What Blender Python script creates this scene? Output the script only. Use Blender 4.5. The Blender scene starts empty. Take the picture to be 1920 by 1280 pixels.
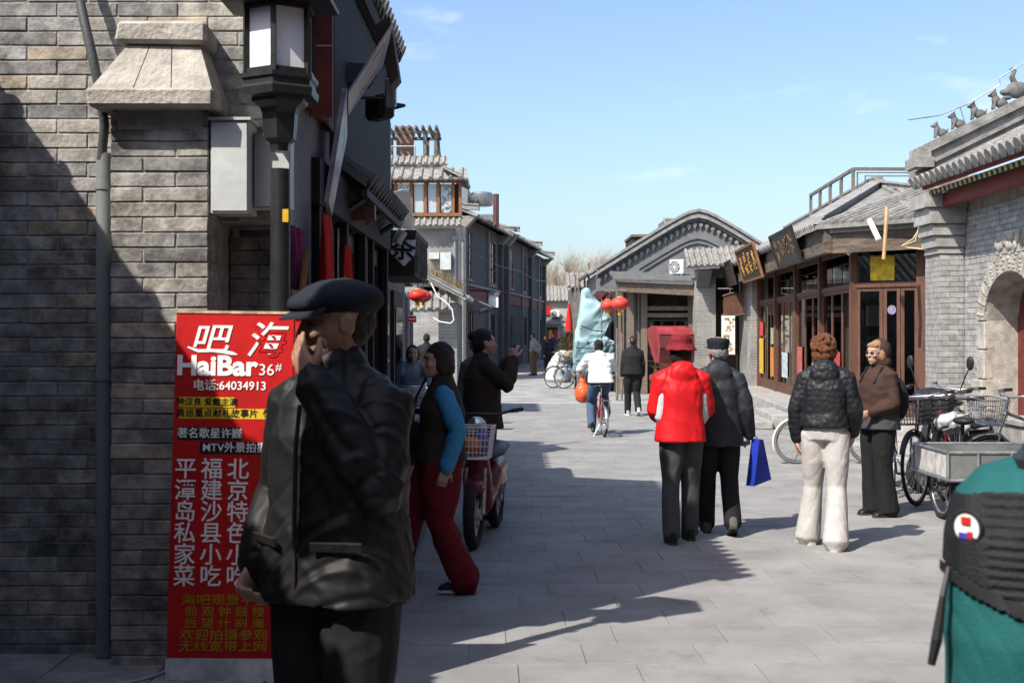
import bpy, bmesh, math, random
import numpy as np
from math import sin, cos, pi, radians as R
from mathutils import Vector, Matrix, Euler

random.seed(7)
SC = bpy.context.scene
COL = SC.collection

# ------------------------------------------------------------------ camera
F_PX, HOR, EYE = 2300.0, 625.0, 1.67
cam = bpy.data.cameras.new('camera')
cam.sensor_width = 36.0
cam.lens = 36.0 * F_PX / 1920.0
cam.shift_y = -(640.0 - HOR) / 1920.0
cam.clip_start, cam.clip_end = 0.05, 3000
cam.dof.use_dof = True
cam.dof.focus_distance = 11.5
cam.dof.aperture_fstop = 7.0
cam_o = bpy.data.objects.new('camera', cam)
cam_o.location = (0, 0, EYE)
cam_o.rotation_euler = (R(90), 0, 0)
COL.objects.link(cam_o)
SC.camera = cam_o

# ------------------------------------------------------------------ sun, sky, exposure
SUN_EL, SUN_AZ = R(48.5), math.atan2(-0.70, -0.715)      # azimuth measured from +Y towards +X
TO_SUN = Vector((sin(SUN_AZ) * cos(SUN_EL), cos(SUN_AZ) * cos(SUN_EL), sin(SUN_EL)))
sun = bpy.data.lights.new('sun', 'SUN')
sun.energy = 4.3
sun.angle = R(0.53)
sun.color = (1.0, 0.94, 0.85)
sun_o = bpy.data.objects.new('sun', sun)
sun_o.rotation_euler = TO_SUN.to_track_quat('Z', 'Y').to_euler()
sun_o.location = (-10, -10, 20)
COL.objects.link(sun_o)

world = bpy.data.worlds.new('World')
SC.world = world
world.use_nodes = True
wn, wl = world.node_tree.nodes, world.node_tree.links
wn.clear()
w_out = wn.new('ShaderNodeOutputWorld')
w_bg = wn.new('ShaderNodeBackground')
w_bg.inputs['Strength'].default_value = 0.135
sky = wn.new('ShaderNodeTexSky')
sky.sky_type = 'NISHITA'
sky.sun_disc = False
sky.sun_elevation = SUN_EL
sky.sun_rotation = SUN_AZ % (2 * pi)
sky.air_density = 1.0
sky.dust_density = 2.2
sky.ozone_density = 3.2
# a few thin wisps of cloud, the same all round the sky
w_tc = wn.new('ShaderNodeTexCoord')
w_map = wn.new('ShaderNodeMapping')
w_map.inputs['Scale'].default_value = (3.2, 3.2, 11.0)
w_map.inputs['Location'].default_value = (2.3, 0.4, 1.7)
w_nz = wn.new('ShaderNodeTexNoise')
w_nz.inputs['Scale'].default_value = 1.55
w_nz.inputs['Detail'].default_value = 7
w_nz.inputs['Roughness'].default_value = 0.55
w_rp = wn.new('ShaderNodeValToRGB')
w_rp.color_ramp.elements[0].position = 0.565
w_rp.color_ramp.elements[0].color = (0, 0, 0, 1)
w_rp.color_ramp.elements[1].position = 0.74
w_rp.color_ramp.elements[1].color = (0.55, 0.55, 0.55, 1)
w_mix = wn.new('ShaderNodeMixRGB')
w_mix.inputs['Color2'].default_value = (5.6, 5.7, 5.9, 1)
wl.new(w_tc.outputs['Generated'], w_map.inputs['Vector'])
wl.new(w_map.outputs['Vector'], w_nz.inputs['Vector'])
wl.new(w_nz.outputs['Fac'], w_rp.inputs['Fac'])
wl.new(w_rp.outputs['Color'], w_mix.inputs['Fac'])
wl.new(sky.outputs['Color'], w_mix.inputs['Color1'])
wl.new(w_mix.outputs['Color'], w_bg.inputs['Color'])
wl.new(w_bg.outputs['Background'], w_out.inputs['Surface'])

SC.view_settings.view_transform = 'Standard'
SC.view_settings.look = 'None'
SC.view_settings.gamma = 1.0
SC.view_settings.use_curve_mapping = False
SC.view_settings.exposure = 0.80
SC.cycles.use_denoising = True
SC.cycles.max_bounces = 6
SC.cycles.transparent_max_bounces = 8
SC.cycles.caustics_reflective = False
SC.cycles.caustics_refractive = False

def at(px, py, Y):
    """point of the place seen at a pixel of the photograph, Y metres ahead"""
    return Vector(((px - 960.0) / F_PX * Y, Y, EYE - (py - HOR) / F_PX * Y))
def gy(py):
    """distance of a point of the road"""
    return EYE * F_PX / (py - HOR)

# ------------------------------------------------------------------ materials
MATS = {}
def mat(name, col, rough=0.8, metal=0.0, var=0.18, vscale=5.0, bump=0.15, bscale=60.0, rand=0.0,
        col2=None, spec=0.3, coord='pos', stretch=None, sheen=0.0, coat=0.0, emis=0.0, palette=None, fold=None, soot=None, cell=None):
    if name in MATS: return MATS[name]
    m = bpy.data.materials.new(name); m.use_nodes = True
    n, l = m.node_tree.nodes, m.node_tree.links
    b = n['Principled BSDF']
    b.inputs['Roughness'].default_value = rough
    b.inputs['Metallic'].default_value = metal
    b.inputs['Specular IOR Level'].default_value = spec
    if sheen: b.inputs['Sheen Weight'].default_value = sheen
    if coat: b.inputs['Coat Weight'].default_value = coat
    if coord == 'pos':
        vec = n.new('ShaderNodeNewGeometry').outputs['Position']
    else:
        vec = n.new('ShaderNodeTexCoord').outputs['Object']
    if stretch:
        mp = n.new('ShaderNodeMapping'); mp.inputs['Scale'].default_value = stretch
        l.new(vec, mp.inputs['Vector']); vec = mp.outputs['Vector']
    nz = n.new('ShaderNodeTexNoise'); nz.inputs['Scale'].default_value = vscale
    nz.inputs['Detail'].default_value = 8; nz.inputs['Roughness'].default_value = 0.62
    l.new(vec, nz.inputs['Vector'])
    mix = n.new('ShaderNodeMixRGB')
    c = np.array(col[:3])
    lo = c * (1 - var); hi = np.array(col2[:3]) if col2 is not None else c * (1 + var)
    mix.inputs['Color1'].default_value = (*lo, 1); mix.inputs['Color2'].default_value = (*hi, 1)
    rp = n.new('ShaderNodeValToRGB')
    rp.color_ramp.elements[0].position = 0.36; rp.color_ramp.elements[1].position = 0.66
    l.new(nz.outputs['Fac'], rp.inputs['Fac']); l.new(rp.outputs['Color'], mix.inputs['Fac'])
    out = mix.outputs['Color']
    if palette or rand:
        oi = n.new('ShaderNodeObjectInfo')
    if palette:
        pr = n.new('ShaderNodeValToRGB'); cr = pr.color_ramp; cr.interpolation = 'CONSTANT'
        for i, (p, pc) in enumerate(palette):
            e = cr.elements[i] if i < 2 else cr.elements.new(p)
            e.position = p; e.color = (*pc, 1)
        l.new(oi.outputs['Random'], pr.inputs['Fac'])
        mm = n.new('ShaderNodeMixRGB'); mm.blend_type = 'MULTIPLY'; mm.inputs['Fac'].default_value = 1
        l.new(out, mm.inputs['Color1']); l.new(pr.outputs['Color'], mm.inputs['Color2']); out = mm.outputs['Color']
    if rand:
        mr = n.new('ShaderNodeMapRange'); mr.inputs['To Min'].default_value = 1 - rand; mr.inputs['To Max'].default_value = 1 + rand
        wnz = n.new('ShaderNodeTexWhiteNoise'); wnz.noise_dimensions = '1D'
        l.new(oi.outputs['Random'], wnz.inputs['W']); l.new(wnz.outputs['Value'], mr.inputs['Value'])
        hs = n.new('ShaderNodeHueSaturation'); l.new(mr.outputs['Result'], hs.inputs['Value'])
        l.new(out, hs.inputs['Color']); out = hs.outputs['Color']
    l.new(out, b.inputs['Base Color'])
    if soot:      # grime patches with an outline of their own
        n4 = n.new('ShaderNodeTexNoise'); n4.inputs['Scale'].default_value = soot[0]; n4.inputs['Detail'].default_value = 6; n4.inputs['Roughness'].default_value = 0.7
        l.new(vec, n4.inputs['Vector'])
        r4 = n.new('ShaderNodeValToRGB'); r4.color_ramp.elements[0].position = soot[2]; r4.color_ramp.elements[0].color = (1,1,1,1)
        k4 = 1-soot[1]; r4.color_ramp.elements[1].position = soot[2]+0.12; r4.color_ramp.elements[1].color = (k4,k4,k4,1)
        l.new(n4.outputs['Fac'], r4.inputs['Fac'])
        m4 = n.new('ShaderNodeMixRGB'); m4.blend_type = 'MULTIPLY'; m4.inputs['Fac'].default_value = 1
        l.new(out, m4.inputs['Color1']); l.new(r4.outputs['Color'], m4.inputs['Color2']); out = m4.outputs['Color']
        l.new(out, b.inputs['Base Color'])
    if emis:
        l.new(out, b.inputs['Emission Color']); b.inputs['Emission Strength'].default_value = emis
    if bump:
        n2 = n.new('ShaderNodeTexNoise'); n2.inputs['Scale'].default_value = bscale; n2.inputs['Detail'].default_value = 5
        l.new(vec, n2.inputs['Vector'])
        bp = n.new('ShaderNodeBump'); bp.inputs['Strength'].default_value = bump; bp.inputs['Distance'].default_value = 0.02
        l.new(n2.outputs['Fac'], bp.inputs['Height']); l.new(bp.outputs['Normal'], b.inputs['Normal'])
    if cell:      # quilting: puffed cells
        v5 = n.new('ShaderNodeTexVoronoi'); v5.feature = 'SMOOTH_F1'; v5.inputs['Scale'].default_value = cell[0]; v5.inputs['Smoothness'].default_value = 0.25; v5.inputs['Randomness'].default_value = 0.75
        l.new(vec, v5.inputs['Vector'])
        b5 = n.new('ShaderNodeBump'); b5.invert = True; b5.inputs['Strength'].default_value = cell[1]; b5.inputs['Distance'].default_value = 0.03
        l.new(v5.outputs['Distance'], b5.inputs['Height'])
        l.new(b5.outputs['Normal'], (bp if bump else b).inputs['Normal'])
    if fold:
        n3 = n.new('ShaderNodeTexNoise'); n3.noise_type = 'RIDGED_MULTIFRACTAL'; n3.inputs['Scale'].default_value = fold[0]
        n3.inputs['Detail'].default_value = 2.5; n3.inputs['Distortion'].default_value = 0.9
        l.new(vec, n3.inputs['Vector'])
        b3 = n.new('ShaderNodeBump'); b3.inputs['Strength'].default_value = fold[1]; b3.inputs['Distance'].default_value = 0.02
        l.new(n3.outputs['Fac'], b3.inputs['Height'])
        if bump: l.new(b3.outputs['Normal'], bp.inputs['Normal'])
        else: l.new(b3.outputs['Normal'], b.inputs['Normal'])
    MATS[name] = m
    return m

def glass_mat(name, tint=(0.75, 0.78, 0.76)):
    if name in MATS: return MATS[name]
    m = bpy.data.materials.new(name); m.use_nodes = True
    n, l = m.node_tree.nodes, m.node_tree.links
    n.clear()
    o = n.new('ShaderNodeOutputMaterial'); mx = n.new('ShaderNodeMixShader'); fr = n.new('ShaderNodeFresnel')
    fr.inputs['IOR'].default_value = 1.65
    tr = n.new('ShaderNodeBsdfTransparent'); tr.inputs['Color'].default_value = (*tint, 1)
    gl = n.new('ShaderNodeBsdfGlossy'); gl.inputs['Roughness'].default_value = 0.03
    l.new(fr.outputs['Fac'], mx.inputs['Fac']); l.new(tr.outputs[0], mx.inputs[1]); l.new(gl.outputs[0], mx.inputs[2])
    l.new(mx.outputs[0], o.inputs['Surface'])
    MATS[name] = m
    return m

def brick_tex_mat(name, c1, c2, mortar, scale, bw=0.28, rh=0.07, axis='xz', msize=0.008, bump=0.4):
    """far brickwork, in the local coordinates of its wall: too small in the photograph to tell the bricks apart"""
    if name in MATS: return MATS[name]
    m = bpy.data.materials.new(name); m.use_nodes = True
    n, l = m.node_tree.nodes, m.node_tree.links
    b = n['Principled BSDF']; b.inputs['Roughness'].default_value = 0.9; b.inputs['Specular IOR Level'].default_value = 0.2
    tc = n.new('ShaderNodeTexCoord'); sep = n.new('ShaderNodeSeparateXYZ'); cmb = n.new('ShaderNodeCombineXYZ')
    l.new(tc.outputs['Object'], sep.inputs[0])
    if axis == 'xz':
        ad = n.new('ShaderNodeMath'); ad.operation = 'ADD'
        l.new(sep.outputs['X'], ad.inputs[0]); l.new(sep.outputs['Y'], ad.inputs[1])
        l.new(ad.outputs[0], cmb.inputs['X']); l.new(sep.outputs['Z'], cmb.inputs['Y'])
    else:
        l.new(sep.outputs['X'], cmb.inputs['X']); l.new(sep.outputs['Y'], cmb.inputs['Y'])
    bt = n.new('ShaderNodeTexBrick')
    bt.inputs['Scale'].default_value = scale
    bt.inputs['Brick Width'].default_value = bw; bt.inputs['Row Height'].default_value = rh
    bt.inputs['Mortar Size'].default_value = msize
    bt.inputs['Color1'].default_value = (*c1, 1); bt.inputs['Color2'].default_value = (*c2, 1); bt.inputs['Mortar'].default_value = (*mortar, 1)
    l.new(cmb.outputs[0], bt.inputs['Vector'])
    nz = n.new('ShaderNodeTexNoise'); nz.inputs['Scale'].default_value = 1.3; nz.inputs['Detail'].default_value = 9
    l.new(tc.outputs['Object'], nz.inputs['Vector'])
    mr = n.new('ShaderNodeMapRange'); mr.inputs['From Min'].default_value = 0.3; mr.inputs['From Max'].default_value = 0.7
    mr.inputs['To Min'].default_value = 0.68; mr.inputs['To Max'].default_value = 1.25
    l.new(nz.outputs['Fac'], mr.inputs['Value'])
    hs = n.new('ShaderNodeHueSaturation'); l.new(mr.outputs['Result'], hs.inputs['Value']); l.new(bt.outputs['Color'], hs.inputs['Color'])
    l.new(hs.outputs['Color'], b.inputs['Base Color'])
    bp = n.new('ShaderNodeBump'); bp.inputs['Strength'].default_value = bump; bp.inputs['Distance'].default_value = 0.01; bp.invert = True
    l.new(bt.outputs['Fac'], bp.inputs['Height']); l.new(bp.outputs['Normal'], b.inputs['Normal'])
    MATS[name] = m
    return m

BRICKPAL = [(0.0, (1.0, 1.0, 1.0)), (0.34, (0.84, 0.84, 0.85)), (0.54, (1.12, 1.08, 1.02)), (0.74, (1.28, 1.12, 0.93)),
            (0.85, (0.66, 0.67, 0.69)), (0.92, (1.20, 1.15, 1.08))]
m_brick = mat('grey brick', (0.275, 0.264, 0.248), 0.92, var=0.42, vscale=11, bump=0.30, bscale=45, rand=0.12, palette=BRICKPAL, soot=(2.6,0.55,0.53))
m_mortar = mat('lime mortar', (0.27, 0.26, 0.245), 0.95, var=0.3, vscale=12, bump=0.4)
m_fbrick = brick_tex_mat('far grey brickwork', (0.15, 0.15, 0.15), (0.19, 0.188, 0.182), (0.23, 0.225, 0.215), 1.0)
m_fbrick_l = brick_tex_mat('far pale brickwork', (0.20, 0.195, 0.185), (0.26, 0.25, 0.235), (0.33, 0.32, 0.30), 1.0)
m_stone = mat('weathered stone', (0.36, 0.335, 0.295), 0.9, var=0.28, vscale=7, bump=0.5, bscale=45)
m_stone_g = mat('grey stone', (0.29, 0.28, 0.265), 0.9, var=0.25, vscale=6, bump=0.4, bscale=50, rand=0.08)
m_slab = mat('paving stone', (0.238, 0.235, 0.230), 0.82, var=0.16, vscale=1.4, bump=0.35, bscale=110, rand=0.05, spec=0.3, soot=(3.2,0.22,0.55))
m_joint = mat('paving joint dirt', (0.33, 0.322, 0.305), 0.95, var=0.3, vscale=8, bump=0.3)
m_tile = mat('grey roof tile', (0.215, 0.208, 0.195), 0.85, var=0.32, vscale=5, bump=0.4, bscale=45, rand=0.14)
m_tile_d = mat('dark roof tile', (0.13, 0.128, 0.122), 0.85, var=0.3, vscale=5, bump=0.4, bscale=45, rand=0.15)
m_ridge = mat('ridge plaster', (0.24, 0.235, 0.225), 0.9, var=0.25, vscale=6, bump=0.3)
m_render = mat('grey render', (0.155, 0.157, 0.16), 0.92, var=0.14, vscale=3, bump=0.2)
m_wood_br = mat('brown painted wood', (0.105, 0.050, 0.033), 0.55, var=0.25, vscale=4, bump=0.2, bscale=30, stretch=(6, 6, 0.8))
m_wood_blk = mat('near-black wood', (0.013, 0.011, 0.010), 0.75, var=0.4, vscale=3, bump=0.3, bscale=30, stretch=(5, 5, 1))  # wood darkened in colour where skylight greyed the shaded street front
m_wood_dk = mat('dark wood', (0.034, 0.023, 0.018), 0.65, var=0.3, vscale=4, bump=0.3, bscale=30, stretch=(5, 5, 1))
m_wood_old = mat('weathered wood', (0.17, 0.135, 0.105), 0.85, var=0.4, vscale=5, bump=0.5, bscale=30, stretch=(2, 2, 9))
m_wood_grey = mat('greyed wood', (0.15, 0.137, 0.122), 0.88, var=0.3, vscale=5, bump=0.4, bscale=30)
m_wood_or = mat('orange brown wood', (0.22, 0.095, 0.045), 0.6, var=0.25, vscale=4, bump=0.2, stretch=(6, 6, 1))
m_black = mat('black iron', (0.016, 0.017, 0.017), 0.42, var=0.25, vscale=14, bump=0.12, bscale=30, spec=0.45)
m_blackp = mat('black plastic', (0.018, 0.018, 0.02), 0.5, var=0.2, bump=0.05)
m_rubber = mat('tyre rubber', (0.02, 0.02, 0.02), 0.85, var=0.25, vscale=20, bump=0.2)
m_chrome = mat('chromed steel', (0.62, 0.62, 0.62), 0.25, metal=1.0, var=0.15, bump=0)
m_steel = mat('dull steel', (0.34, 0.35, 0.36), 0.45, metal=0.8, var=0.3, vscale=12, bump=0.1)
m_white = mat('white paint', (0.72, 0.72, 0.70), 0.55, var=0.08, vscale=6, bump=0.08)
m_offw = mat('off white metal', (0.46, 0.475, 0.465), 0.5, var=0.12, vscale=4, bump=0.1, bscale=20)
m_red = mat('red lacquer', (0.50, 0.018, 0.014), 0.45, var=0.15, vscale=6, bump=0.05)
m_red_dk = mat('dull red paint', (0.135, 0.030, 0.024), 0.7, var=0.3, vscale=5, bump=0.15)
m_yellow = mat('yellow paint', (0.62, 0.36, 0.02), 0.6, var=0.12, bump=0.05)
m_gold = mat('gold paint', (0.48, 0.26, 0.05), 0.5, var=0.3, vscale=15, bump=0.1)
m_glass = glass_mat('window glass')
m_glass_p = glass_mat('pale window glass', (0.85, 0.88, 0.88))
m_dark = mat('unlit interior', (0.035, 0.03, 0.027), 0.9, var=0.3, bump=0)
m_pvc = mat('grey downpipe paint', (0.19, 0.205, 0.205), 0.5, var=0.14, vscale=4, bump=0.06)

# ------------------------------------------------------------------ mesh builder
class MB:
    def __init__(s): s.v = []; s.f = []; s.m = []; s.mi = 0
    def add(s, vs, fs):
        o = len(s.v); s.v.extend([tuple(p) for p in vs])
        for f in fs: s.f.append(tuple(i + o for i in f)); s.m.append(s.mi)
        return s
    def box(s, x0, y0, z0, x1, y1, z1):
        return s.add([(x0,y0,z0),(x1,y0,z0),(x1,y1,z0),(x0,y1,z0),(x0,y0,z1),(x1,y0,z1),(x1,y1,z1),(x0,y1,z1)],
                     [(0,3,2,1),(4,5,6,7),(0,1,5,4),(1,2,6,5),(2,3,7,6),(3,0,4,7)])
    def obox(s, c, size, rot=(0,0,0)):
        M_ = rot if isinstance(rot, Matrix) else Euler(rot).to_matrix()
        c = Vector(c); hx, hy, hz = size[0]/2, size[1]/2, size[2]/2
        vs = [c + M_ @ Vector((a*hx, b*hy, d*hz)) for a,b,d in ((-1,-1,-1),(1,-1,-1),(1,1,-1),(-1,1,-1),(-1,-1,1),(1,-1,1),(1,1,1),(-1,1,1))]
        return s.add(vs, [(0,3,2,1),(4,5,6,7),(0,1,5,4),(1,2,6,5),(2,3,7,6),(3,0,4,7)])
    def cbox(s, x0, y0, z0, x1, y1, z1, c=0.006, jit=0.0):
        """box with chamfered edges"""
        vs = []; idx = {}
        for i,(sx) in enumerate((0,1)):
            for sy in (0,1):
                for sz in (0,1):
                    X,Y,Z = (x0,x1)[sx],(y0,y1)[sy],(z0,z1)[sz]
                    dx,dy,dz = (c if sx==0 else -c),(c if sy==0 else -c),(c if sz==0 else -c)
                    j = [random.uniform(-jit,jit) for _ in range(3)]
                    for k,p in enumerate(((X,Y+dy,Z+dz),(X+dx,Y,Z+dz),(X+dx,Y+dy,Z))):
                        idx[(sx,sy,sz,k)] = len(vs); vs.append((p[0]+j[0],p[1]+j[1],p[2]+j[2]))
        I = lambda *a: idx[a]
        fs = []
        for sx in (0,1):
            q = [I(sx,0,0,0),I(sx,1,0,0),I(sx,1,1,0),I(sx,0,1,0)]; fs.append(q if sx else q[::-1])
        for sy in (0,1):
            q = [I(0,sy,0,1),I(0,sy,1,1),I(1,sy,1,1),I(1,sy,0,1)]; fs.append(q if sy else q[::-1])
        for sz in (0,1):
            q = [I(0,0,sz,2),I(1,0,sz,2),I(1,1,sz,2),I(0,1,sz,2)]; fs.append(q if sz else q[::-1])
        for sx in (0,1):
            for sy in (0,1): fs.append([I(sx,sy,0,0),I(sx,sy,1,0),I(sx,sy,1,1),I(sx,sy,0,1)])
            for sz in (0,1): fs.append([I(sx,0,sz,0),I(sx,1,sz,0),I(sx,1,sz,2),I(sx,0,sz,2)])
        for sy in (0,1):
            for sz in (0,1): fs.append([I(0,sy,sz,1),I(1,sy,sz,1),I(1,sy,sz,2),I(0,sy,sz,2)])
        for k in idx:
            if k[3]==0: fs.append([I(*k[:3],0),I(*k[:3],1),I(*k[:3],2)])
        return s.add(vs, fs)
    def ring(s, c, a, b, n):
        return [tuple(Vector(c) + Vector(a)*cos(2*pi*i/n) + Vector(b)*sin(2*pi*i/n)) for i in range(n)]
    def rings(s, rs, cap=True):
        n = len(rs[0]); vs = [p for r in rs for p in r]; fs = []
        for k in range(len(rs)-1):
            for i in range(n): fs.append((k*n+i, k*n+(i+1)%n, (k+1)*n+(i+1)%n, (k+1)*n+i))
        if cap: fs.append(tuple(range(n))[::-1]); fs.append(tuple((len(rs)-1)*n+i for i in range(n)))
        return s.add(vs, fs)
    def tube(s, pts, r, n=8, cap=True):
        pts = [Vector(p) for p in pts]; rs = []
        up = None
        for i,p in enumerate(pts):
            d = (pts[min(i+1,len(pts)-1)] - pts[max(i-1,0)]).normalized()
            if up is None:
                up = Vector((0,0,1)) if abs(d.z) < 0.9 else Vector((1,0,0))
            a = d.cross(up); 
            if a.length < 1e-4: a = d.cross(Vector((0.3,1,0.2)))
            a.normalize(); b = d.cross(a).normalized(); up = -b if True else up
            up = a.cross(d).normalized()
            rr = r[i] if isinstance(r,(list,tuple)) else r
            rs.append(s.ring(p, a*rr, b*rr, n))
        return s.rings(rs, cap)
    def cyl(s, p0, p1, r0, r1=None, n=12): return s.tube([p0,p1],[r0, r0 if r1 is None else r1], n)
    def lathe(s, prof, c=(0,0,0), n=16, rot=None, cap=True, ph=0.0):
        rs = []
        for (r,z) in prof:
            ring = [Vector((r*cos(2*pi*i/n+ph), r*sin(2*pi*i/n+ph), z)) for i in range(n)]
            if rot is not None: ring = [rot @ q for q in ring]
            rs.append([tuple(q+Vector(c)) for q in ring])
        return s.rings(rs, cap)
    def torus(s, c, ax, Rr, r, n=28, m=6, arc=None):
        ax = Vector(ax).normalized(); u = ax.orthogonal().normalized(); w = ax.cross(u); c = Vector(c)
        vs = []; fs = []
        for i in range(n):
            t = 2*pi*i/n; d = u*cos(t)+w*sin(t)
            for j in range(m):
                p = 2*pi*j/m; vs.append(c + d*(Rr+r*cos(p)) + ax*(r*sin(p)))
        for i in range(n):
            for j in range(m): fs.append((i*m+j, ((i+1)%n)*m+j, ((i+1)%n)*m+(j+1)%m, i*m+(j+1)%m))
        return s.add(vs, fs)
    def sph(s, c, r, n=12, m=8, rot=None):
        if not isinstance(r,(tuple,list)): r = (r,r,r)
        vs = []; fs = []
        def T(x,y,z):
            q = Vector((x*r[0],y*r[1],z*r[2]))
            if rot is not None: q = rot @ q
            return q + Vector(c)
        vs.append(T(0,0,-1))
        for k in range(1,m):
            t = -pi/2+pi*k/m
            for i in range(n): vs.append(T(cos(t)*cos(2*pi*i/n), cos(t)*sin(2*pi*i/n), sin(t)))
        vs.append(T(0,0,1))
        for i in range(n): fs.append((0, 1+(i+1)%n, 1+i))
        for k in range(m-2):
            for i in range(n): fs.append((1+k*n+i, 1+k*n+(i+1)%n, 1+(k+1)*n+(i+1)%n, 1+(k+1)*n+i))
        L = len(vs)-1; o = 1+(m-2)*n
        for i in range(n): fs.append((o+i, o+(i+1)%n, L))
        return s.add(vs, fs)
    def prism(s, poly, ext):
        n = len(poly); e = Vector(ext); p = [Vector(q) for q in poly]
        return s.add(p + [q+e for q in p], [tuple(range(n))[::-1], tuple(range(n,2*n))] + [(i,(i+1)%n,n+(i+1)%n,n+i) for i in range(n)])
    def mesh(s, name, mats, smooth=False):
        me = bpy.data.meshes.new(name)
        me.from_pydata(s.v, [], s.f)
        for m_ in (mats if isinstance(mats,(list,tuple)) else [mats]): me.materials.append(m_)
        if any(s.m): me.polygons.foreach_set('material_index', s.m)
        bm = bmesh.new(); bm.from_mesh(me); bmesh.ops.recalc_face_normals(bm, faces=bm.faces); bm.to_mesh(me); bm.free()
        if smooth:
            me.polygons.foreach_set('use_smooth', [True]*len(me.polygons))
            if smooth != 'all':
                try: me.set_sharp_from_angle(angle=R(smooth if smooth is not True else 40))
                except Exception: pass
        me.update()
        return me
    def build(s, name, mats, parent=None, smooth=False, world=False):
        o = link(name, s.mesh(name, mats, smooth), parent)
        if world and parent is not None: o.location = -root_loc(parent)
        return o

def root_loc(p):
    t = Vector((0,0,0))
    while p is not None: t += p.location; p = p.parent
    return t
def link(name, data, parent=None, loc=(0,0,0), rot=(0,0,0), scale=(1,1,1)):
    o = bpy.data.objects.new(name, data); COL.objects.link(o)
    o.parent = parent; o.location = loc; o.rotation_euler = rot; o.scale = scale
    return o
def tag(o, label=None, cat=None, group=None, kind=None):
    if label: o['label'] = label
    if cat: o['category'] = cat
    if group: o['group'] = group
    if kind: o['kind'] = kind
    return o
def thing(name, label, cat, loc=(0,0,0), rz=0.0, group=None):
    o = link(name, None, None, loc, (0,0,rz)); o.empty_display_size = 0.2
    return tag(o, label, cat, group)
def frame(name, label, cat, A, B, group=None, z=0.0):
    """a building: local x along its front from A to B (left to right as seen from outside), y into it"""
    return thing(name, label, cat, (A[0],A[1],z), math.atan2(B[1]-A[1], B[0]-A[0]), group)
def copy_tree(o, parent=None):
    c = o.copy(); COL.objects.link(c); c.parent = parent
    for ch in list(o.children): copy_tree(ch, c)
    return c
def bx(*a): return MB().box(*a)

def text_mesh(s, size, m_, parent, name='lettering', M_=None, extrude=0.0015, align='CENTER', bold=0.0, shear=0.0, sx=1.0):
    """writing as a flat mesh; local x along the line, y up, z out of the board"""
    cu = bpy.data.curves.new(name, 'FONT'); cu.body = s; cu.size = size; cu.align_x = align; cu.align_y = 'CENTER'
    cu.extrude = extrude; cu.offset = bold; cu.shear = shear; cu.resolution_u = 4
    t = bpy.data.objects.new('t', cu); COL.objects.link(t)
    dg = bpy.context.evaluated_depsgraph_get()
    me = bpy.data.meshes.new_from_object(t.evaluated_get(dg))
    bpy.data.objects.remove(t); bpy.data.curves.remove(cu)
    me.materials.clear(); me.materials.append(m_)
    me.name = name
    if sx != 1.0: me.transform(Matrix.Diagonal((sx,1,1,1)))
    if M_ is not None: me.transform(M_)
    return link(name, me, parent)
def board_matrix(o, xdir, ydir):
    x = Vector(xdir).normalized(); y = Vector(ydir).normalized(); z = x.cross(y).normalized()
    m = Matrix.Identity(4)
    for i in range(3): m[i][0], m[i][1], m[i][2], m[i][3] = x[i], y[i], z[i], o[i]
    return m
# ------------------------------------------------------------------ ground
def noise_disp(me, amp, sc):
    n = len(me.vertices); co = np.empty(n*3); me.vertices.foreach_get('co', co); co = co.reshape(-1,3)
    co[:,2] += amp*(np.sin(co[:,0]*sc+1.3)+np.sin(co[:,1]*sc*1.3+0.4)+np.sin((co[:,0]+co[:,1])*sc*0.7))/3
    me.vertices.foreach_set('co', co.ravel()); me.update()

m_far_pave = brick_tex_mat('distant paving', (0.245,0.242,0.235), (0.275,0.271,0.263), (0.19,0.186,0.178), 1.0, bw=0.6, rh=0.4, axis='xy', msize=0.006, bump=0.1)
ground = bx(-400,-200,-0.6,400,600,-0.012).build('ground', m_far_pave)
tag(ground, kind='structure')
bed = bx(-6,2.0,-0.5,10,30,-0.008).build('ground_bed', m_joint, ground)

SL_W, SL_D, GAP = 0.60, 0.40, 0.0045
slab_meshes = []
for k in range(8):
    slab_meshes.append(MB().cbox(GAP/2,GAP/2,-0.05,SL_W-GAP/2,SL_D-GAP/2,0,c=0.002,jit=0.0008).mesh('paving_slab', m_slab))
cands = []
far = MB()
rot = R(1.3)
for j in range(0, 70):
    for i in range(-12, 16):
        lx = i*SL_W + (j % 2)*SL_W*0.5 + (j % 3)*0.05; ly = 4.2 + j*SL_D
        X = lx*cos(rot)-ly*sin(rot)+0.12; Y = lx*sin(rot)+ly*cos(rot)
        cx, cy = X+0.3, Y+0.2
        if cy < 4.1 or cy > 29.5: continue
        if cx < -1.25 - (0.8 if cy < 7 else 0) or cx > 6.6: continue
        s = 3841.0/cy**2*SL_D
        vis = abs(cx)/cy < 0.47 and cy > 5.5
        if cy > 16 and cx > 5.2: continue
        cands.append((vis, -cy, X, Y))
cands.sort(key=lambda c: (not c[0], -c[1]))
for k,(vis,ny,X,Y) in enumerate(cands):
    if k < 298:
        link('paving_slab', random.choice(slab_meshes), ground, (X,Y,random.uniform(-0.0015,0.0015)), (random.gauss(0,0.001),random.gauss(0,0.001),rot))
    else:
        dz = random.uniform(-0.002,0.001)
        c_, s_ = cos(rot), sin(rot); a,b,c,d = GAP/2,GAP/2,SL_W-GAP/2,SL_D-GAP/2
        P_ = [(X+x*c_-y*s_, Y+x*s_+y*c_, dz) for x,y in ((a,b),(c,b),(c,d),(a,d))]
        far.prism([(p[0],p[1],p[2]-0.04) for p in P_], (0,0,0.04))
tag(far.build('paving_field', m_slab, ground), kind='stuff')

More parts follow.
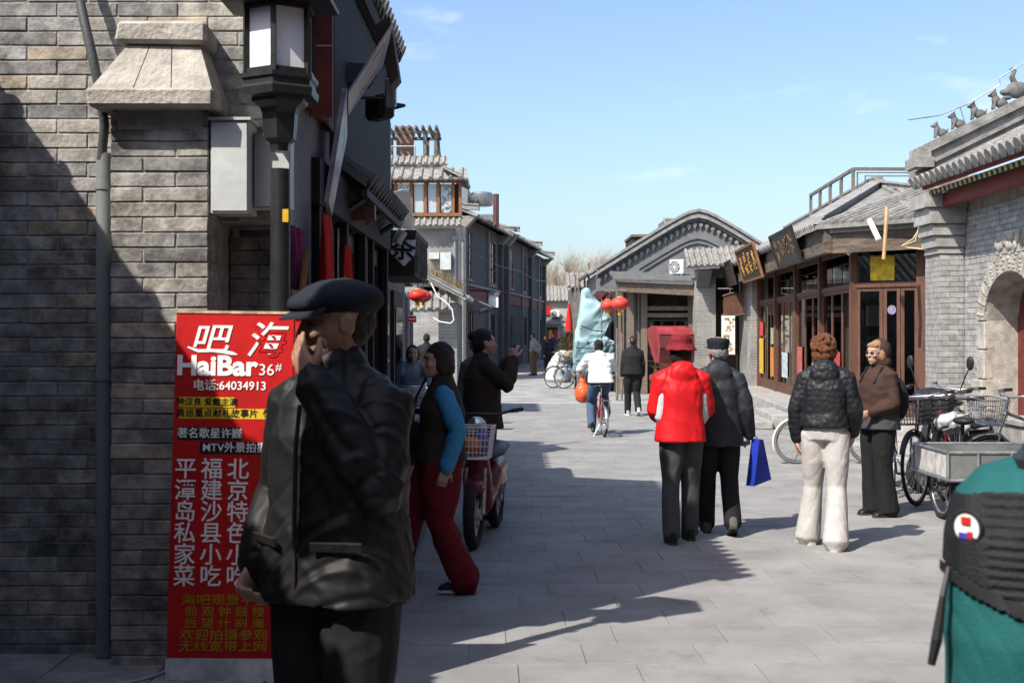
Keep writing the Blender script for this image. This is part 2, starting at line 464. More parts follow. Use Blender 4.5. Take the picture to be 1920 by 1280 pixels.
# low stone plinth along the near left corner
pl = bx(-6.5,4.5,0,-1.08,7.0,0.13).build('pavement', m_stone_g); tag(pl, kind='structure')
for k in range(5):
    y0 = 4.5+k*0.5
    MB().cbox(-1.075,y0+0.004,0.0,-0.72,y0+0.496,0.16,c=0.008,jit=0.003).build('kerb_stone', m_stone_g, pl)
for i in range(7):
    for k in range(4):
        x1 = -1.082-i*0.5; y0 = 4.5+k*0.5
        if y0 > 5.75: continue
        MB().cbox(x1-0.494,y0+0.003,0.05,x1,y0+0.497,0.158,c=0.005,jit=0.002).build('paving_slab', m_stone_g, pl)

# ------------------------------------------------------------------ shared builders
_bm = {}
def brick_mesh(L, h, d, v, m_=None):
    k = (round(L,3),round(h,3),round(d,3),v, (m_ or m_brick).name)
    if k not in _bm:
        random.seed(hash(k[:4]) % 1000 + v)
        _bm[k] = MB().cbox(0,0,0,L,d,h,c=0.0045,jit=0.0022).mesh('brick', m_ or m_brick)
    return _bm[k]
def brick_run(parent, u0, u1, z0, z1, v, L=0.285, h=0.069, gap=0.0048, d=0.10, skip=None, place=None, m_=None, stuff=None, off0=0.0, inset=0.0022):
    """courses of single bricks; returns how many. place(u, z) gives location and turn of a brick in the parent"""
    n = 0; row = 0; z = z0
    while z + h <= z1 + 0.002:
        u = u0 - (off0 + (L/2 if row % 2 else 0.0))
        while u < u1 - 0.02:
            a, b = max(u,u0), min(u+L,u1)
            if b - a > 0.03 and not (skip and skip((a+b)/2, z+h/2)):
                full = b-a > L*0.75
                base = L if full else L/2
                random.seed(int(a*1000)*7919 + int(z*1000)*31 + n)
                var = random.randrange(6)
                loc, rz = place(a+gap/2, z+gap/2) if place else ((a+gap/2, v, z+gap/2), 0.0)
                loc = Vector(loc)
                iv = random.uniform(-inset, inset)
                loc += Vector((-sin(rz),cos(rz),0))*iv
                if stuff is not None:
                    mm = Matrix.Translation(loc) @ Matrix.Rotation(rz,4,'Z')
                    p = [mm @ Vector(q) for q in ((0,0,0),(b-a-gap,0,0),(b-a-gap,d,0),(0,d,0))]
                    stuff.prism(p, (0,0,h-gap))
                else:
                    link('brick', brick_mesh(base-gap, h-gap, d, var, m_), parent, loc, (random.gauss(0,0.004),random.gauss(0,0.003),rz), ((b-a-gap)/(base-gap),1,1))
                n += 1
            u += L
        z += h; row += 1
    random.seed(n)
    return n

def tile_roof(parent, P0, P1, up, sp=0.2, r=0.06, m_=None, slab=0.05, drip=True, step=0.24, under=None, part='roof', rows=True):
    """a slope of barrel tiles: P0 to P1 the eave (local), up the vector from eave to ridge"""
    m_ = m_ or m_tile
    P0, P1, up = Vector(P0), Vector(P1), Vector(up)
    x = (P1-P0).normalized(); y = up.normalized(); z = x.cross(y).normalized()
    if z.z < 0: z = -z
    W, L = (P1-P0).length, up.length
    ro = MB().prism([P0, P1, P1+up, P0+up], -z*slab).build(part, under or m_, parent)
    if rows:
        mb = MB(); n = 6
        k = max(1, int(L/step))
        rs = []
        for i in range(k):
            for t, rr in ((i/k, 1.0), ((i+0.97)/k, 0.86)):
                rs.append([(r*rr*cos(pi*j/n), t*L, r*rr*1.05*sin(pi*j/n)) for j in range(n+1)])
        vs = [p for q in rs for p in q]; fs = []
        for a in range(len(rs)-1):
            for j in range(n): fs.append((a*(n+1)+j, a*(n+1)+j+1, (a+1)*(n+1)+j+1, (a+1)*(n+1)+j))
        mb.add(vs, fs)
        if drip:
            mb.lathe([(r*1.08,0),(r*1.08,0.03)], (0,-0.03,r*0.25), 10, Matrix.Rotation(-pi/2,3,'X'))
            mb.prism([(sp*0.18,-0.012,0.0),(sp*0.82,-0.012,0.0),(sp*0.66,-0.018,-0.05),(sp*0.5,-0.02,-0.075),(sp*0.34,-0.018,-0.05)], (0,0.014,0))
        me = mb.mesh('tile_row', m_, smooth=50)
        M3 = Matrix((x,y,x.cross(y))).transposed()
        sgn = 1 if x.cross(y).z > 0 else -1
        cnt = max(1,int(W/sp))
        for i in range(cnt):
            p = P0 + x*((i+0.5)*W/cnt) + z*0.004
            mm = Matrix((x*sgn, y, z)).transposed()
            link('tile_row', me, ro, p + Vector((0,0,random.gauss(0,0.004))), (mm @ Euler((0,0,random.gauss(0,0.003))).to_matrix()).to_euler())
    return ro

def ridge_bar(parent, pts, w=0.18, h=0.22, m_=None, name='ridge'):
    mb = MB()
    for a,b in zip(pts[:-1],pts[1:]):
        a,b = Vector(a),Vector(b); d = (b-a).normalized(); s = d.cross(Vector((0,0,1))).normalized()
        for (ww,z0,z1) in ((w*0.72,0,h*0.75),(w,h*0.75+0.001,h)):
            mb.prism([a+s*ww/2+Vector((0,0,z0)), a-s*ww/2+Vector((0,0,z0)), a-s*ww/2+Vector((0,0,z1)), a+s*ww/2+Vector((0,0,z1))], b-a)
    return mb.build(name, m_ or m_ridge, parent)

def window(parent, u0, u1, z0, z1, y, fw=0.05, cols=2, rows=1, m_=None, g=None, depth=0.06, name='window'):
    m_ = m_ or m_wood_br
    mb = MB()
    mb.box(u0,y,z0,u0+fw,y+depth,z1); mb.box(u1-fw,y,z0,u1,y+depth,z1)
    mb.box(u0+fw,y,z0,u1-fw,y+depth,z0+fw); mb.box(u0+fw,y,z1-fw,u1-fw,y+depth,z1)
    w = (u1-u0-fw)/cols
    for i in range(1,cols): mb.box(u0+i*w,y+0.004,z0+fw,u0+i*w+fw*0.8,y+depth-0.004,z1-fw)
    for j in range(1,rows):
        zz = z0+(z1-z0)*j/rows
        for i in range(cols):
            mb.box(u0+i*w+fw,y+0.008,zz-fw*0.3,u0+(i+1)*w,y+depth-0.008,zz+fw*0.3)
    f = mb.build(name, m_, parent)
    bx(u0+fw*0.5,y+depth*0.45,z0+fw*0.5,u1-fw*0.5,y+depth*0.45+0.006,z1-fw*0.5).build('pane', g or m_glass, f)
    return f

# ------------------------------------------------------------------ near left brick house
hs = thing('brick_house', 'tall grey brick house at the near left corner, pillar and dark street front', 'building', (-2.6,5.8,0))
HR = Vector((-2.6,5.8,0))
FX = -1.12            # street front
core = MB()
core.box(-6.5,5.8065,0.0,FX-0.004,6.3,1.30)
core.box(-6.5,5.8065,1.301,-1.40,6.3,2.20)
core.box(-6.5,5.8065,2.201,FX-0.004,6.3,4.35)
core.build('wall_core', m_mortar, hs, world=True)
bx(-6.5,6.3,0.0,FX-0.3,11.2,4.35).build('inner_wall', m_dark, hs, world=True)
def nskip(u,z):
    return (-1.86 < u < -1.38 and z < 3.02) or (u > -1.40 and 1.30 < z < 2.2)
n = brick_run(hs, -2.72, FX, 0.13, 3.62, 5.80, skip=nskip, place=lambda u,z: (Vector((u,5.80,z))-HR, 0.0))
st = MB(); brick_run(hs, -6.4, -2.725, 0.13, 4.3, 5.80, stuff=st)
brick_run(hs, -2.72, FX, 3.66, 4.3, 5.80, stuff=st)
brick_run(hs, -1.395, FX-0.01, 1.32, 2.19, 6.06, stuff=st)
o = st.build('brickwork', m_brick, hs, world=True); tag(o, kind='stuff')
# pillar
bx(-1.829,5.6065,0.0,-1.391,5.81,2.68).build('pillar_core', m_mortar, hs, world=True)
brick_run(hs, -1.835, -1.385, 0.13, 2.69, 5.60, d=0.19, L=0.30, place=lambda u,z: (Vector((u,5.60,z))-HR, 0.0))
cap = MB().cbox(-1.905,5.48,2.69,-1.335,5.81,2.765,c=0.012,jit=0.005).build('pillar_cap', m_stone, hs, world=True)
xs = [(-1.89,-1.70,-1.755,-1.655),(-1.695,-1.53,-1.650,-1.555),(-1.525,-1.345,-1.55,-1.425)]
for a,b,c,d in xs:
    MB().add([(a,5.495,2.767),(b,5.495,2.767),(b,5.80,2.767),(a,5.80,2.767),(c,5.60,2.985),(d,5.60,2.985),(d,5.80,2.985),(c,5.80,2.985)],
             [(0,3,2,1),(4,5,6,7),(0,1,5,4),(1,2,6,5),(2,3,7,6),(3,0,4,7)]).build('cap_stone', m_stone, cap, world=True)
MB().cbox(-1.80,5.56,2.987,-1.39,5.81,3.085,c=0.015,jit=0.008).build('cap_top', m_stone, cap, world=True)
bx(-1.80,5.596,2.60,-1.41,5.7,2.688).build('neck_band', m_stone_g, cap, world=True)
# street front of the house (in its own shade)
ft = MB()
ft.box(FX-0.3,6.3,0.0,FX-0.01,6.9,4.35)
ft.box(FX-0.3,6.9,2.62,FX-0.01,11.2,4.35)
ft.box(FX-0.3,9.2,0.0,FX-0.01,9.6,2.62); ft.box(FX-0.3,10.8,0.0,FX-0.01,11.2,2.62)
ft.build('street_front', m_render, hs, world=True)
for y0,y1 in ((6.95,7.05),(8.1,8.2),(9.1,9.2),(9.62,9.72),(10.7,10.8)):
    bx(FX-0.02,y0,0.13,FX+0.03,y1,2.62).build('door_post', m_wood_blk, hs, world=True)
bx(FX-0.008,6.9,2.40,FX+0.04,10.9,2.66).build('lintel', m_wood_blk, hs, world=True)
bx(FX-0.009,6.35,2.9,FX+0.03,7.5,4.2).build('red_panel', m_red_dk, hs, world=True)
for y0,y1 in ((7.07,7.6),(7.62,8.08),(8.22,8.64),(8.66,9.08),(9.74,10.2),(10.22,10.68)):
    d = bx(FX-0.10,y0,0.13,FX-0.05,y1,2.38).build('door', m_wood_br, hs, world=True)
    bx(FX-0.06,y0+0.09,1.0,FX-0.042,y1-0.09,2.25).build('pane', m_glass, d, world=True)
# projecting upper bay replaced by a red boarded fin turned to the camera
for k in range(3):
    z0 = 2.86+k*0.40
    bx(-1.115,6.72,z0,-0.985,6.76,z0+0.38).build('red_board', m_red_dk, hs, world=True)
bx(FX-0.009,7.6,2.75,FX+0.02,11.1,4.0).build('upper_boarding', m_wood_blk, hs, world=True)
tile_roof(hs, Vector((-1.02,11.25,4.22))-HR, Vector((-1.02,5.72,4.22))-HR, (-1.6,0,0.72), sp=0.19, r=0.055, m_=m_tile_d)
bx(-1.10,5.75,4.02,-1.04,11.2,4.15).build('fascia', m_wood_blk, hs, world=True)
# lower canopy over the doors
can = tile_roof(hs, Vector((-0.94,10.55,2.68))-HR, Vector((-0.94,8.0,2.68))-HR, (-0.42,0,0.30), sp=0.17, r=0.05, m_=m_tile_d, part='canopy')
bx(-0.99,8.05,2.57,-0.95,10.5,2.62).build('canopy_fascia', m_wood_dk, can, world=True)
for y in (8.15,9.1,10.1):
    MB().tube([(-1.3,y,2.35),(-0.98,y,2.56)],0.025,6).build('bracket', m_black, can, world=True)
bx(-1.14,8.3,2.44,-0.93,8.4,2.54).build('cross_beam', m_wood_br, hs, world=True)

# ------------------------------------------------------------------ eave house that shades the corner (just left of the view)
ev = thing('eave_house', 'low tiled eave house standing left of the brick corner, mostly out of view', 'building', (-3.4,3.0,0))
E0, E1 = Vector((-1.98,1.2,3.3)), Vector((-2.74,5.74,3.3))
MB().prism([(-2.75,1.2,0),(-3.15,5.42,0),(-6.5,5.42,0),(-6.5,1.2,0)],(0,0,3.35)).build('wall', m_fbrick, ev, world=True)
tile_roof(ev, E1-ev.location, E0-ev.location, (-2.4,-0.25,1.15), sp=0.2, r=0.03, drip=False)
MB().prism([(-2.20,1.3,2.98),(-2.86,5.35,2.98),(-2.94,5.35,2.98),(-2.28,1.3,2.98)],(0,0,0.25)).build('fascia', m_wood_br, ev, world=True)
d = MB().prism([(-2.82,2.2,0.05),(-2.915,3.1,0.05),(-2.98,3.1,0.05),(-2.9,2.2,0.05)],(0,0,2.1)).build('door', m_wood_br, ev, world=True)
sg = thing('shade_board', 'added unseen board hung from the low eave house, shades the near man', 'sign', (-1.3,2.62,2.45))  # added board above the view, placed to shade the near man
bx(-1.50,2.6,2.46,-0.92,2.64,3.78).build('board', m_wood_dk, sg, world=True)
MB().tube([(-2.25,2.62,3.86),(-0.9,2.62,3.86)],0.02,6).build('hanger', m_black, sg, world=True)
for x in (-1.42,-1.0): MB().tube([(x,2.62,3.86),(x,2.62,3.77)],0.01,5).build('chain', m_black, sg, world=True)

# ------------------------------------------------------------------ tea shop (left, second)
t2 = frame('tea_shop_house', 'low grey shop house with tiled eave beyond the dark canopy', 'building', (-1.5,11.3), (-1.5,17.2))
mb = MB(); mb.box(0,0.0,0,5.9,0.3,2.62); mb.box(0,0.3,0,0.3,4.2,3.6); mb.box(5.6,0.3,0,5.9,4.2,2.62)
mb.prism([(5.62,0.02,2.62),(5.62,1.9,3.55),(5.62,3.9,2.62)],(0.27,0,0))
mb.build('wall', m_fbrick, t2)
tile_roof(t2, (-0.1,-0.28,2.62), (6.0,-0.28,2.62), (0,2.0,0.98), sp=0.2, r=0.06)
for u0,u1 in ((0.5,1.5),(2.0,3.2),(3.8,5.0)):
    w = bx(u0,-0.05,0.1,u1,-0.004,2.2).build('door', m_wood_dk, t2)
    bx(u0+0.15,-0.062,1.0,u1-0.15,-0.052,2.0).build('pane', m_glass, w)
# dark hanging tea box at the end of the canopy
tb = thing('tea_stall_box', 'dark slatted box under the canopy behind the white tea sign', 'sign box', (-1.05,12.4,2.2))
bx(-1.30,11.75,2.22,-0.93,13.4,2.60).build('case', m_wood_dk, tb, world=True)
for k in range(5):
    bx(-0.925,11.85+k*0.3,2.26,-0.905,11.91+k*0.3,2.57).build('slat', m_wood_grey, tb, world=True)
MB().tube([(-1.2,12.5,2.24),(-0.92,12.5,2.24)],0.02,6).tube([(-1.2,13.5,2.24),(-0.92,13.5,2.24)],0.02,6).build('bracket', m_black, tb, world=True)
bx(-1.30,11.75,2.605,-0.92,13.5,2.66).build('lid_board', m_wood_dk, tb, world=True)
# white tarpaulin on its roof, pole
tp = MB()
g = 10
vs = []
for i in range(g+1):
    for j in range(5):
        a, b = i/g, j/4
        p = at(700,345,15.0).lerp(at(768,362,15.6),a) if True else None
        q = at(705,408,15.6).lerp(at(778,428,16.6),a)
        r_ = p.lerp(q,b); r_.z += 0.03*sin(a*9+b*4)+0.02*sin(b*11); r_.y += 0.03*sin(a*14)
        vs.append(r_)
tp.add(vs,[(i*5+j,(i+1)*5+j,(i+1)*5+j+1,i*5+j+1) for i in range(g) for j in range(4)])
tpo = tp.build('tarpaulin', mat('white tarpaulin',(0.62,0.62,0.60),0.7,var=0.1), None, smooth='all')
sm = tpo.modifiers.new('t','SOLIDIFY'); sm.thickness = 0.006
tag(tpo, 'white tarpaulin stretched over the low tiled roof', 'tarpaulin')
po = MB().tube([at(729,372,16.2),at(729,232,16.2)],0.032,10).tube([at(729,540,16.2),at(729,372,16.2)],0.03,8).build('steel_pole', m_steel); tag(po, 'thin pale steel pole rising beside the white tarpaulin', 'pole')

# ------------------------------------------------------------------ low wall and gate porch (left, third)
lw = frame('yard_wall', 'dark grey brick yard wall beneath the red lanterns', 'wall', (-1.95,17.3), (-1.95,22.0))
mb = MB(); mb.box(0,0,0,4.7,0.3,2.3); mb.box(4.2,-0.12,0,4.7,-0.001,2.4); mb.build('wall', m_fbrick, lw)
bx(-0.05,-0.06,2.3,4.75,0.36,2.40).build('coping', m_tile_d, lw)
pc = thing('gate_porch', 'small tiled gate porch with dry weeds on its sloping roof', 'building', (-1.5,25,0))
PR = Vector((-1.5,25,0))
mb = MB(); mb.box(-1.50,25,0,-1.12,27.6,2.30); mb.box(-2.6,25,0,-2.22,27.6,2.9); mb.box(-2.22,25,2.15,-1.50,25.3,2.62)
mb.prism([(-2.6,25.0,2.9),(-1.12,25.0,2.3),(-1.12,25.0,2.42),(-2.6,25.0,3.15)],(0,0.3,0))
mb.build('wall', m_fbrick_l, pc, world=True)
tile_roof(pc, Vector((-0.92,27.8,2.38))-PR, Vector((-0.92,24.75,2.38))-PR, (-1.75,0,0.95), sp=0.2, r=0.06)
tile_roof(pc, Vector((-2.2,24.55,2.15))-PR, Vector((-1.25,24.55,2.15))-PR, (0,0.42,0.35), sp=0.15, r=0.05)
ridge_bar(pc, [Vector((-0.98,24.78,2.42))-PR, Vector((-2.6,24.78,3.28))-PR], 0.14, 0.10)
wd = MB()
for k in range(260):
    t = random.random(); p = Vector((-1.0-1.1*t, 24.85+random.random()*0.5, 2.45+0.55*t+0.08)); h = random.uniform(0.08,0.34)
    q = p+Vector((random.gauss(0,0.08),random.gauss(0,0.08),h)); s = Vector((0.006,0.004,0))
    wd.add([p-s,p+s,q],[(0,1,2)])
tag(wd.build('dry_weeds', mat('straw weeds',(0.30,0.20,0.09),0.9), pc, world=True), kind='stuff')
cab = MB().tube([at(808,530,24.4),at(820,555,24.4),at(838,568,24.4),at(848,580,24.4),at(851,600,24.4),at(845,606,24.4),at(825,603,24.4),at(812,595,24.4)],0.014,6).build('white_cable', m_white); tag(cab,'loose white cable looped in front of the gate porch','cable')

# ------------------------------------------------------------------ wooden upper storey house (left, fourth) facing the camera
Y4 = 43.0
F4 = Y4/33.0
pv = frame('timber_upper_house', 'two storey house with orange timber window room and rooftop pergola', 'building', (-3.95*F4,Y4), (-1.36*F4,Y4))
W4 = 2.59*F4
def z4(py): return EYE-(py-HOR)/F_PX*Y4
def u4(px): return (px-960)/F_PX*Y4+3.95*F4
bx(0,0,0,W4-0.22,2.5,z4(428)).build('wall', m_fbrick_l, pv)
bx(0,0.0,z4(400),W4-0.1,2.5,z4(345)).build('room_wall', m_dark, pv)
for px in (700,742,772,798,822,850,863):
    bx(u4(px)-0.05,-0.14,z4(404),u4(px)+0.05,-0.001,z4(336)).build('post', m_wood_or, pv)
bx(0,-0.155,z4(344),W4,-0.09,z4(334)).build('beam', m_wood_or, pv)
bx(0,-0.155,z4(406),W4,-0.09,z4(400)).build('sill', m_wood_or, pv)
m_skyglass = mat('pale curtained glass',(0.36,0.42,0.45),0.15,var=0.08,vscale=1,bump=0,spec=0.6)
for a,b in ((744,770),(775,796),(801,820),(825,848)):
    lat = a in (744,825)
    f = bx(u4(a)+0.03,-0.06,z4(399),u4(b)-0.03,-0.05,z4(345)).build('pane', m_skyglass, pv)
    if lat:
        mb = MB(); random.seed(a)
        for k in range(26):
            ux = random.uniform(u4(a)+0.05,u4(b)-0.05); zz = random.uniform(z4(398),z4(346)); an = random.choice((0.5,2.1,1.2,2.7))
            mb.obox((ux,-0.075,zz),(0.14,0.02,0.018),(0,an,0))
        mb.build('lattice', m_wood_grey, f)
# its street side windows
for k in range(4):
    bx(W4-0.095,0.25+k*0.55,z4(395),W4-0.07,0.55+k*0.55,z4(352)).build('side_pane', m_offw, pv)
tile_roof(pv, (-0.3,-0.5,z4(338)), (W4+0.18,-0.5,z4(338)), (0,0.9,0.46), sp=0.33, r=0.07)
tile_roof(pv, (W4+0.18,-0.5,z4(338)), (W4+0.18,2.6,z4(338)), (-0.8,0,0.42), sp=0.33, r=0.06)
tile_roof(pv, (-0.3,0.35,z4(305)), (W4-0.55,0.35,z4(305)), (0,0.6,0.36), sp=0.2, r=0.06)
tile_roof(pv, (u4(770),-0.42,z4(425)), (W4+0.05,-0.42,z4(425)), (0,0.42,0.34), sp=0.2, r=0.06)
bx(0,0.38,z4(322),W4-0.6,2.4,z4(308)).build('attic_wall', m_wood_grey, pv)
# pergola and chimney
pg = MB()
for px,y in ((722,0.9),(793,0.9),(814,0.9),(722,2.4),(793,2.4),(814,2.4)):
    pg.box(u4(px)-0.06,y-0.06,z4(330),u4(px)+0.06,y+0.06,z4(240))
pgo = pg.build('pergola_posts', m_wood_grey, pv)
bx(u4(698),0.82,z4(243),u4(820),0.94,z4(237)).build('pergola_beam', m_wood_grey, pv)
bx(u4(698),2.34,z4(243),u4(820),2.46,z4(237)).build('pergola_beam', m_wood_grey, pv)
for k in range(10):
    u = u4(700)+k*0.24
    MB().obox((u,1.6,z4(233)),(0.07,2.2,0.12),(0,0.35,0)).build('pergola_slat', m_wood_grey, pv)
bx(u4(737),1.2,z4(310),u4(768),1.9,z4(226)).build('chimney', mat('red brick chimney',(0.23,0.15,0.11),0.9,var=0.35,vscale=9,bump=0.5), pv)
MB().tube([(u4(700),0.8,z4(268)),(u4(775),0.8,z4(268))],0.025,6).tube([(u4(775),0.8,z4(268)),(u4(775),0.8,z4(310))],0.025,6).build('rail', m_steel, pv)
MB().tube([(u4(818),0.9,z4(242)),(u4(827),0.9,z4(318))],0.02,6).build('stay', m_black, pv)
MB().tube([(u4(818),1.0,z4(330)),(u4(818),1.0,z4(272))],0.06,8).build('flue', m_steel, pv)
# clutter on its lower wall
for k,(px0,py0,px1,py1) in enumerate(((805,474,824,486),(826,474,846,506))):
    bx(u4(px0),-0.25,z4(py1),u4(px1),-0.002,z4(py0)).build('meter_cabinet', m_offw, pv)
for px in (853,868):
    MB().tube([(u4(px),-0.06,0.2),(u4(px),-0.06,z4(450))],0.05,8).box(u4(px)-0.09,-0.14,z4(450),u4(px)+0.09,0.0,z4(443)).build('downpipe', m_pvc, pv)

m_wsign0 = mat('pale signboard',(0.45,0.46,0.46),0.6,var=0.15)
# ------------------------------------------------------------------ long two storey row (left, far): three houses
LA, LB = Vector((-2.09,50.4)), Vector((2.05,80.0))
Ld = (LB-LA).normalized(); LT = (LB-LA).length
labels = ['dark grey two storey house with silver ductwork on its roof',
          'dark grey two storey house with red window bays, middle of the far left row',
          'dark grey two storey house at the far end of the left row']
spans = ((0,0.36*LT),(0.362*LT,0.70*LT),(0.702*LT,LT))
zr = lambda z: 1.67+(z-1.67)*1.42
for k,(a,b) in enumerate(spans):
    A = LA+Ld*a; B = LA+Ld*b; L = b-a
    sb = 0.0 if k != 1 else 0.22
    h = frame('row_house', labels[k], 'building', A, B, 'houses in the far left row')
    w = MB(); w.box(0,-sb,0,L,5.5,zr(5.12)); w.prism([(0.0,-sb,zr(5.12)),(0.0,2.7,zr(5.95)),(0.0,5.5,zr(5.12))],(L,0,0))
    w.build('wall', mat('grey render with painted shade',(0.082,0.084,0.088),0.92,var=0.18,vscale=2,bump=0.2), h)  # darker copy of the grey render, shade of the row put into the colour
    bx(0.02,-sb-0.05,zr(2.72),L-0.02,-sb-0.002,zr(3.08)).build('red_band', m_red_dk, h)
    bx(0.02,-sb-0.14,zr(3.08)+0.002,L-0.02,-sb-0.001,zr(3.15)).build('string_course', m_ridge, h)
    nb = 2
    for i in range(nb):
        u0 = (i+(0.35 if i else 0.2))*L/nb; u1 = u0+(1.7 if (k,i) in ((0,1),(1,0)) else 1.1)
        window(h,u0,u1,zr(3.3),zr(4.75),-sb-0.06,0.09,3 if u1-u0 > 1.3 else 2,3,m_red_dk if (k,i) in ((0,1),(1,0)) else m_wood_dk)
        for q in range(2): window(h,u0+q*1.0,u0+q*1.0+0.55,1.0,2.6,-sb-0.05,0.06,1,2,m_wood_dk)
        bx(u0-0.1,-sb-0.10,zr(3.22),u1+0.1,-sb-0.001,zr(3.3)-0.003).build('sill', m_ridge, h)
    for u in (0.3,L-0.3):
        bx(u-0.28,-sb-0.2,0,u+0.28,-sb-0.001,zr(4.75)).build('pier', MATS['grey render with painted shade'], h)
        MB().prism([(u-0.28,-sb-0.2,zr(4.75)+0.002),(u-0.28,-sb-0.62,zr(5.07)),(u-0.28,-sb-0.001,zr(5.07)),(u-0.28,-sb-0.001,zr(4.75)+0.002)],(0.56,0,0)).build('corbel', m_ridge, h)
    tile_roof(h,(-0.05,-sb-0.65,zr(5.07)),(L+0.05,-sb-0.65,zr(5.07)),(0,3.3,1.36),sp=0.30,r=0.085)
    for u in (0.08,L-0.08):
        ridge_bar(h,[(u,-sb-0.75,zr(5.07)+0.22),(u,-sb-0.2,zr(5.07)+0.26),(u,1.0,zr(5.07)+0.72),(u,2.6,zr(5.07)+1.42)],0.3,0.26)
    bx(0,2.55,zr(5.07)+1.3,L,2.8,zr(5.07)+1.6).build('ridge', m_ridge, h)
    MB().tube([(L*0.60,-sb-0.12,0.1),(L*0.60,-sb-0.12,zr(5.0))],0.06,8).build('downpipe', m_pvc, h)
# ductwork on the first of them
du = thing('roof_ductwork', 'silver ventilation duct and cowls on the far left roof', 'duct', at(890,380,53))
mb = MB(); mb.lathe([(0.46,0),(0.5,0.07),(0.5,0.5),(0.42,0.58)],at(903,386,53.5),14); mb.tube([at(903,377,53.5),at(880,373,53.2),at(869,358,53),at(866,336,53)],0.22,10)
mb.build('duct', m_steel, du, world=True, smooth=True)
p = at(866,372,52.2); bx(p.x-0.25,52.0,p.z-0.6,p.x+0.25,52.6,p.z+0.7).build('fan_case', m_steel, du, world=True)
MB().tube([at(930,425,55),at(930,364,55)],0.14,10).build('flue', mat('rusty flue',(0.10,0.05,0.04),0.7), du, world=True)
p = at(918,408,55); bx(p.x-0.4,55,p.z-0.2,p.x+0.3,55.5,p.z+0.15).build('fan_case', m_steel, du, world=True)
def on_row(a, out, z):      # a point on the front of the row: metres along, metres out, height
    n_ = Vector((Ld.y,-Ld.x)); p_ = LA+Ld*a+n_*out; return Vector((p_.x,p_.y,z))
ang = math.atan2(Ld.y,Ld.x)
o_ = thing('awning','grey tin awning over the first door of the far left row','awning',on_row(0.6,0.25,2.75),ang)
MB().prism([(0,0,0.4),(2.2,0,0.4),(2.2,-0.9,0),(0,-0.9,0)],(0,0,0.05)).build('sheet',m_tile_d,o_)
for x_ in (0.1,2.1): MB().tube([(x_,0.0,-0.25),(x_,-0.85,0.0)],0.02,5).build('stay',m_black,o_)
cbl = MB().tube([on_row(-0.5,0.4,5.0),on_row(7,0.55,4.8),on_row(14,0.5,4.95),on_row(21,0.55,4.75),on_row(29,0.4,5.0)],0.02,5).build('street_cable',m_black); tag(cbl,'black cable sagging along the front of the far left row','cable')
ls = thing('wall_lantern', 'small white wall lantern below the red band of the far left row', 'wall lamp', on_row(1.6,1.1,3.0))
c = on_row(1.6,1.1,3.05)
bx(c.x-0.2,c.y-0.2,c.z-0.28,c.x+0.2,c.y+0.2,c.z+0.25).build('shade', m_white, ls, world=True)
MB().lathe([(0.4,0),(0.06,0.2)],(c.x,c.y,c.z+0.26),4,ph=pi/4).build('hood', m_tile_d, ls, world=True)
MB().tube([(c.x,c.y,c.z+0.4),tuple(on_row(1.6,0.1,3.5))],0.04,6).build('arm', m_black, ls, world=True)

# ------------------------------------------------------------------ far end of the street
fe = frame('end_house', 'small tiled house with red signs closing the far end of the street', 'building', (1.62,84), (4.05,84))
bx(0,0,0,2.43,4,3.9).build('wall', mat('pale plaster',(0.42,0.39,0.35),0.9), fe)
bx(0.5,-0.05,0.1,1.5,-0.002,2.1).build('door', m_wood_dk, fe)
for u in (0.6,0.9,1.25): bx(u,-0.09,0.6,u+0.24,-0.052,1.9).build('banner', m_red if u!=0.9 else m_yellow, fe)
tile_roof(fe,(-0.1,-0.55,2.3),(2.4,-0.55,2.3),(0,0.55,0.5),sp=0.2,r=0.06)
tile_roof(fe,(-0.2,-0.3,3.9),(2.6,-0.3,3.9),(0,1.8,0.95),sp=0.24,r=0.07)
for u in (0.15,0.62): bx(u,-0.16,2.95,u+0.42,-0.1,3.55).build('sign', m_red, fe)
eh = frame('plaster_house', 'pale plastered house with grey roof standing behind the end house', 'building', (2.4,95), (5.2,95))
bx(0,0,0,2.8,4,4.6).build('wall', mat('cream plaster',(0.50,0.47,0.41),0.9), eh)
tile_roof(eh,(-0.2,-0.3,4.6),(3.0,-0.3,4.6),(0,1.6,0.8),sp=0.25,r=0.07)
gh = frame('grey_side_house', 'grey rendered house with lean-to eave beyond the board fence', 'building', (3.05,62), (5.6,62))
bx(0,0,0,2.55,5,4.0).build('wall', m_render, gh)
bx(0.3,-0.05,2.2,0.8,-0.002,3.3).build('window', m_dark, gh)
tile_roof(gh,(-0.6,-0.4,1.6),(1.0,-0.4,1.6),(0,0.6,0.6),sp=0.2,r=0.06)
tile_roof(gh,(-0.3,-0.4,4.0),(2.8,-0.4,4.0),(0,1.8,0.8),sp=0.24,r=0.07)
fb = thing('board_fence', 'tall grey board fence standing behind the blue tarpaulin', 'fence', (2.3,41,0))
for k in range(4):
    x0 = 2.05+k*0.115
    bx(x0,41,0.0,x0+0.105,41.05,3.05+0.06*(k%2)).build('board', m_wood_grey, fb, world=True)
for px,py in ((1104,492),(1096,510),(1079,515),(1085,520)):
    MB().tube([at(px,560,41.2),at(px,py,41.2)],0.035,6).build('pole', m_wood_old, fb, world=True)
bx(2.0,41.051,2.3,2.6,41.1,2.4).build('rail', m_wood_old, fb, world=True)

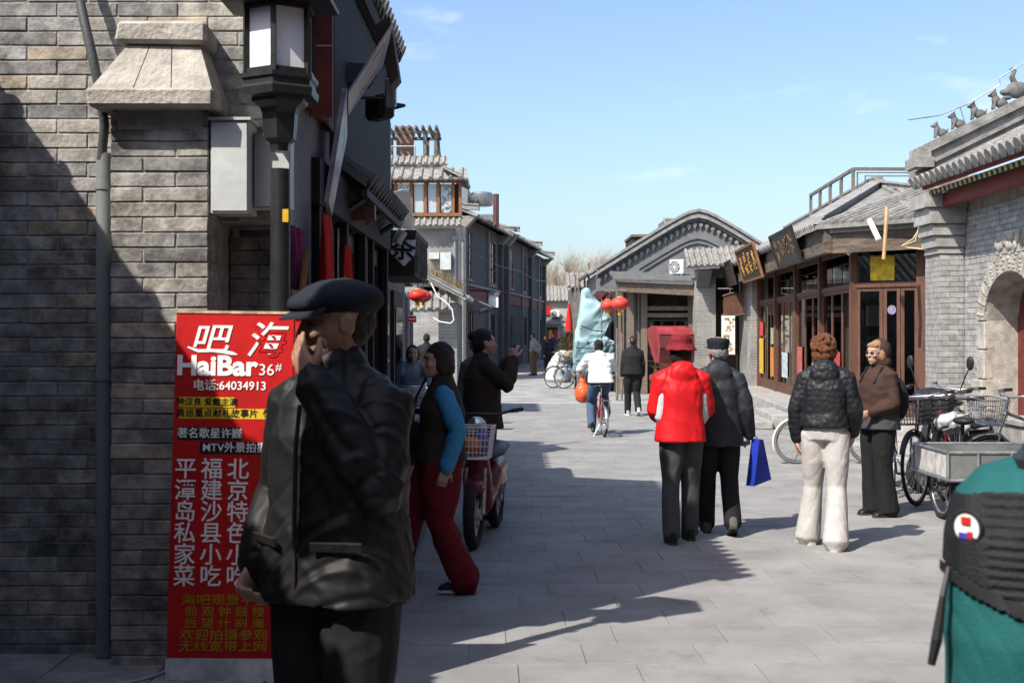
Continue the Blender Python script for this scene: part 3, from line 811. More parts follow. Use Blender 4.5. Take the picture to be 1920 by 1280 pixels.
# ------------------------------------------------------------------ grey gable house (right, far)
YG = 37.0
gb = frame('gable_house', 'grey house with a curved double moulded gable turned to the street', 'building', (2.55,YG), (9.0,YG))
def ug(px): return (px-960)/F_PX*YG-2.55
def zg(py): return EYE-(py-HOR)/F_PX*YG
apex_u, apex_z = ug(1308), zg(404)
prof = []
for i in range(25):
    t = -1+2*i/24
    d = abs(t); drop = 1.72*(math.sqrt(d*d+0.012)-0.1095)/(1-0.1)
    prof.append((apex_u+t*3.05, apex_z-drop))
wall = [(prof[0][0]+0.1,0),(prof[-1][0]-0.1,0)] + [(u,z-0.05) for u,z in prof[::-1]]
MB().prism([(u,0,z) for u,z in wall],(0,5,0)).build('wall', m_render, gb)
def band(off0, off1, y0, y1, name, m_):
    pts = [(u,z+off1) for u,z in prof]+[(u,z+off0) for u,z in prof[::-1]]
    vs=[]; fs=[]; n=len(prof); mb=MB()
    for i in range(n-1):
        a,b=prof[i],prof[i+1]
        mb.add([(a[0],y0,a[1]+off0),(b[0],y0,b[1]+off0),(b[0],y0,b[1]+off1),(a[0],y0,a[1]+off1),(a[0],y1,a[1]+off0),(b[0],y1,b[1]+off0),(b[0],y1,b[1]+off1),(a[0],y1,a[1]+off1)],
               [(0,1,2,3),(7,6,5,4),(0,4,5,1),(3,2,6,7)]+([(0,3,7,4)] if i==0 else [])+([(1,5,6,2)] if i==n-2 else []))
    return mb.build(name, m_, gb)
band(0.10,0.19,-0.22,0.14,'verge_ridge',m_ridge)
band(0.02,0.10,-0.16,-0.002,'verge_moulding',m_tile_d)
band(-0.08,0.02,-0.20,-0.003,'verge_moulding',m_ridge)
band(-0.17,-0.085,-0.12,-0.004,'verge_moulding',m_tile_d)
for i in range(34):
    t = -0.97+1.94*i/33; k = (t+1)*12; a = int(min(k,23)); f = k-a
    u = prof[a][0]*(1-f)+prof[a+1][0]*f; z = prof[a][1]*(1-f)+prof[a+1][1]*f-0.27
    MB().lathe([(0.058,0),(0.058,0.09)],(u,-0.09,z),10,Matrix.Rotation(-pi/2,3,'X')).prism([(u-0.05,-0.07,z-0.05),(u+0.05,-0.07,z-0.05),(u,-0.07,z-0.13)],(0,0.06,0)).build('verge_tile', m_tile, gb)
for s0,s1 in ((0.62,0.70),(0.78,0.84)):
    pr = [(u*1.0,z) for u,z in prof]
    mb = MB()
    for i in range(5,19):
        a,b=prof[i],prof[i+1]
        mb.add([(a[0],-0.05,a[1]-s1),(b[0],-0.05,b[1]-s1),(b[0],-0.05,b[1]-s0),(a[0],-0.05,a[1]-s0),(a[0],-0.001,a[1]-s1),(b[0],-0.001,b[1]-s1),(b[0],-0.001,b[1]-s0),(a[0],-0.001,a[1]-s0)],[(0,1,2,3),(0,4,5,1),(3,2,6,7)])
    mb.build('gable_moulding', m_render, gb)
tile_roof(gb,(prof[0][0]-0.25,5.0,prof[0][1]-0.02),(prof[0][0]-0.25,0.15,prof[0][1]-0.02),(3.2,0,1.8),sp=0.22,r=0.06)
tile_roof(gb,(prof[-1][0]+0.2,0.15,prof[-1][1]+0.0),(prof[-1][0]+0.2,5.0,prof[-1][1]+0.0),(-3.2,0,1.8),sp=0.22,r=0.06)
# pieces of the roofs behind it
rb = frame('rear_tiled_roof', 'small tiled roof end rising behind the curved gable', 'building', (at(1250,430,43).x,43), (at(1292,430,43).x,43))
Wr = (1296-1250)/F_PX*43
bx(0,0.3,0,Wr,2.5,zg(430)+0.9).build('wall', m_render, rb)
tile_roof(rb,(-0.02,0,EYE+(HOR-424)/F_PX*43),(Wr+0.02,0,EYE+(HOR-424)/F_PX*43),(0,0.8,0.34),sp=0.11,r=0.045)
rr = frame('red_wall_house', 'flat roofed house with a red painted wall showing left of the gable', 'building', (at(1188,460,50).x,50), (at(1245,460,50).x,50))
Wq = 57/F_PX*50
zt = EYE+(HOR-440)/F_PX*50
bx(0,0,0,Wq,3,zt-0.35).build('wall', m_red, rr); bx(-0.05,-0.1,zt-0.349,Wq+0.6,3,zt-0.1).build('parapet', m_dark, rr); bx(-0.1,-0.2,zt-0.099,Wq+0.6,3,zt).build('roof', m_wood_old, rr)

# ------------------------------------------------------------------ weathered wooden shop front in front of the gable
YS = 34.2
sh = frame('wooden_shack', 'weathered timber shop front with a sagging plank fascia below the gable', 'building', (at(1158,700,YS).x,YS), (at(1305,700,YS).x,YS))
def us(px): return (px-1158)/F_PX*YS
def zs(py): return EYE-(py-HOR)/F_PX*YS
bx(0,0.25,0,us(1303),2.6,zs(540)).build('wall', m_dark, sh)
MB().prism([(us(1150),-0.75,zs(548)),(us(1306),-0.55,zs(556)),(us(1306),-0.55,zs(536)),(us(1150),-0.75,zs(530))],(0,0.07,0)).build('fascia', m_wood_old, sh)
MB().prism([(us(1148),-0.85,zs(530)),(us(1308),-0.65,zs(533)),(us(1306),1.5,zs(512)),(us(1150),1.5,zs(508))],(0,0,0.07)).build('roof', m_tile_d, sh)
for px in (1163,1182,1207,1296):
    bx(us(px)-0.09,-0.10,0,us(px)+0.09,0.08,zs(541)).build('post', m_wood_old, sh)
for py in (577,590): bx(us(1210),-0.06,zs(py+5),us(1296),0.02,zs(py-3)).build('rail', m_wood_old, sh)
for px in (1166,1171,1176,1186,1191,1197): bx(us(px)-0.03,-0.03,0.2,us(px)+0.03,0.02,zs(548)).build('board', m_wood_grey, sh)
window(sh,us(1214),us(1294),zs(690),zs(598),0.05,0.06,3,1,m_wood_dk)

# ------------------------------------------------------------------ brick pier, doorway with small eave (right)
YP = 33.0
dp = frame('brick_doorway', 'shaded doorway between grey brick piers under a small tiled eave', 'building', (at(1308,700,YP).x,YP), (at(1424,700,YP).x,YP))
def ud(px): return (px-1308)/F_PX*YP
def zd(py): return EYE-(py-HOR)/F_PX*YP
bx(0,-0.0,0,ud(1342),0.9,zd(520)).build('pier', m_fbrick_l, dp)
bx(ud(1397),-0.9,0,ud(1417),0.8,zd(515)).build('pier', m_fbrick_l, dp)
bx(ud(1342),0.82,0,ud(1397),0.95,zd(500)).build('back_wall', m_dark, dp)
bx(ud(1348),0.7,0.05,ud(1392),0.815,zd(560)).build('door', m_wood_dk, dp)
MB().prism([(-0.05,-0.02,zd(520)),(ud(1418),-0.02,zd(520)),(ud(1418),-0.02,zd(500)),(-0.05,-0.02,zd(505))],(0,1.0,0)).build('lintel', m_fbrick, dp)
tile_roof(dp,(-0.4,-0.75,zd(503)),(ud(1412),-0.85,zd(495)),(0.1,0.9,0.5),sp=0.15,r=0.05,m_=m_tile)
MB().prism([(-0.05,-0.02,zd(540)),(-0.05,-0.6,zd(508)),(-0.05,-0.02,zd(508))],(0.35,0,0)).build('corbel', m_fbrick, dp)

# ------------------------------------------------------------------ long timber shop (right)
S1A, S1C = Vector((6.26,31.3)), Vector((5.60,20.2))
sp1 = frame('timber_shop', 'long brown timber shop with glazed doors, tiled hip roof and sign boards', 'building', S1A, S1C)
PZ = 0.34
CH = (11.12,0.0); DH = (12.05,1.10)
mb = MB(); mb.prism([(-0.6,2.6,PZ),(-0.6,2.5,3.2),(11.8,2.5,3.2),(11.8,2.6,PZ)],(0,0.1,0))
bw = MB(); bw.box(-0.6,2.6,0,11.9,2.8,4.2); bw.box(-0.9,-0.15,0,0.05,2.6,3.1); bw.box(11.9,1.15,0,12.1,2.8,3.1)
bw.build('wall', m_fbrick_l, sp1)
MB().prism([(0.05,0.3,0.02),(11.0,0.3,0.02),(11.8,1.2,0.02),(11.9,2.6,0.02),(0.05,2.6,0.02)],(0,0,PZ-0.03)).build('shop_floor', m_wood_dk, sp1)
MB().prism([(0.05,0.0,3.12),(11.1,0.0,3.12),(12.0,1.1,3.12),(11.9,2.6,3.12),(0.05,2.6,3.12)],(0,0,0.05)).build('ceiling', m_dark, sp1)
posts = [0.15,2.9,5.6,8.3,11.05]
for u in posts: bx(u-0.08,-0.02,PZ,u+0.08,0.14,3.12).build('column', m_wood_br, sp1)
def leaf(parent, M_, w, z0, z1, sill=0.0, name='door'):
    """a glazed door leaf, local x along, in the matrix M_"""
    mb = MB(); fw = 0.06
    mb.box(0,0.015,z0,fw,0.045,z1); mb.box(w-fw,0.015,z0,w,0.045,z1); mb.box(fw,0.017,z1-fw,w-fw,0.043,z1); mb.box(fw,0.017,z0,w-fw,0.043,z0+0.22+sill)
    me = mb.mesh(name, m_wood_br); me.transform(M_); f = link(name, me, parent)
    me = bx(fw-0.01,0.026,z0+0.21+sill,w-fw+0.01,0.034,z1-fw+0.01).mesh('pane', m_glass); me.transform(M_); link('pane', me, f)
    return f
for i in range(4):
    a, b = posts[i]+0.08, posts[i+1]-0.08
    bx(a,0.02,2.42,b,0.10,2.50).build('transom', m_wood_br, sp1)
    n = 3
    w = (b-a)/n
    for k in range(n):
        leaf(sp1, Matrix.Translation((a+k*w+0.004,0.03,0)), w-0.008, PZ, 2.418)
        f = bx(a+k*w+0.03,0.055,2.502,a+(k+1)*w-0.03,0.065,3.1).build('transom_pane', m_glass, sp1)
    bx(a,0.02,3.02,b,0.09,3.12).build('top_rail', m_wood_br, sp1)
cd = Vector((DH[0]-CH[0],DH[1]-CH[1],0)); cl = cd.length; ca = math.atan2(cd.y,cd.x)
Mc = Matrix.Translation((CH[0],CH[1],0)) @ Matrix.Rotation(ca,4,'Z')
for (u0,u1) in ((0.06,0.52),(0.53,0.82),(0.83,1.12)):
    leaf(sp1, Mc @ Matrix.Translation((u0,0.03,0)), u1-u0, PZ, 2.418)
for nme,(u0,u1,y0,y1,z0,z1) in {'transom':(0.05,1.13,0.02,0.1,2.42,2.50),'top_rail':(0.05,1.13,0.02,0.1,3.02,3.12)}.items():
    me = bx(u0,y0,z0,u1,y1,z1).mesh(nme,m_wood_br); me.transform(Mc); link(nme,me,sp1)
me = bx(0.06,0.05,2.5,1.12,0.06,3.02).mesh('transom_pane',m_glass); me.transform(Mc); link('transom_pane',me,sp1)
me = bx(1.14,-0.06,0.1,1.44,0.25,3.12).mesh('column',m_wood_br); me.transform(Mc); link('column',me,sp1)
# fascia and eave soffit
MB().box(-0.9,-0.5,2.98,11.37,-0.38,3.42).build('fascia', mat('fascia wood',(0.105,0.082,0.064),0.85,var=0.45,vscale=3,bump=0.4,bscale=25,stretch=(1,1,6)), sp1)
me = bx(-0.22,-0.42,2.975,1.62,-0.34,3.42).mesh('fascia',MATS['fascia wood']); me.transform(Mc); link('fascia',me,sp1)
me = bx(-0.22,-0.46,3.30,1.66,-0.421,3.42).mesh('fascia_strip',m_ridge); me.transform(Mc); link('fascia_strip',me,sp1)
MB().prism([(-0.9,-0.37,3.13),(11.2,-0.37,3.13),(11.12,0.3,3.13),(-0.9,0.3,3.13)],(0,0,0.04)).build('soffit', m_wood_dk, sp1)
# roof
Rg = (7.6,1.25,4.5)
tile_roof(sp1,(-3.2,-0.62,3.43),(7.6,-0.62,3.43),(0,1.87,1.07),sp=0.19,r=0.055,slab=0.06,step=0.2)
rf = MB().prism([(7.6,-0.62,3.43),(11.3,-0.62,3.43),Rg],(0,0,-0.06)).build('roof', m_tile, sp1)
E2 = Vector((12.55,0.70,3.43)); E1_ = Vector((11.3,-0.62,3.43))
MB().prism([E1_,E2,(12.7,3.0,3.43),Rg],(0,0,-0.06)).build('roof', m_tile, sp1)
def hip_rows(parent, e0, e1, apex, sp, r, m_, e2=None):
    """tile rows up a triangular (or four sided) slope, each cut at the hip"""
    e0, e1, apex = Vector(e0), Vector(e1), Vector(apex); x = (e1-e0).normalized(); n = x.cross(apex-e0).normalized(); y = n.cross(x).normalized()
    if y.z < 0: y = -y
    ax, ay = (apex-e0).dot(x), (apex-e0).dot(y); W = (e1-e0).length
    k = 0
    while (k+0.5)*sp < W:
        t = (k+0.5)*sp
        if e2 is None: h = ay*(t/ax if t < ax else (W-t)/(W-ax)) if 0 < ax < W else ay*(t/ax if ax >= W else (W-t)/(W-ax))
        else:
            h = ay*t/ax if t < ax else ay
        h = max(0.0, h)
        if h > 0.08:
            p0 = e0+x*t+Vector((0,0,0.012)); MB().tube([p0, p0+y*h], r, 7).build('tile_row', m_, parent)
        k += 1
hip_rows(rf, (7.6,-0.62,3.43), E1_, Rg, 0.19, 0.055, m_tile)
hip_rows(rf, E1_, E2, Rg, 0.17, 0.05, m_tile, e2=True)
hip_rows(rf, E2, (12.7,3.0,3.43), Rg, 0.19, 0.055, m_tile)
ridge_bar(sp1,[(-3.2,1.25,4.46),Rg],0.2,0.2)
ridge_bar(sp1,[Rg,(11.25,-0.6,3.46)],0.24,0.13)
ridge_bar(sp1,[Rg,(12.6,2.6,3.6)],0.24,0.12)
# roof terrace railing
rl = thing('terrace_railing', 'dark slatted railing on the roof terrace above the timber shop', 'railing', S1A.to_3d()); rl.rotation_euler = sp1.rotation_euler
tr = MB(); zt0, zt1 = 4.45, 4.91
tr.box(2.7,0.82,zt1-0.06,7.3,0.88,zt1)
tr.build('top_rail', m_wood_grey, rl)
for k in range(5): bx(2.7+k*1.13,0.82,zt0-0.25,2.77+k*1.13,0.88,zt1-0.06).build('post', m_wood_grey, rl)
q0 = Vector((7.3,0.85,0)); q1 = Vector((7.18,2.3,0)); dd = (q1-q0).normalized(); ln = (q1-q0).length
Mr = Matrix.Translation(q0) @ Matrix.Rotation(math.atan2(dd.y,dd.x),4,'Z')
mb = MB(); mb.box(0,-0.03,zt1-0.06,ln,0.03,zt1); mb.box(0,-0.03,zt0,ln,0.03,zt0+0.05); mb.box(ln-0.08,-0.04,zt0,ln,0.04,zt1)
me = mb.mesh('end_rail',m_wood_grey); me.transform(Mr); link('end_rail',me,rl)
mb = MB()
H = zt1-zt0-0.15
for k in range(4):
    e = k*0.065*2.4; f = k*0.065
    if H/2-f < 0.03: break
    for (x0,x1,z0,z1) in ((e+0.06,ln-0.1-e,f,f+0.022),(e+0.06,ln-0.1-e,H-f-0.022,H-f),(e+0.06,e+0.085,f,H-f),(ln-0.125-e,ln-0.1-e,f,H-f)):
        mb.box(x0,-0.012+k*0.001,zt0+0.06+z0,x1,0.012-k*0.001,zt0+0.06+z1)
me = mb.mesh('lattice',m_wood_grey); me.transform(Mr); link('lattice',me,rl)
# goods behind the glass
random.seed(21)
gcol = [(0.5,0.03,0.03),(0.55,0.33,0.03),(0.10,0.22,0.10),(0.4,0.08,0.2),(0.45,0.4,0.33),(0.12,0.16,0.3),(0.5,0.2,0.04)]
for k in range(9):
    u = 0.7+k*1.2
    cb = bx(u-0.5,0.62,PZ,u+0.5,0.70,PZ+1.95).build('shelf', m_wood_dk, sp1)
    for i in range(3):
        for j in range(4):
            c = random.choice(gcol); uu = u-0.4+j*0.2
            bx(uu,0.28+0.03*j,PZ+0.25+i*0.6,uu+random.uniform(0.1,0.17),0.615,PZ+0.25+i*0.6+random.uniform(0.15,0.45)).build('goods', mat('goods %d'%gcol.index(c), c, 0.6), cb)
for (u0,u1,z0,z1,c) in ((0.32,0.98,0.68,1.55,(0.55,0.36,0.03)),(0.40,0.92,1.62,1.95,(0.50,0.05,0.05)),(2.15,2.72,0.66,1.35,(0.50,0.20,0.04)),(2.2,2.6,1.42,1.8,(0.30,0.34,0.20)),(3.85,4.6,0.7,1.25,(0.42,0.48,0.52)),(5.85,6.4,0.7,1.4,(0.42,0.10,0.08)),(7.5,8.05,0.75,1.1,(0.45,0.40,0.30)),(9.5,10.1,0.8,1.35,(0.42,0.05,0.05))):
    bx(u0,0.006,z0,u1,0.012,z1).build('poster', mat('poster %.1f'%u0, c, 0.6, var=0.35, vscale=9), sp1)
me = bx(0.30,0.048,2.53,0.72,0.052,2.92).mesh('poster', mat('yellow poster',(0.62,0.40,0.02),0.6,var=0.3,vscale=9)); me.transform(Mc); link('poster',me,sp1)
me = MB().lathe([(0.075,0),(0.075,0.004)],(0.675,0.046,2.05),18,Matrix.Rotation(pi/2,3,'X')).mesh('sticker', mat('round sticker',(0.5,0.3,0.1),0.5,var=0.6,vscale=25,col2=(0.2,0.25,0.5))); me.transform(Mc); link('sticker',me,sp1)
# platform and steps
pf = thing('shop_platform', 'pale stone platform with steps in front of the timber shop', 'steps', S1A.to_3d()); pf.rotation_euler = sp1.rotation_euler
for k in range(10):
    u = -0.6+k*1.2
    MB().cbox(u+0.004,-0.75,0.0,u+1.196,0.28,PZ-0.006,c=0.012,jit=0.004).build('kerb_stone', m_stone_g, pf)
MB().prism([(11.4,-0.75,0),(12.6,0.8,0),(12.0,1.4,0),(11.4,0.28,0)],(0,0,PZ-0.01)).build('corner_stone', m_stone_g, pf)
for u in (7.6,): 
    MB().cbox(u,-1.5,0.0,u+2.4,-1.12,0.13,c=0.012,jit=0.004).build('step', m_stone_g, pf)
    MB().cbox(u+0.1,-1.12,0.0,u+2.3,-0.755,0.245,c=0.012,jit=0.004).build('step', m_stone_g, pf)
# sign boards over the shop
def carved(parent, M_, w, h, m_, n, seed):
    random.seed(seed)
    for c in range(n):
        mb = MB(); cx = -w/2+(c+0.5)*w/n; s = min(w/n,h)*0.42
        for k in range(9):
            mb.obox((cx+random.uniform(-s,s)*0.6, random.uniform(-s,s)*0.75, 0.0),(random.uniform(0.4,1.3)*s, s*0.16, 0.012),(0,0,random.choice((0,pi/2,0.6,-0.6))))
        me = mb.mesh('carving', m_); me.transform(M_); link('carving', me, parent)
def plaque(name, label, u0, u1, z0, z1, tilt, mb_, mf, mg, n, seed):
    o = thing(name, label, 'sign', sp1.matrix_basis @ Vector(((u0+u1)/2,-0.6,z0))); o.rotation_euler = sp1.rotation_euler
    w, h = u1-u0, z1-z0
    Mx = Matrix.Rotation(pi/2+tilt,4,'X')
    T = lambda me: (me.transform(Mx), me)[1]
    lift = Matrix.Translation((0,h/2,0))
    bd = link('board', T(bx(-w/2,0,-0.03,w/2,h,0.0).mesh('board',mb_)), o)
    fm = MB(); t = 0.05
    fm.box(-w/2-t,-t,-0.035,w/2+t,0,0.02); fm.box(-w/2-t,h,-0.035,w/2+t,h+t,0.02); fm.box(-w/2-t,0,-0.035,-w/2,h,0.02); fm.box(w/2,0,-0.035,w/2+t,h,0.02)
    link('border', T(fm.mesh('border',mf)), o)
    carved(o, Mx @ lift @ Matrix.Translation((0,0,0.008)), w*0.9, h*0.8, mg, n, seed)
bpy.context.view_layer.update()
plaque('carved_plaque','carved brown plaque in an orange wood frame under the shop eave',2.0,5.0,2.92,3.62,0.28,m_wood_dk,m_wood_or,m_gold,4,3)
plaque('black_plaque','long black plaque with faded gold characters under the shop eave',7.3,9.7,2.98,3.55,0.30,m_black,m_blackp,mat('faded gold',(0.16,0.10,0.035),0.6),4,5)
plaque('blank_plaque','dark blank plaque at the far end of the shop fascia',-1.9,0.3,2.95,3.5,0.25,m_wood_dk,m_wood_dk,m_wood_dk,1,6)
# tube lamp, bamboo pole and loose cable on the near corner of the fascia
tl = MB().tube([at(1630,412,18.9),at(1648,450,18.75)],0.045,10).build('tube_lamp', m_white, smooth=40); tag(tl,'white tube lamp fixed slantwise on the shop fascia','lamp')
bm_ = MB().tube([at(1663,388,18.6),at(1660,440,18.5),at(1657,486,18.5)],0.028,8).build('bamboo_pole', mat('bamboo',(0.42,0.27,0.13),0.6), smooth=40); tag(bm_,'short bamboo pole hanging upright in front of the shop fascia','pole')
cb = MB().tube([at(1736,372,18.4),at(1730,420,18.4),at(1712,448,18.4),at(1692,460,18.4),at(1700,464,18.4),at(1760,470,18.2)],0.012,6).tube([at(1736,372,18.4),at(1722,430,18.4),at(1716,452,18.4),at(1690,462,18.4)],0.012,6).build('loose_cable', mat('yellowed cable',(0.5,0.4,0.25),0.6)); tag(cb,'yellowed cable looping from the shop eave to the brick gate','cable')
for k,(px,py,lab) in enumerate(((1487,452,'left of the two small spot lamps beside the black plaque'),(1512,443,'right of the two small spot lamps beside the black plaque'),(1590,468,'small spot lamp under the right end of the black plaque'))):
    Yk = (23.2,22.3,20.0)[k]; p = at(px,py,Yk)
    s_ = thing('spot_lamp',lab,'lamp',p,0,'spot lamps on the shop fascia')
    MB().lathe([(0.03,-0.1),(0.05,-0.08),(0.075,0.06),(0.07,0.065)],(0,0,0),12,Matrix.Rotation(2.2,3,'Y')).build('lamp_head', m_steel if k<2 else m_white, s_, smooth=40)
    MB().tube([(0,0,0),(0.3,0.1,0.06)],0.014,6).build('arm', m_black, s_)

# ------------------------------------------------------------------ unseen houses added around the camera to cut skylight on the near left
for k,(A,B,hh,lab) in enumerate((((-3.5,-14.0),(-3.5,1.0),4.6,'added long grey house left behind the viewpoint, cuts skylight'),
                                 ((4.9,10.3),(4.9,-2.8),6.4,'added tall timber house right of the viewpoint, cuts skylight'),
                                 ((9.0,-2.9),(-3.3,-2.9),7.4,'added tall grey house close behind the viewpoint, cuts skylight'))):
    L = math.hypot(B[0]-A[0],B[1]-A[1])
    h = frame('sky_block_house', lab, 'building', A, B, 'added houses behind the viewpoint')
    bx(0,0,0,L,4.0,hh).build('wall', m_fbrick if k != 1 else m_wood_br, h)
    tile_roof(h,(-0.1,-0.4,hh),(L+0.1,-0.4,hh),(0,2.4,1.1),sp=0.3,r=0.08,m_=m_tile_d)
    for i in range(int(L/3)):
        d = bx(0.8+i*3,-0.05,0.1,2.2+i*3,-0.003,2.4).build('door', m_wood_dk, h)
        bx(1.0+i*3,-0.062,1.0,2.0+i*3,-0.052,2.2).build('pane', m_glass, d)
    bx(0,-0.12,2.7,L,-0.002,3.1).build('beam', m_wood_br, h)
# ------------------------------------------------------------------ brick gate with arch (right edge)
gt = thing('brick_gate', 'grey brick gate house with a pale stone arch and tiled roof at the right edge', 'building', (6.6,15.5,0))
GR = Vector((6.6,15.5,0))
GX, GF = 6.27, 17.0
AC, AR, AS = 15.42, 0.80, 1.84       # arch centre (along the street), half width, springing
m_gbrick = mat('pale grey brick', (0.30,0.295,0.285), 0.92, var=0.25, vscale=9, bump=0.5, bscale=70, rand=0.16)
bx(5.944,17.012,0,6.6,17.6,3.62).build('pier_core', m_mortar, gt, world=True)
def inarch(y,z,g=0.0):
    if abs(y-AC) > AR+g: return False
    if z < AS: return True
    return ((y-AC)/(AR+g))**2+((z-AS)/(0.62+g))**2 < 1
# arch wall: strips around the opening
aw = MB()
def arch_z(y, g=0.0):
    t = max(0.0,1-((y-AC)/(AR+g))**2); return AS+(0.62+g)*math.sqrt(t)
ys = [AC-AR+2*AR*i/24 for i in range(25)]
x0, x1 = GX+0.012, GX+0.5
aw.box(x0,11.0,0,x1,AC-AR,3.62); aw.box(x0,AC+AR,0,x1,17.0,3.62)
for a,b in zip(ys[:-1],ys[1:]):
    za, zb = arch_z(a), arch_z(b)
    aw.add([(x0,a,za),(x0,b,zb),(x0,b,3.62),(x0,a,3.62),(x1,a,za),(x1,b,zb),(x1,b,3.62),(x1,a,3.62)],[(0,1,2,3),(4,7,6,5),(0,4,5,1),(3,2,6,7)])
aw.build('arch_wall', m_stone, gt, world=True)
nb = 0
nb += brick_run(gt, 5.93, 6.268, 0.3, 3.4, 17.0, L=0.27, h=0.0745, m_=m_gbrick, place=lambda u,z:(Vector((u,17.0,z))-GR,0.0))
bs = MB()
brick_run(gt, 0, 0.6, 0.3, 3.4, 0, L=0.27, h=0.0745, stuff=bs, place=lambda u,z:(Vector((5.93,17.6-u,z)),-pi/2))
# arch wall brick, near part of view; u runs from the pier towards the camera
nb += brick_run(gt, 0, 3.4, 0.3, 3.42, 0, L=0.27, h=0.0745, d=0.08, m_=m_gbrick, skip=lambda u,z: inarch(17.0-u,z,0.27) or (z<1.08 and abs(17.0-u-AC)<AR+0.38) or (u>2.1 and z<1.9), place=lambda u,z:(Vector((GX,17.0-u,z))-GR,-pi/2))
brick_run(gt, 3.41, 5.9, 0.3, 3.42, 0, L=0.27, h=0.0745, stuff=bs, place=lambda u,z:(Vector((GX,17.0-u,z)),-pi/2))
tag(bs.build('brickwork', m_gbrick, gt, world=True), kind='stuff')
for o in gt.children:
    if o.name.startswith('brick') and not o.name.startswith('brickwork'):
        pass
# stone surround: voussoirs and jamb blocks
nv = 15
for i in range(nv):
    t0, t1 = pi*i/nv+0.008, pi*(i+1)/nv-0.008
    pts = []
    for t,g in ((t0,0),(t0,0.26),(t1,0.26),(t1,0)):
        pts.append((GX-0.03, AC-(AR+g)*cos(t), AS+(0.62+g)*sin(t)))
    v = MB().prism(pts,(0.12,0,0)).build('arch_stone', m_stone, gt, world=True)
    # carved scroll on each stone
    random.seed(i)
    tm = (t0+t1)/2
    for k in range(4):
        g = 0.05+0.055*k; p = Vector((GX-0.032, AC-(AR+g)*cos(tm+random.uniform(-.06,.06)), AS+(0.62+g)*sin(tm)))
        MB().sph(p,(0.012,0.045,0.022),8,5).build('carving', m_stone, v, world=True)
for k,(z0,z1) in enumerate(((0.3,0.68),(0.69,1.06),(1.07,1.45),(1.46,1.83))):
    g = 0.38 if k < 2 else 0.26
    for s in (-1,1):
        a = AC+s*AR; b = AC+s*(AR+g)
        MB().cbox(GX-0.03-(0.03 if k<2 else 0),min(a,b),z0,GX+0.10,max(a,b),z1,c=0.012,jit=0.006).build('jamb_stone', m_stone, gt, world=True)
bx(GX-0.04,AC-0.35,AS+0.84,GX+0.05,AC+0.35,AS+1.12).build('keystone_panel', m_stone, gt, world=True)
for k in range(10):
    random.seed(k); MB().sph((GX-0.05,AC-0.32+k*0.07,AS+0.97+random.uniform(-.06,.06)),(0.03,0.05,0.06),8,6).build('carving', m_stone, gt, world=True)
dr = bx(GX+0.42,AC-AR,0.3,GX+0.5,AC+AR,AS+0.6).build('gate_door', m_red_dk, gt, world=True)
for s in (-1,1):
    MB().torus((GX+0.40,AC+s*0.12,1.35),(1,0,0),0.06,0.012,16,6).build('ring_handle', m_gold, dr, world=True)
bx(5.8,11.0,0.0,7.2,17.0,0.30).build('platform', m_stone_g, gt, world=True)
for k,(a,b,z) in enumerate(((5.45,5.795,0.16),)): MB().cbox(a,14.2,0,b,16.6,z,c=0.01,jit=0.003).build('step', m_stone_g, gt, world=True)
# corbel of the pier, beams, painted rafters
cbm = MB()
for k,(z0,z1,e) in enumerate(((2.78,2.86,0.03),(2.87,3.02,0.07),(3.03,3.18,0.12),(3.19,3.40,0.18),(3.41,3.60,0.24))):
    cbm.box(5.93-e,17.0-e*0.6,z0,6.26,17.55,z1)
cbm.build('corbel', m_stone_g, gt, world=True)
bx(5.92,11.0,3.42,6.05,17.0,3.60).build('eave_beam', mat('red beam',(0.16,0.022,0.018),0.6), gt, world=True)
m_raf = mat('green rafter paint',(0.045,0.12,0.085),0.6); m_raf2 = mat('ochre rafter end',(0.35,0.22,0.08),0.6)
me1 = bx(0,-0.035,-0.035,0.55,0.035,0.035).mesh('rafter', m_raf); me2 = bx(-0.006,-0.036,-0.036,0,0.036,0.036).mesh('rafter_end', m_raf2)
for k in range(34):
    y = 16.85-k*0.16
    r_ = link('rafter', me1, gt, Vector((5.75,y,3.60))-GR, (0,-0.25,0)); link('rafter_end', me2, r_)
bx(5.72,11.0,3.665,5.76,17.1,3.73).build('eave_board', mat('red board',(0.24,0.02,0.016),0.6), gt, world=True)
rf = tile_roof(gt, Vector((5.66,17.35,3.76))-GR, Vector((5.66,11.0,3.76))-GR, (2.6,0,1.27), sp=0.21, r=0.082, slab=0.07)
# verge ridge with its figures
vr = MB()
for (w,z0,z1) in ((0.36,0.0,0.05),(0.24,0.051,0.12),(0.36,0.121,0.165),(0.20,0.166,0.30),(0.32,0.301,0.345),(0.20,0.346,0.44)):
    a = Vector((5.62,17.25,3.80)); b = Vector((8.2,17.25,5.06))
    vr.prism([a+Vector((0,-w/2,z0)),a+Vector((0,w/2,z0)),a+Vector((0,w/2,z1)),a+Vector((0,-w/2,z1))], b-a)
vr.box(5.60,17.02,3.98,5.86,17.48,4.12); vr.box(5.66,17.08,4.121,5.84,17.42,4.26)
vr.build('verge_ridge', m_tile, gt, world=True)
def ridge_z(x): return 3.80+0.44+(x-5.62)*(1.26/2.58)
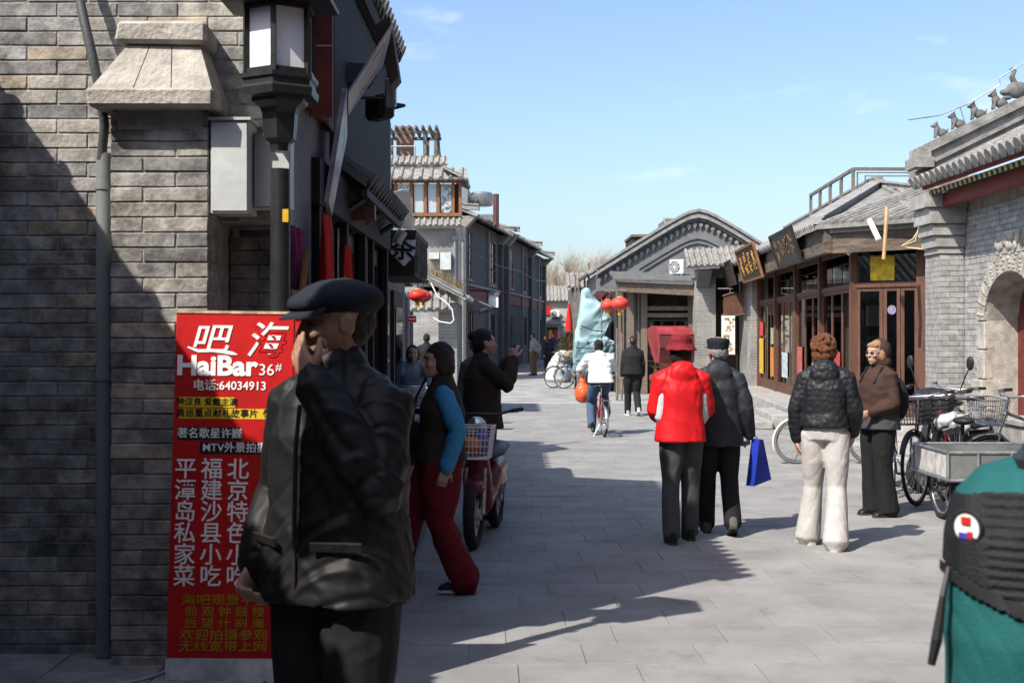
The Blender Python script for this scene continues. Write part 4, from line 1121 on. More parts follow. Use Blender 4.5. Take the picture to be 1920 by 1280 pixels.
# ------------------------------------------------------------------ bodies: closed shapes fused by a voxel remesh
def fuse(mb, name, m_, voxel, parent, smooth=3, wr=None, label=None):
    me = bpy.data.meshes.new(name); me.from_pydata(mb.v, [], mb.f)
    bm = bmesh.new(); bm.from_mesh(me); bmesh.ops.recalc_face_normals(bm, faces=bm.faces); bm.to_mesh(me); bm.free()
    t = bpy.data.objects.new('t', me); COL.objects.link(t)
    r = t.modifiers.new('r','REMESH'); r.mode = 'VOXEL'; r.voxel_size = voxel; r.use_smooth_shade = True
    if smooth:
        s = t.modifiers.new('s','SMOOTH'); s.factor = 0.5; s.iterations = smooth
    dg = bpy.context.evaluated_depsgraph_get()
    out = bpy.data.meshes.new_from_object(t.evaluated_get(dg))
    bpy.data.objects.remove(t); bpy.data.meshes.remove(me)
    n = len(out.vertices)
    if wr and n:
        amp, sc, aniso, seed = wr[:4]
        co = np.empty(n*3); out.vertices.foreach_get('co',co); co = co.reshape(-1,3)
        no = np.empty(n*3); out.vertex_normals.foreach_get('vector',no); no = no.reshape(-1,3)
        rng = np.random.RandomState(seed)
        q = co*np.array(aniso)
        h = np.zeros(n)
        k3 = wr[5] if len(wr)>5 and wr[4]=='crisp' else 0.42
        warp = np.stack([np.sin(q@rng.normal(size=3)*sc*0.5+rng.rand()*6) for _ in range(3)],1)*0.6/sc
        for o in range(9):
            k = rng.normal(size=3); k[2] *= 1.3; k /= np.linalg.norm(k)
            f = sc*(0.55+0.28*o)
            w2 = warp*(1+0.5*np.sin(q@rng.normal(size=3)*sc*0.35+rng.rand()*6))[:,None]
            sn = np.sin((q+w2)@k*f+rng.rand()*6)
            mask = np.clip(0.35+0.9*np.sin(q@rng.normal(size=3)*sc*0.22+rng.rand()*6),0,1.2)
            h += mask*(np.exp(-(sn/k3)**2)-0.4)*(1.0 if o%2 else -1.0)/(1+0.18*o)
        h *= 0.9
        if len(wr) > 4 and wr[4] == 'quilt':
            ph = np.sin(co[:,2]*wr[5])
            h = h*0.5 + (np.abs(ph)**0.6)*1.0-0.7
            amp = wr[0]
        co += no*(h*amp)[:,None]
        out.vertices.foreach_set('co',co.ravel())
    out.materials.clear(); out.materials.append(m_); out.name = name
    out.polygons.foreach_set('use_smooth',[True]*len(out.polygons)); out.update()
    o = link(name, out, parent)
    if label: o['label'] = label
    return o

def limb(mb, pts, rad, n=14):
    pts = [Vector(p) for p in pts]
    # rounded ends and a few intermediate points keep the taper smooth
    P_ = []; Rr = []
    d0 = (pts[0]-pts[1]).normalized(); d1 = (pts[-1]-pts[-2]).normalized()
    P_ += [pts[0]+d0*rad[0]*0.85]; Rr += [rad[0]*0.4]
    for i in range(len(pts)):
        P_.append(pts[i]); Rr.append(rad[i])
        if i < len(pts)-1:
            P_.append(pts[i].lerp(pts[i+1],0.5)); Rr.append((rad[i]+rad[i+1])/2)
    P_ += [pts[-1]+d1*rad[-1]*0.85]; Rr += [rad[-1]*0.4]
    mb.tube(P_, Rr, n)
def torso(mb, secs, n=22):
    """secs: (x, y, z, rx, ry)"""
    rs = []
    for (x,y,z,rx,ry) in secs:
        ring = []
        for i in range(n):
            t = 2*pi*i/n; c, s = cos(t), sin(t)
            k = 1/ (abs(c)**2.6+abs(s)**2.6)**(1/2.6)
            ring.append((x+rx*c*k, y+ry*s*k, z))
        rs.append(ring)
    mb.rings(rs)

def hand(mb, wr, d, nrm, side, curl=0.35, s=1.0, spread=0.06):
    """palm, four fingers and a thumb; d towards the fingertips, nrm out of the palm"""
    wr, d = Vector(wr), Vector(d).normalized(); nrm = Vector(nrm); nrm = (nrm-d*nrm.dot(d)).normalized()
    a = d.cross(nrm).normalized()*side           # towards the thumb
    k = wr+d*0.088*s
    mb.rings([mb.ring(wr+d*t*s, a*w*s, nrm*h*s, 10) for t,w,h in ((-0.02,0.024,0.02),(0.01,0.030,0.018),(0.05,0.040,0.016),(0.085,0.040,0.013),(0.095,0.034,0.009))])
    for i,(off,L) in enumerate(((0.029,0.072),(0.0095,0.080),(-0.010,0.074),(-0.029,0.058))):
        p = k+a*off*s-d*0.012; dd = (d+a*off*2.2*spread/0.06*0.35).normalized(); pts = [p]; c = curl
        for seg in (0.46,0.30,0.24):
            ax = dd.cross(nrm).normalized(); dd = (dd*cos(c)+nrm*sin(c)).normalized(); p = p+dd*L*seg*s; pts.append(p); c = curl*1.15
        mb.tube(pts+[pts[-1]+dd*0.006*s],[0.0095*s,0.009*s,0.008*s,0.0072*s,0.003*s],8)
    p = wr+d*0.022*s+a*0.026*s; t1 = (d*0.62+a*0.7+nrm*0.35).normalized(); t2 = (d*0.85+a*0.25+nrm*0.45).normalized()
    mb.tube([p-t1*0.01,p+t1*0.036*s,p+t1*0.036*s+t2*0.03*s,p+t1*0.036*s+t2*0.055*s,p+t1*0.036*s+t2*0.06*s],[0.014*s,0.0125*s,0.0105*s,0.0085*s,0.004*s],8)

SKIN = {'asian': mat('warm skin',(0.40,0.235,0.165),0.55,var=0.12,vscale=30,bump=0.08,bscale=200,coord='obj'),
        'old': mat('tanned skin',(0.33,0.19,0.13),0.55,var=0.15,vscale=30,bump=0.15,bscale=150,coord='obj'),
        'pale': mat('fair skin',(0.42,0.255,0.19),0.5,var=0.10,vscale=30,bump=0.06,bscale=200,coord='obj')}
m_hairb = mat('black hair',(0.016,0.013,0.012),0.5,var=0.35,vscale=30,bump=0.8,bscale=90,coord='obj',stretch=(3,3,0.6))
m_hairg = mat('grey hair',(0.28,0.27,0.26),0.6,var=0.35,vscale=30,bump=0.8,bscale=90,coord='obj',stretch=(3,3,0.6))
m_hairr = mat('auburn hair',(0.16,0.062,0.026),0.5,var=0.45,vscale=30,bump=0.8,bscale=90,coord='obj',stretch=(3,3,0.6))
m_hairl = mat('blonde hair',(0.36,0.23,0.115),0.5,var=0.4,vscale=30,bump=0.8,bscale=90,coord='obj',stretch=(3,3,0.6))
m_hairk = mat('dark brown hair',(0.032,0.022,0.018),0.5,var=0.4,vscale=30,bump=0.8,bscale=90,coord='obj',stretch=(3,3,0.6))
m_eye = mat('eye white',(0.22,0.20,0.18),0.3,var=0.05,bump=0); m_iris = mat('dark iris',(0.012,0.009,0.008),0.2,var=0.05,bump=0)
m_lip = mat('lip',(0.27,0.10,0.08),0.5,var=0.1,bump=0)
def cloth(name, col, rough=0.85, var=0.12, bump=0.25, sheen=0.0, spec=0.25, bs=220, coat=0.0):
    return mat(name, col, rough, var=var, vscale=7, bump=bump, bscale=bs, coord='obj', sheen=sheen, spec=spec, coat=coat, fold=(9,0.35))

def head_shapes(mb, Mh, female=False):
    """skull, jaw, nose, brow, ears; head frame: origin at the middle of the head, y forward"""
    T = lambda x,y,z: Mh @ Vector((x,y,z)); R3 = Mh.to_3x3()
    S = lambda c,r: mb.sph(T(*c), r, 16, 12, R3)
    S((0,-0.012,0.025),(0.077,0.097,0.093))
    S((0,0.018,-0.015),(0.070,0.078,0.088))
    S((0,0.034,-0.062),(0.050,0.058,0.052))
    S((0,0.066,-0.098),(0.022,0.022,0.018))
    S((0,0.055,0.030),(0.058,0.040,0.030))          # brow
    S((0,0.048,-0.022),(0.054,0.045,0.062))         # middle of the face
    for s in (-1,1):
        S((s*0.040,0.070,-0.024),(0.024,0.022,0.022))   # cheek
        S((s*0.078,-0.012,-0.012),(0.010,0.022,0.032))  # ear
        S((s*0.083,-0.018,0.002),(0.008,0.016,0.020))
    mb.tube([T(0,0.088,0.016),T(0,0.100,-0.008),T(0,0.110,-0.030),T(0,0.098,-0.040)],[0.008,0.0105,0.0135,0.008],8)
    S((0,0.090,-0.064),(0.022,0.012,0.008)); S((0,0.088,-0.076),(0.019,0.012,0.008))
def face_parts(parent, Mh, brows=m_hairb, eyes=True):
    T = lambda x,y,z: Mh @ Vector((x,y,z)); R3 = Mh.to_3x3()
    for s in (-1,1):
        if eyes:
            e = MB().sph(T(s*0.031,0.0805,0.000),(0.011,0.0085,0.0042),10,8,R3).build('eye', m_eye, parent, smooth='all')
            MB().sph(T(s*0.031,0.0865,0.000),(0.0062,0.0045,0.0044),8,6,R3).build('iris', m_iris, e, smooth='all')
        MB().tube([T(s*0.016,0.0945,0.021),T(s*0.032,0.092,0.026),T(s*0.047,0.082,0.021)],[0.003,0.0038,0.002],6).build('eyebrow', brows, parent, smooth='all')
    MB().tube([T(-0.023,0.092,-0.070),T(0,0.1025,-0.069),T(0.023,0.092,-0.070)],[0.002,0.004,0.002],6).build('mouth', m_lip, parent, smooth='all')

BASE = dict(pel=(0,0,0.93), chest=(0,-0.01,1.27), neck=(0,-0.012,1.44), head=(0,0.025,1.585),
            lsh=(-0.155,-0.01,1.365), lel=(-0.205,-0.03,1.10), lwr=(-0.215,0.03,0.855),
            rsh=(0.155,-0.01,1.365), rel=(0.205,-0.03,1.10), rwr=(0.215,0.03,0.855),
            lhip=(-0.085,0,0.90), lkn=(-0.095,0.02,0.48), lan=(-0.10,-0.02,0.085),
            rhip=(0.085,0,0.90), rkn=(0.095,0.02,0.48), ran=(0.10,-0.02,0.085), lt=(0,1,0), rt=(0,1,0))

def person(label, loc, head_deg, H=1.66, pose=None, skin='asian', vox=0.009, yaw=0, pitch=0, roll=0, girth=1.0,
           top=None, pants=None, shoes=None, hair=None, hat=None, hood=None, hands=('rest','rest'), collar=True, group=None, face=True):
    """a person: one fused skin body; clothing, hair and hat as its children"""
    s = H/1.70
    J = {k: Vector(v)*(s if k not in ('lt','rt') else 1) for k,v in BASE.items()}
    for k,v in (pose or {}).items(): J[k] = Vector(v)*(s if k not in ('lt','rt') else 1)
    root = thing('person', label, 'person', loc, R(head_deg), group)
    Mh = Matrix.Translation(J['head']) @ Euler((R(pitch),R(roll),R(yaw))).to_matrix().to_4x4() @ Matrix.Scale(s,4)
    g = girth
    # --- skin
    b = MB(); head_shapes(b, Mh)
    limb(b,[J['neck']-Vector((0,0,0.05*s)),J['neck']+Vector((0,0.004,0.03))*s,J['head']+Vector((0,-0.01,-0.05))*s],[0.066*s,0.056*s,0.054*s])
    pv = J['pel']; ch = J['chest']; nk = J['neck']; tilt = (nk-pv)
    def spine(t): 
        return pv.lerp(ch,t/0.66) if t < 0.66 else ch.lerp(nk,(t-0.66)/0.34)
    def secs(lst): return [(spine(t).x, spine(t).y, spine(t).z, rx*s, ry*s) for t,rx,ry in lst]
    torso(b, secs([(-0.12,0.12,0.09),(0.05,0.145,0.10),(0.3,0.125,0.088),(0.66,0.15,0.10),(0.9,0.14,0.075),(1.0,0.07,0.055)]))
    for q in 'lr':
        limb(b,[J[q+'sh'],J[q+'el'],J[q+'wr']],[0.042*s,0.030*s,0.023*s],10)
        limb(b,[J[q+'hip'],J[q+'kn'],J[q+'an']],[0.075*s,0.052*s,0.036*s],10)
        t = J[q+'t'].normalized(); a = J[q+'an']
        limb(b,[a-t*0.03*s-Vector((0,0,0.03))*s,a+t*0.10*s-Vector((0,0,0.05))*s],[0.034*s,0.026*s],8)
        hm = hands[0 if q=='l' else 1]; side = -1 if q=='l' else 1
        wdir = (J[q+'wr']-J[q+'el']).normalized()
        if hm == 'rest': hand(b, J[q+'wr'], wdir, Vector((1 if q=='l' else -1,0.1,0)), -side*1.0 if q=='l' else -side*1.0, 0.35, s)
        elif hm == 'fist': hand(b, J[q+'wr'], wdir, Vector((1 if q=='l' else -1,0.1,0)), -side, 1.05, s)
        elif isinstance(hm, dict): hand(b, J[q+'wr'], hm['d'], hm['n'], hm.get('side',1), hm.get('curl',0.4), s)
    body = fuse(b,'body',SKIN[skin],vox*0.8,root,2)
    if face: face_parts(body, Mh, m_hairg if hair and hair.get('m') is m_hairg else m_hairb)
    # --- trousers
    if pants:
        p = MB(); w = pants.get('w',1.0); fl = pants.get('flare',1.0); zb = pants.get('len',0.0)
        torso(p, secs([(-0.14,0.155*w,0.115*w),(0.0,0.158*g,0.122*g),(0.16,0.152*g,0.116*g),(0.3,0.138*g,0.106*g)]))
        for q in 'lr':
            a, k_, h_ = J[q+'an'],J[q+'kn'],J[q+'hip']
            dn = (a-k_).normalized(); end = a+dn*(0.028-zb)*s
            limb(p,[h_+Vector((0,0,0.01)),h_.lerp(k_,0.5),k_,k_.lerp(end,0.6),end],[0.095*s*w*g,0.086*s*w*g,0.070*s*w,0.067*s*w*fl**0.6,0.066*s*w*fl],16)
        fuse(p,'trousers',pants['m'],vox,root,7,(pants.get('wr',0.0055),pants.get('sc',17),(1,1,0.32),int(loc[0]*100)%97))
    # --- shoes
    if shoes:
        for q in 'lr':
            sh_ = MB(); a = J[q+'an']; t = J[q+'t'].normalized(); up = Vector((0,0,1)); up = (up-t*up.dot(t)).normalized(); sd = t.cross(up)
            base = a-up*0.085*s if True else a
            rs = []
            for f,w_,h_ in ((-0.085,0.020,0.030),(-0.075,0.034,0.055),(-0.03,0.038,0.062),(0.04,0.040,0.050),(0.10,0.047,0.036),(0.155,0.040,0.026),(0.178,0.020,0.014)):
                c = base+t*f*s+up*(h_*s)
                rs.append([tuple(c+sd*(w_*s*1.05*cos(2*pi*i/12)/max(abs(cos(2*pi*i/12)),abs(sin(2*pi*i/12)))**0.45)+up*(h_*s*sin(2*pi*i/12)/max(abs(cos(2*pi*i/12)),abs(sin(2*pi*i/12)))**0.45)) for i in range(12)])
            sh_.rings(rs)
            limb(sh_,[a+up*0.01*s,a-up*0.03*s],[0.045*s,0.044*s],10)
            so = fuse(sh_,'shoe',shoes['m'],vox*0.75,root,2)
            if shoes.get('sole'):
                sl_ = MB(); ring=[]
                for f,w_ in ((-0.088,0.02),(-0.07,0.037),(0.0,0.040),(0.09,0.049),(0.15,0.042),(0.18,0.02)): ring.append((f,w_))
                poly = [base+t*f*s+sd*w_*s for f,w_ in ring]+[base+t*f*s-sd*w_*s for f,w_ in ring[::-1]]
                sl_.prism([q_-up*0.001 for q_ in poly],up*0.02*s); sl_.build('sole',shoes['sole'],so)
            if shoes.get('stripes'):
                for sgn in (-1,1):
                    for i in range(3):
                        c = base+t*(0.02+0.03*i)*s+up*0.055*s+sd*sgn*0.046*s
                        MB().obox(c,(0.012*s,0.004*s,0.075*s),Matrix((t,sd,up)).transposed()@Euler((0,0.5,0)).to_matrix()).build('stripe',shoes['stripes'],so)
    # --- top
    if top:
        c = MB(); e = top.get('ease',0.02); hem = top.get('hem',0.10)    # hem: spine parameter of the lower edge
        hw = top.get('hemw',1.0)
        sk = [(hem,0.160*g*hw+e,0.125*g*hw+e),(0.5*(hem+0.3),0.156*g*(0.5+0.5*hw)+e,0.122*g+e),(0.3,0.145*g+e,0.112*g+e),(0.66,0.148*g+e*0.9,0.114*g+e),(0.82,0.146+e*0.5,0.102+e*0.8),(0.92,0.112+e*0.3,0.084+e*0.6),(1.0,0.075+e*0.3,0.068+e*0.4),(1.06,0.062+e*0.3,0.060+e*0.3)]
        torso(c, secs(sk))
        if not top.get('sleeveless'):
            sl = top.get('sl',1.0)
            for q in 'lr':
                limb(c,[J[q+'sh'].lerp(J['neck'],0.12)+Vector((0,0,-0.01)),J[q+'sh'],J[q+'el'],J[q+'el'].lerp(J[q+'wr'],0.5),J[q+'wr']-(J[q+'wr']-J[q+'el']).normalized()*0.005],
                     [(0.055+e*0.5)*s,(0.060+e*0.6)*s*sl,(0.047+e*0.7)*s*sl,(0.045+e*0.7)*s*sl,(0.038+e*0.55)*s*sl],14)
                c.sph(J[q+'el'],(0.040+e*0.62)*s*sl,14,10)
                limb(c,[J['neck']+Vector((0,0,-0.035))*s,J['neck'].lerp(J[q+'sh'],0.55)+Vector((0,0,0.008))*s,J[q+'sh']+Vector((0,0,0.004))],[0.058*s,0.056*s,0.055*s],12)
        if top.get('collar',True):
            limb(c,[J['neck']+Vector((0,-0.005,-0.04))*s,J['neck']+Vector((0,0.004,0.045))*s],[0.085*s,0.074*s],14)
        if hood == 'down':
            c.sph(J['neck']+Vector((0,-0.088,-0.045))*s,(0.115*s,0.05*s,0.10*s),14,10)
            c.sph(J['neck']+Vector((0,-0.05,0.02))*s,(0.098*s,0.07*s,0.05*s),14,10)
        jk = fuse(c, top.get('name','jacket'), top['m'], vox, root, top.get('sm',9), top.get('wrk') or (top.get('wr',0.006),top.get('sc',15),(1,1,0.7),int(loc[1]*37)%89))
    if hood and hood != 'down':
        hd = MB(); R3 = Mh.to_3x3()
        hd.sph(Mh@Vector((0,-0.055,0.015)),(0.112,0.108,0.130),18,14,R3)
        hd.sph(Mh@Vector((0,-0.06,-0.09)),(0.118,0.09,0.08),16,12,R3)
        fuse(hd,'hood',hood,vox,root,3,(0.005,18,(1,1,1),5))
    # --- sleeves of another colour
    if top and top.get('sleeves'):
        sm_ = top['sleeves']
        for q in 'lr':
            c = MB()
            limb(c,[J[q+'sh']+Vector((0,0,-0.005)),J[q+'sh'].lerp(J[q+'el'],0.5),J[q+'el'],J[q+'el'].lerp(J[q+'wr'],0.5),J[q+'wr']],[0.070*s,0.066*s,0.058*s,0.053*s,0.050*s],14)
            fuse(c,'sleeve',sm_,vox,root,3,(0.006,17,(1,1,0.7),11))
    # --- hair
    if hair:
        h = MB(); R3 = Mh.to_3x3(); vol = hair.get('vol',0.0)
        S = lambda c_,r: h.sph(Mh@Vector(c_), tuple(x+vol for x in r), 18, 14, R3)
        st_ = hair.get('style','short')
        S((0,-0.022,0.040),(0.082,0.094,0.088))
        S((0,-0.050,0.000),(0.080,0.066,0.085))
        if st_ in ('bob','long','curly'):
            S((0,-0.06,-0.045),(0.088,0.058,0.075))
            for q in (-1,1): S((q*0.070,-0.012,-0.020),(0.024,0.046,0.070))
        if st_ == 'curly':
            random.seed(4)
            for k in range(60):
                t = random.uniform(0,2*pi); f = random.uniform(-0.4,1.0)
                c_ = (0.088*cos(t)*math.sqrt(max(0.05,1-f*f*0.8)), -0.035+0.085*sin(t)*math.sqrt(max(0.05,1-f*f*0.8)), 0.02+0.095*f)
                if c_[1] > 0.045: continue
                S(c_,(0.020,0.020,0.020))
        if st_ == 'bun': S((0,-0.11,0.06),(0.042,0.042,0.042))
        if st_ == 'fringe' or hair.get('fringe'):
            S((0,0.045,0.072),(0.066,0.040,0.030))
        fuse(h,'hair',hair['m'],vox*0.75,root,1,(0.0055,60,(1.4,1.4,0.35),9))
    if hat: hat(root, Mh, s)
    return root, J, Mh

def flat_cap(m_, name='cap', badge=False):
    def f(root, Mh, s):
        R3 = Mh.to_3x3(); h = MB()
        h.sph(Mh@Vector((0,-0.018,0.060)),(0.100,0.125,0.058),20,12,R3@Euler((0.10,0,0)).to_matrix())
        h.sph(Mh@Vector((0,-0.01,0.045)),(0.088,0.108,0.040),20,12,R3)
        h.sph(Mh@Vector((0,0.070,0.058)),(0.085,0.065,0.036),18,10,R3)
        c = fuse(h,name,m_,0.007,root,3,(0.0025,30,(1,1,1),3))
        v = MB(); n = 14; up=[]; dn=[]
        for i in range(n+1):
            a = pi*(0.12+0.76*i/n)
            for r_ in (0.085,0.125,0.148):
                pass
        rs=[]
        for i in range(n+1):
            a = pi*(0.10+0.80*i/n)
            p0 = (0.084*cos(a),0.095*sin(a)-0.002,0.046); p1 = (0.092*cos(a),0.155*sin(a)**0.9+0.005,0.024)
            up.append([Mh@Vector(p0),Mh@Vector(((p0[0]+p1[0])/2,(p0[1]+p1[1])/2,0.040)),Mh@Vector(p1)])
        vs=[p for r_ in up for p in r_]; dz = R3@Vector((0,0,-0.006)); N=len(vs)
        fs=[]
        for i in range(n):
            for j in range(2):
                q=(i*3+j,(i+1)*3+j,(i+1)*3+j+1,i*3+j+1); fs.append(q); fs.append(tuple(N+x for x in q[::-1]))
            fs.append((i*3+2,(i+1)*3+2,N+(i+1)*3+2,N+i*3+2))
        v.add(vs+[p+dz for p in vs],fs); v.build('peak',m_,c,smooth=50)
    return f
def peaked_cap(m_):
    def f(root, Mh, s):
        R3 = Mh.to_3x3(); h = MB()
        h.rings([[tuple(Mh@Vector((rx*cos(2*pi*i/22), -0.012+ry*sin(2*pi*i/22), z))) for i in range(22)] for rx,ry,z in ((0.088,0.108,0.022),(0.090,0.110,0.045),(0.097,0.117,0.085),(0.094,0.112,0.108),(0.06,0.075,0.118),(0.01,0.01,0.12))])
        h.sph(Mh@Vector((0,0.10,0.035)),(0.07,0.05,0.010),16,8,R3)
        fuse(h,'cap',m_,0.006,root,2,(0.003,30,(1,1,1),3))
    return f
def bucket_hat(m_):
    def f(root, Mh, s):
        h = MB(); n = 24
        pr = [(0.125,0.010),(0.132,0.004),(0.134,0.008),(0.112,0.040),(0.097,0.060),(0.090,0.105),(0.078,0.132),(0.05,0.142),(0.005,0.145)]
        h.rings([[tuple(Mh@Vector((r_*cos(2*pi*i/n)*(1+0.02*sin(i*1.7)), -0.015+r_*1.12*sin(2*pi*i/n), z+(0.004*sin(i*2.1) if r_>0.1 else 0)))) for i in range(n)] for r_,z in pr])
        fuse(h,'bucket_hat',m_,0.006,root,2,(0.004,26,(1,1,1),3))
    return f
# ------------------------------------------------------------------ roof figures on the gate (parts of its ridge)
def animal(mb, c, s, kind):
    c = Vector(c)
    S = lambda x,z,r,rx=1,rz=1,y=0: mb.sph(c+Vector((x,y,z))*s,(r*s*rx,r*s*0.8,r*s*rz),12,9)
    S(0.05,0.06,0.065,1.15,0.95); S(-0.02,0.10,0.052,0.95,1.2); S(-0.045,0.165,0.042); S(-0.085,0.155,0.026,1.3,0.8)
    limb(mb,[c+Vector((-0.03,0.025,0.10))*s,c+Vector((-0.05,0.028,0.0))*s],[0.02*s,0.017*s],8)
    limb(mb,[c+Vector((-0.03,-0.025,0.10))*s,c+Vector((-0.05,-0.028,0.0))*s],[0.02*s,0.017*s],8)
    for y in (-0.022,0.022): limb(mb,[c+Vector((-0.035,y,0.19))*s,c+Vector((-0.03,y*1.3,0.23))*s],[0.014*s,0.006*s],6)
    if kind == 1: limb(mb,[c+Vector((0.1,0,0.05))*s,c+Vector((0.17,0,0.02))*s],[0.03*s,0.012*s],6)
    else: limb(mb,[c+Vector((0.11,0,0.06))*s,c+Vector((0.135,0,0.13))*s],[0.02*s,0.008*s],6)
m_fig = mat('grey fired clay',(0.13,0.128,0.125),0.85,var=0.3,vscale=12,bump=0.3)
for k,px in enumerate((1760,1793,1830,1870)):
    x = (px-960)/F_PX*17.25; mb = MB(); animal(mb,(x-6.6,17.25-15.5,ridge_z(x)),1.0+0.06*k,k%2)
    fuse(mb,'ridge_figure',m_fig,0.009,gt,1)
mb = MB(); xx = (1905-960)/F_PX*17.25; zz = ridge_z(xx); c = Vector((xx-6.6,1.75,zz))
mb.sph(c+Vector((0.02,0,0.13)),(0.17,0.09,0.12),14,10); mb.sph(c+Vector((-0.14,0,0.10)),(0.09,0.06,0.05),12,8); mb.sph(c+Vector((-0.13,0,0.02)),(0.07,0.05,0.03),10,8)
limb(mb,[c+Vector((-0.02,0.03,0.22)),c+Vector((-0.06,0.04,0.32)),c+Vector((-0.02,0.04,0.40)),c+Vector((-0.08,0.04,0.44))],[0.03,0.024,0.018,0.008],8)
limb(mb,[c+Vector((-0.02,-0.03,0.22)),c+Vector((-0.06,-0.04,0.32)),c+Vector((-0.02,-0.04,0.40)),c+Vector((-0.08,-0.04,0.44))],[0.03,0.024,0.018,0.008],8)
for k in range(5): limb(mb,[c+Vector((0.06+0.05*k,0,0.12)),c+Vector((0.14+0.06*k,0,0.26+0.03*k))],[0.04,0.01],8)
fuse(mb,'dragon_head',m_fig,0.009,gt,1)
lr = thing('lightning_rail','thin wire lightning rail above the gate ridge figures','rail',at(1810,255,17.2))
MB().tube([at(1703,225,17.2),at(1760,217,17.2),at(1815,195,17.2),at(1868,164,17.2),at(1875,158,17.2),at(1874,147,17.2),at(1925,115,17.2),at(2000,70,17.2)],0.009,5).build('wire', m_steel, lr, world=True)
MB().tube([at(1800,202,17.2),at(1818,258,17.2)],0.008,5).build('stay', m_steel, lr, world=True)

# ------------------------------------------------------------------ street lamp
LX, LY = -1.045, 5.53
lp = thing('street_lamp','black iron street lamp with white panelled hexagonal lantern','street lamp',(LX,LY,0.16))
MB().lathe([(0.09,0),(0.09,0.12),(0.055,0.2),(0.047,0.5),(0.044,2.25)],(0,0,0),20).build('post', m_black, lp, smooth=40)
zl = 0.0
z = lambda py: EYE-(py-HOR)/F_PX*LY-0.16
MB().lathe([(0.044,z(285)),(0.05,z(270)),(0.075,z(262)),(0.085,z(215)),(0.095,z(205)),(0.13,z(195)),(0.135,z(188)),(0.06,z(186))],(0,0,0),6,ph=-pi/2).build('capital', m_black, lp)
MB().lathe([(0.12,z(190)),(0.180,z(186)),(0.185,z(172)),(0.170,z(166)),(0.170,z(158)),(0.182,z(154)),(0.182,z(146)),(0.165,z(145))],(0,0,0),6,ph=-pi/2).build('lantern_base', m_black, lp)
m_panel = mat('white lamp panel',(0.72,0.70,0.72),0.45,var=0.05,vscale=4,bump=0.02)
MB().lathe([(0.150,z(146)),(0.150,z(18))],(0,0,0),6,ph=-pi/2).build('panel', m_panel, lp)
fr = MB()
for i in range(6):
    a = -pi/2+i*pi/3; fr.obox((0.157*cos(a),0.157*sin(a),(z(146)+z(14))/2),(0.022,0.022,z(14)-z(146)),(0,0,a))
    b = a+pi/6; r_ = 0.157*cos(pi/6)
    for zz in (z(142),z(20)): fr.obox((r_*cos(b),r_*sin(b),zz),(0.016,0.157,0.028),(0,0,b))
fr.build('lantern_frame', m_black, lp)
MB().lathe([(0.17,z(16)),(0.28,z(14)),(0.285,z(8)),(0.17,z(-30)),(0.08,z(-60)),(0.02,z(-90)),(0.0,z(-92))],(0,0,0),6,ph=-pi/2).build('lantern_roof', m_black, lp)
bx(-0.001+0.02,-0.047,z(418),0.045,-0.036,z(394)).build('yellow_tag', m_yellow, lp)

# ------------------------------------------------------------------ meter boxes, downpipe
mb_ = thing('meter_box','large pale metal meter box beside the brick pillar','meter box',(-1.30,5.7,2.2))
bx(-1.375,5.60,2.22,-1.205,5.795,2.64).build('case', m_offw, mb_, world=True)
bx(-1.385,5.585,2.642,-1.19,5.797,2.655).build('lid', m_offw, mb_, world=True)
bx(-1.370,5.594,2.23,-1.21,5.599,2.63).build('door', m_offw, mb_, world=True)
mb_ = thing('meter_box','narrow pale metal meter box between larger box and lamp post','meter box',(-1.15,5.7,2.25))
bx(-1.20,5.70,2.25,-1.03,5.795,2.60).build('case', m_offw, mb_, world=True)
bx(-1.195,5.694,2.26,-1.035,5.699,2.59).build('door', m_offw, mb_, world=True)
dpn = thing('downpipe','grey downpipe running down the brick wall left of the pillar','pipe',(-1.905,5.73,0.16))
MB().tube([(-1.905,5.735,0.162),(-1.905,5.735,2.51)],0.038,14).build('pipe', m_pvc, dpn, world=True, smooth=40)
for zz in (0.5,1.45,2.34): MB().tube([(-1.905,5.735,zz),(-1.905,5.735,zz+0.035)],0.043,14).build('bracket', m_pvc, dpn, world=True, smooth=40)
MB().tube([at(190,300,5.72),at(196,235,5.70),at(187,170,5.62),at(172,100,5.6),at(158,40,5.62),at(143,-30,5.66),at(120,-160,5.75)],0.022,10).build('upper_pipe', mat('dark pipe',(0.07,0.075,0.075),0.55), dpn, world=True, smooth=40)

# ------------------------------------------------------------------ red advertising board
bn = thing('advertising_board','red advertising board with white writing leaning on the brick pillar','advertisement',(-1.3,5.4,0.16))
m_bred = mat('red vinyl print',(0.44,0.011,0.011),0.38,var=0.14,vscale=3,bump=0.22,bscale=5,spec=0.4,soot=(7,0.3,0.58))
m_ink_w = mat('white print',(0.78,0.78,0.76),0.45,var=0.04,bump=0); m_ink_y = mat('ochre print',(0.40,0.26,0.01),0.5,var=0.1,bump=0)
m_ink_k = mat('black print',(0.015,0.013,0.013),0.5,var=0.1,bump=0); m_ink_yb = mat('yellow print',(0.60,0.43,0.02),0.5,var=0.1,bump=0)
BYb, BYt = 5.345, 5.455
O = Vector(((310-960)/F_PX*BYb, BYb, 0.161)); TL = Vector(((331-960)/F_PX*BYt, BYt, EYE+(HOR-584)/F_PX*BYt))
ydir = (TL-O); BH = ydir.length; ydir.normalize(); xdir = Vector((1,0.02,0)); xdir = (xdir-ydir*xdir.dot(ydir)).normalized(); ndir = ydir.cross(xdir)*-1
ndir = xdir.cross(ydir)
BW = 0.525
Mbd = board_matrix(O - bn.location, xdir, ydir)
def bpart(name, mb, m_, parent=bn):
    me = mb.mesh(name, m_); me.transform(Mbd); return link(name, me, parent)
sheet = bpart('sheet', MB().cbox(0,0,-0.03,BW,BH,0.0,c=0.004), m_bred)
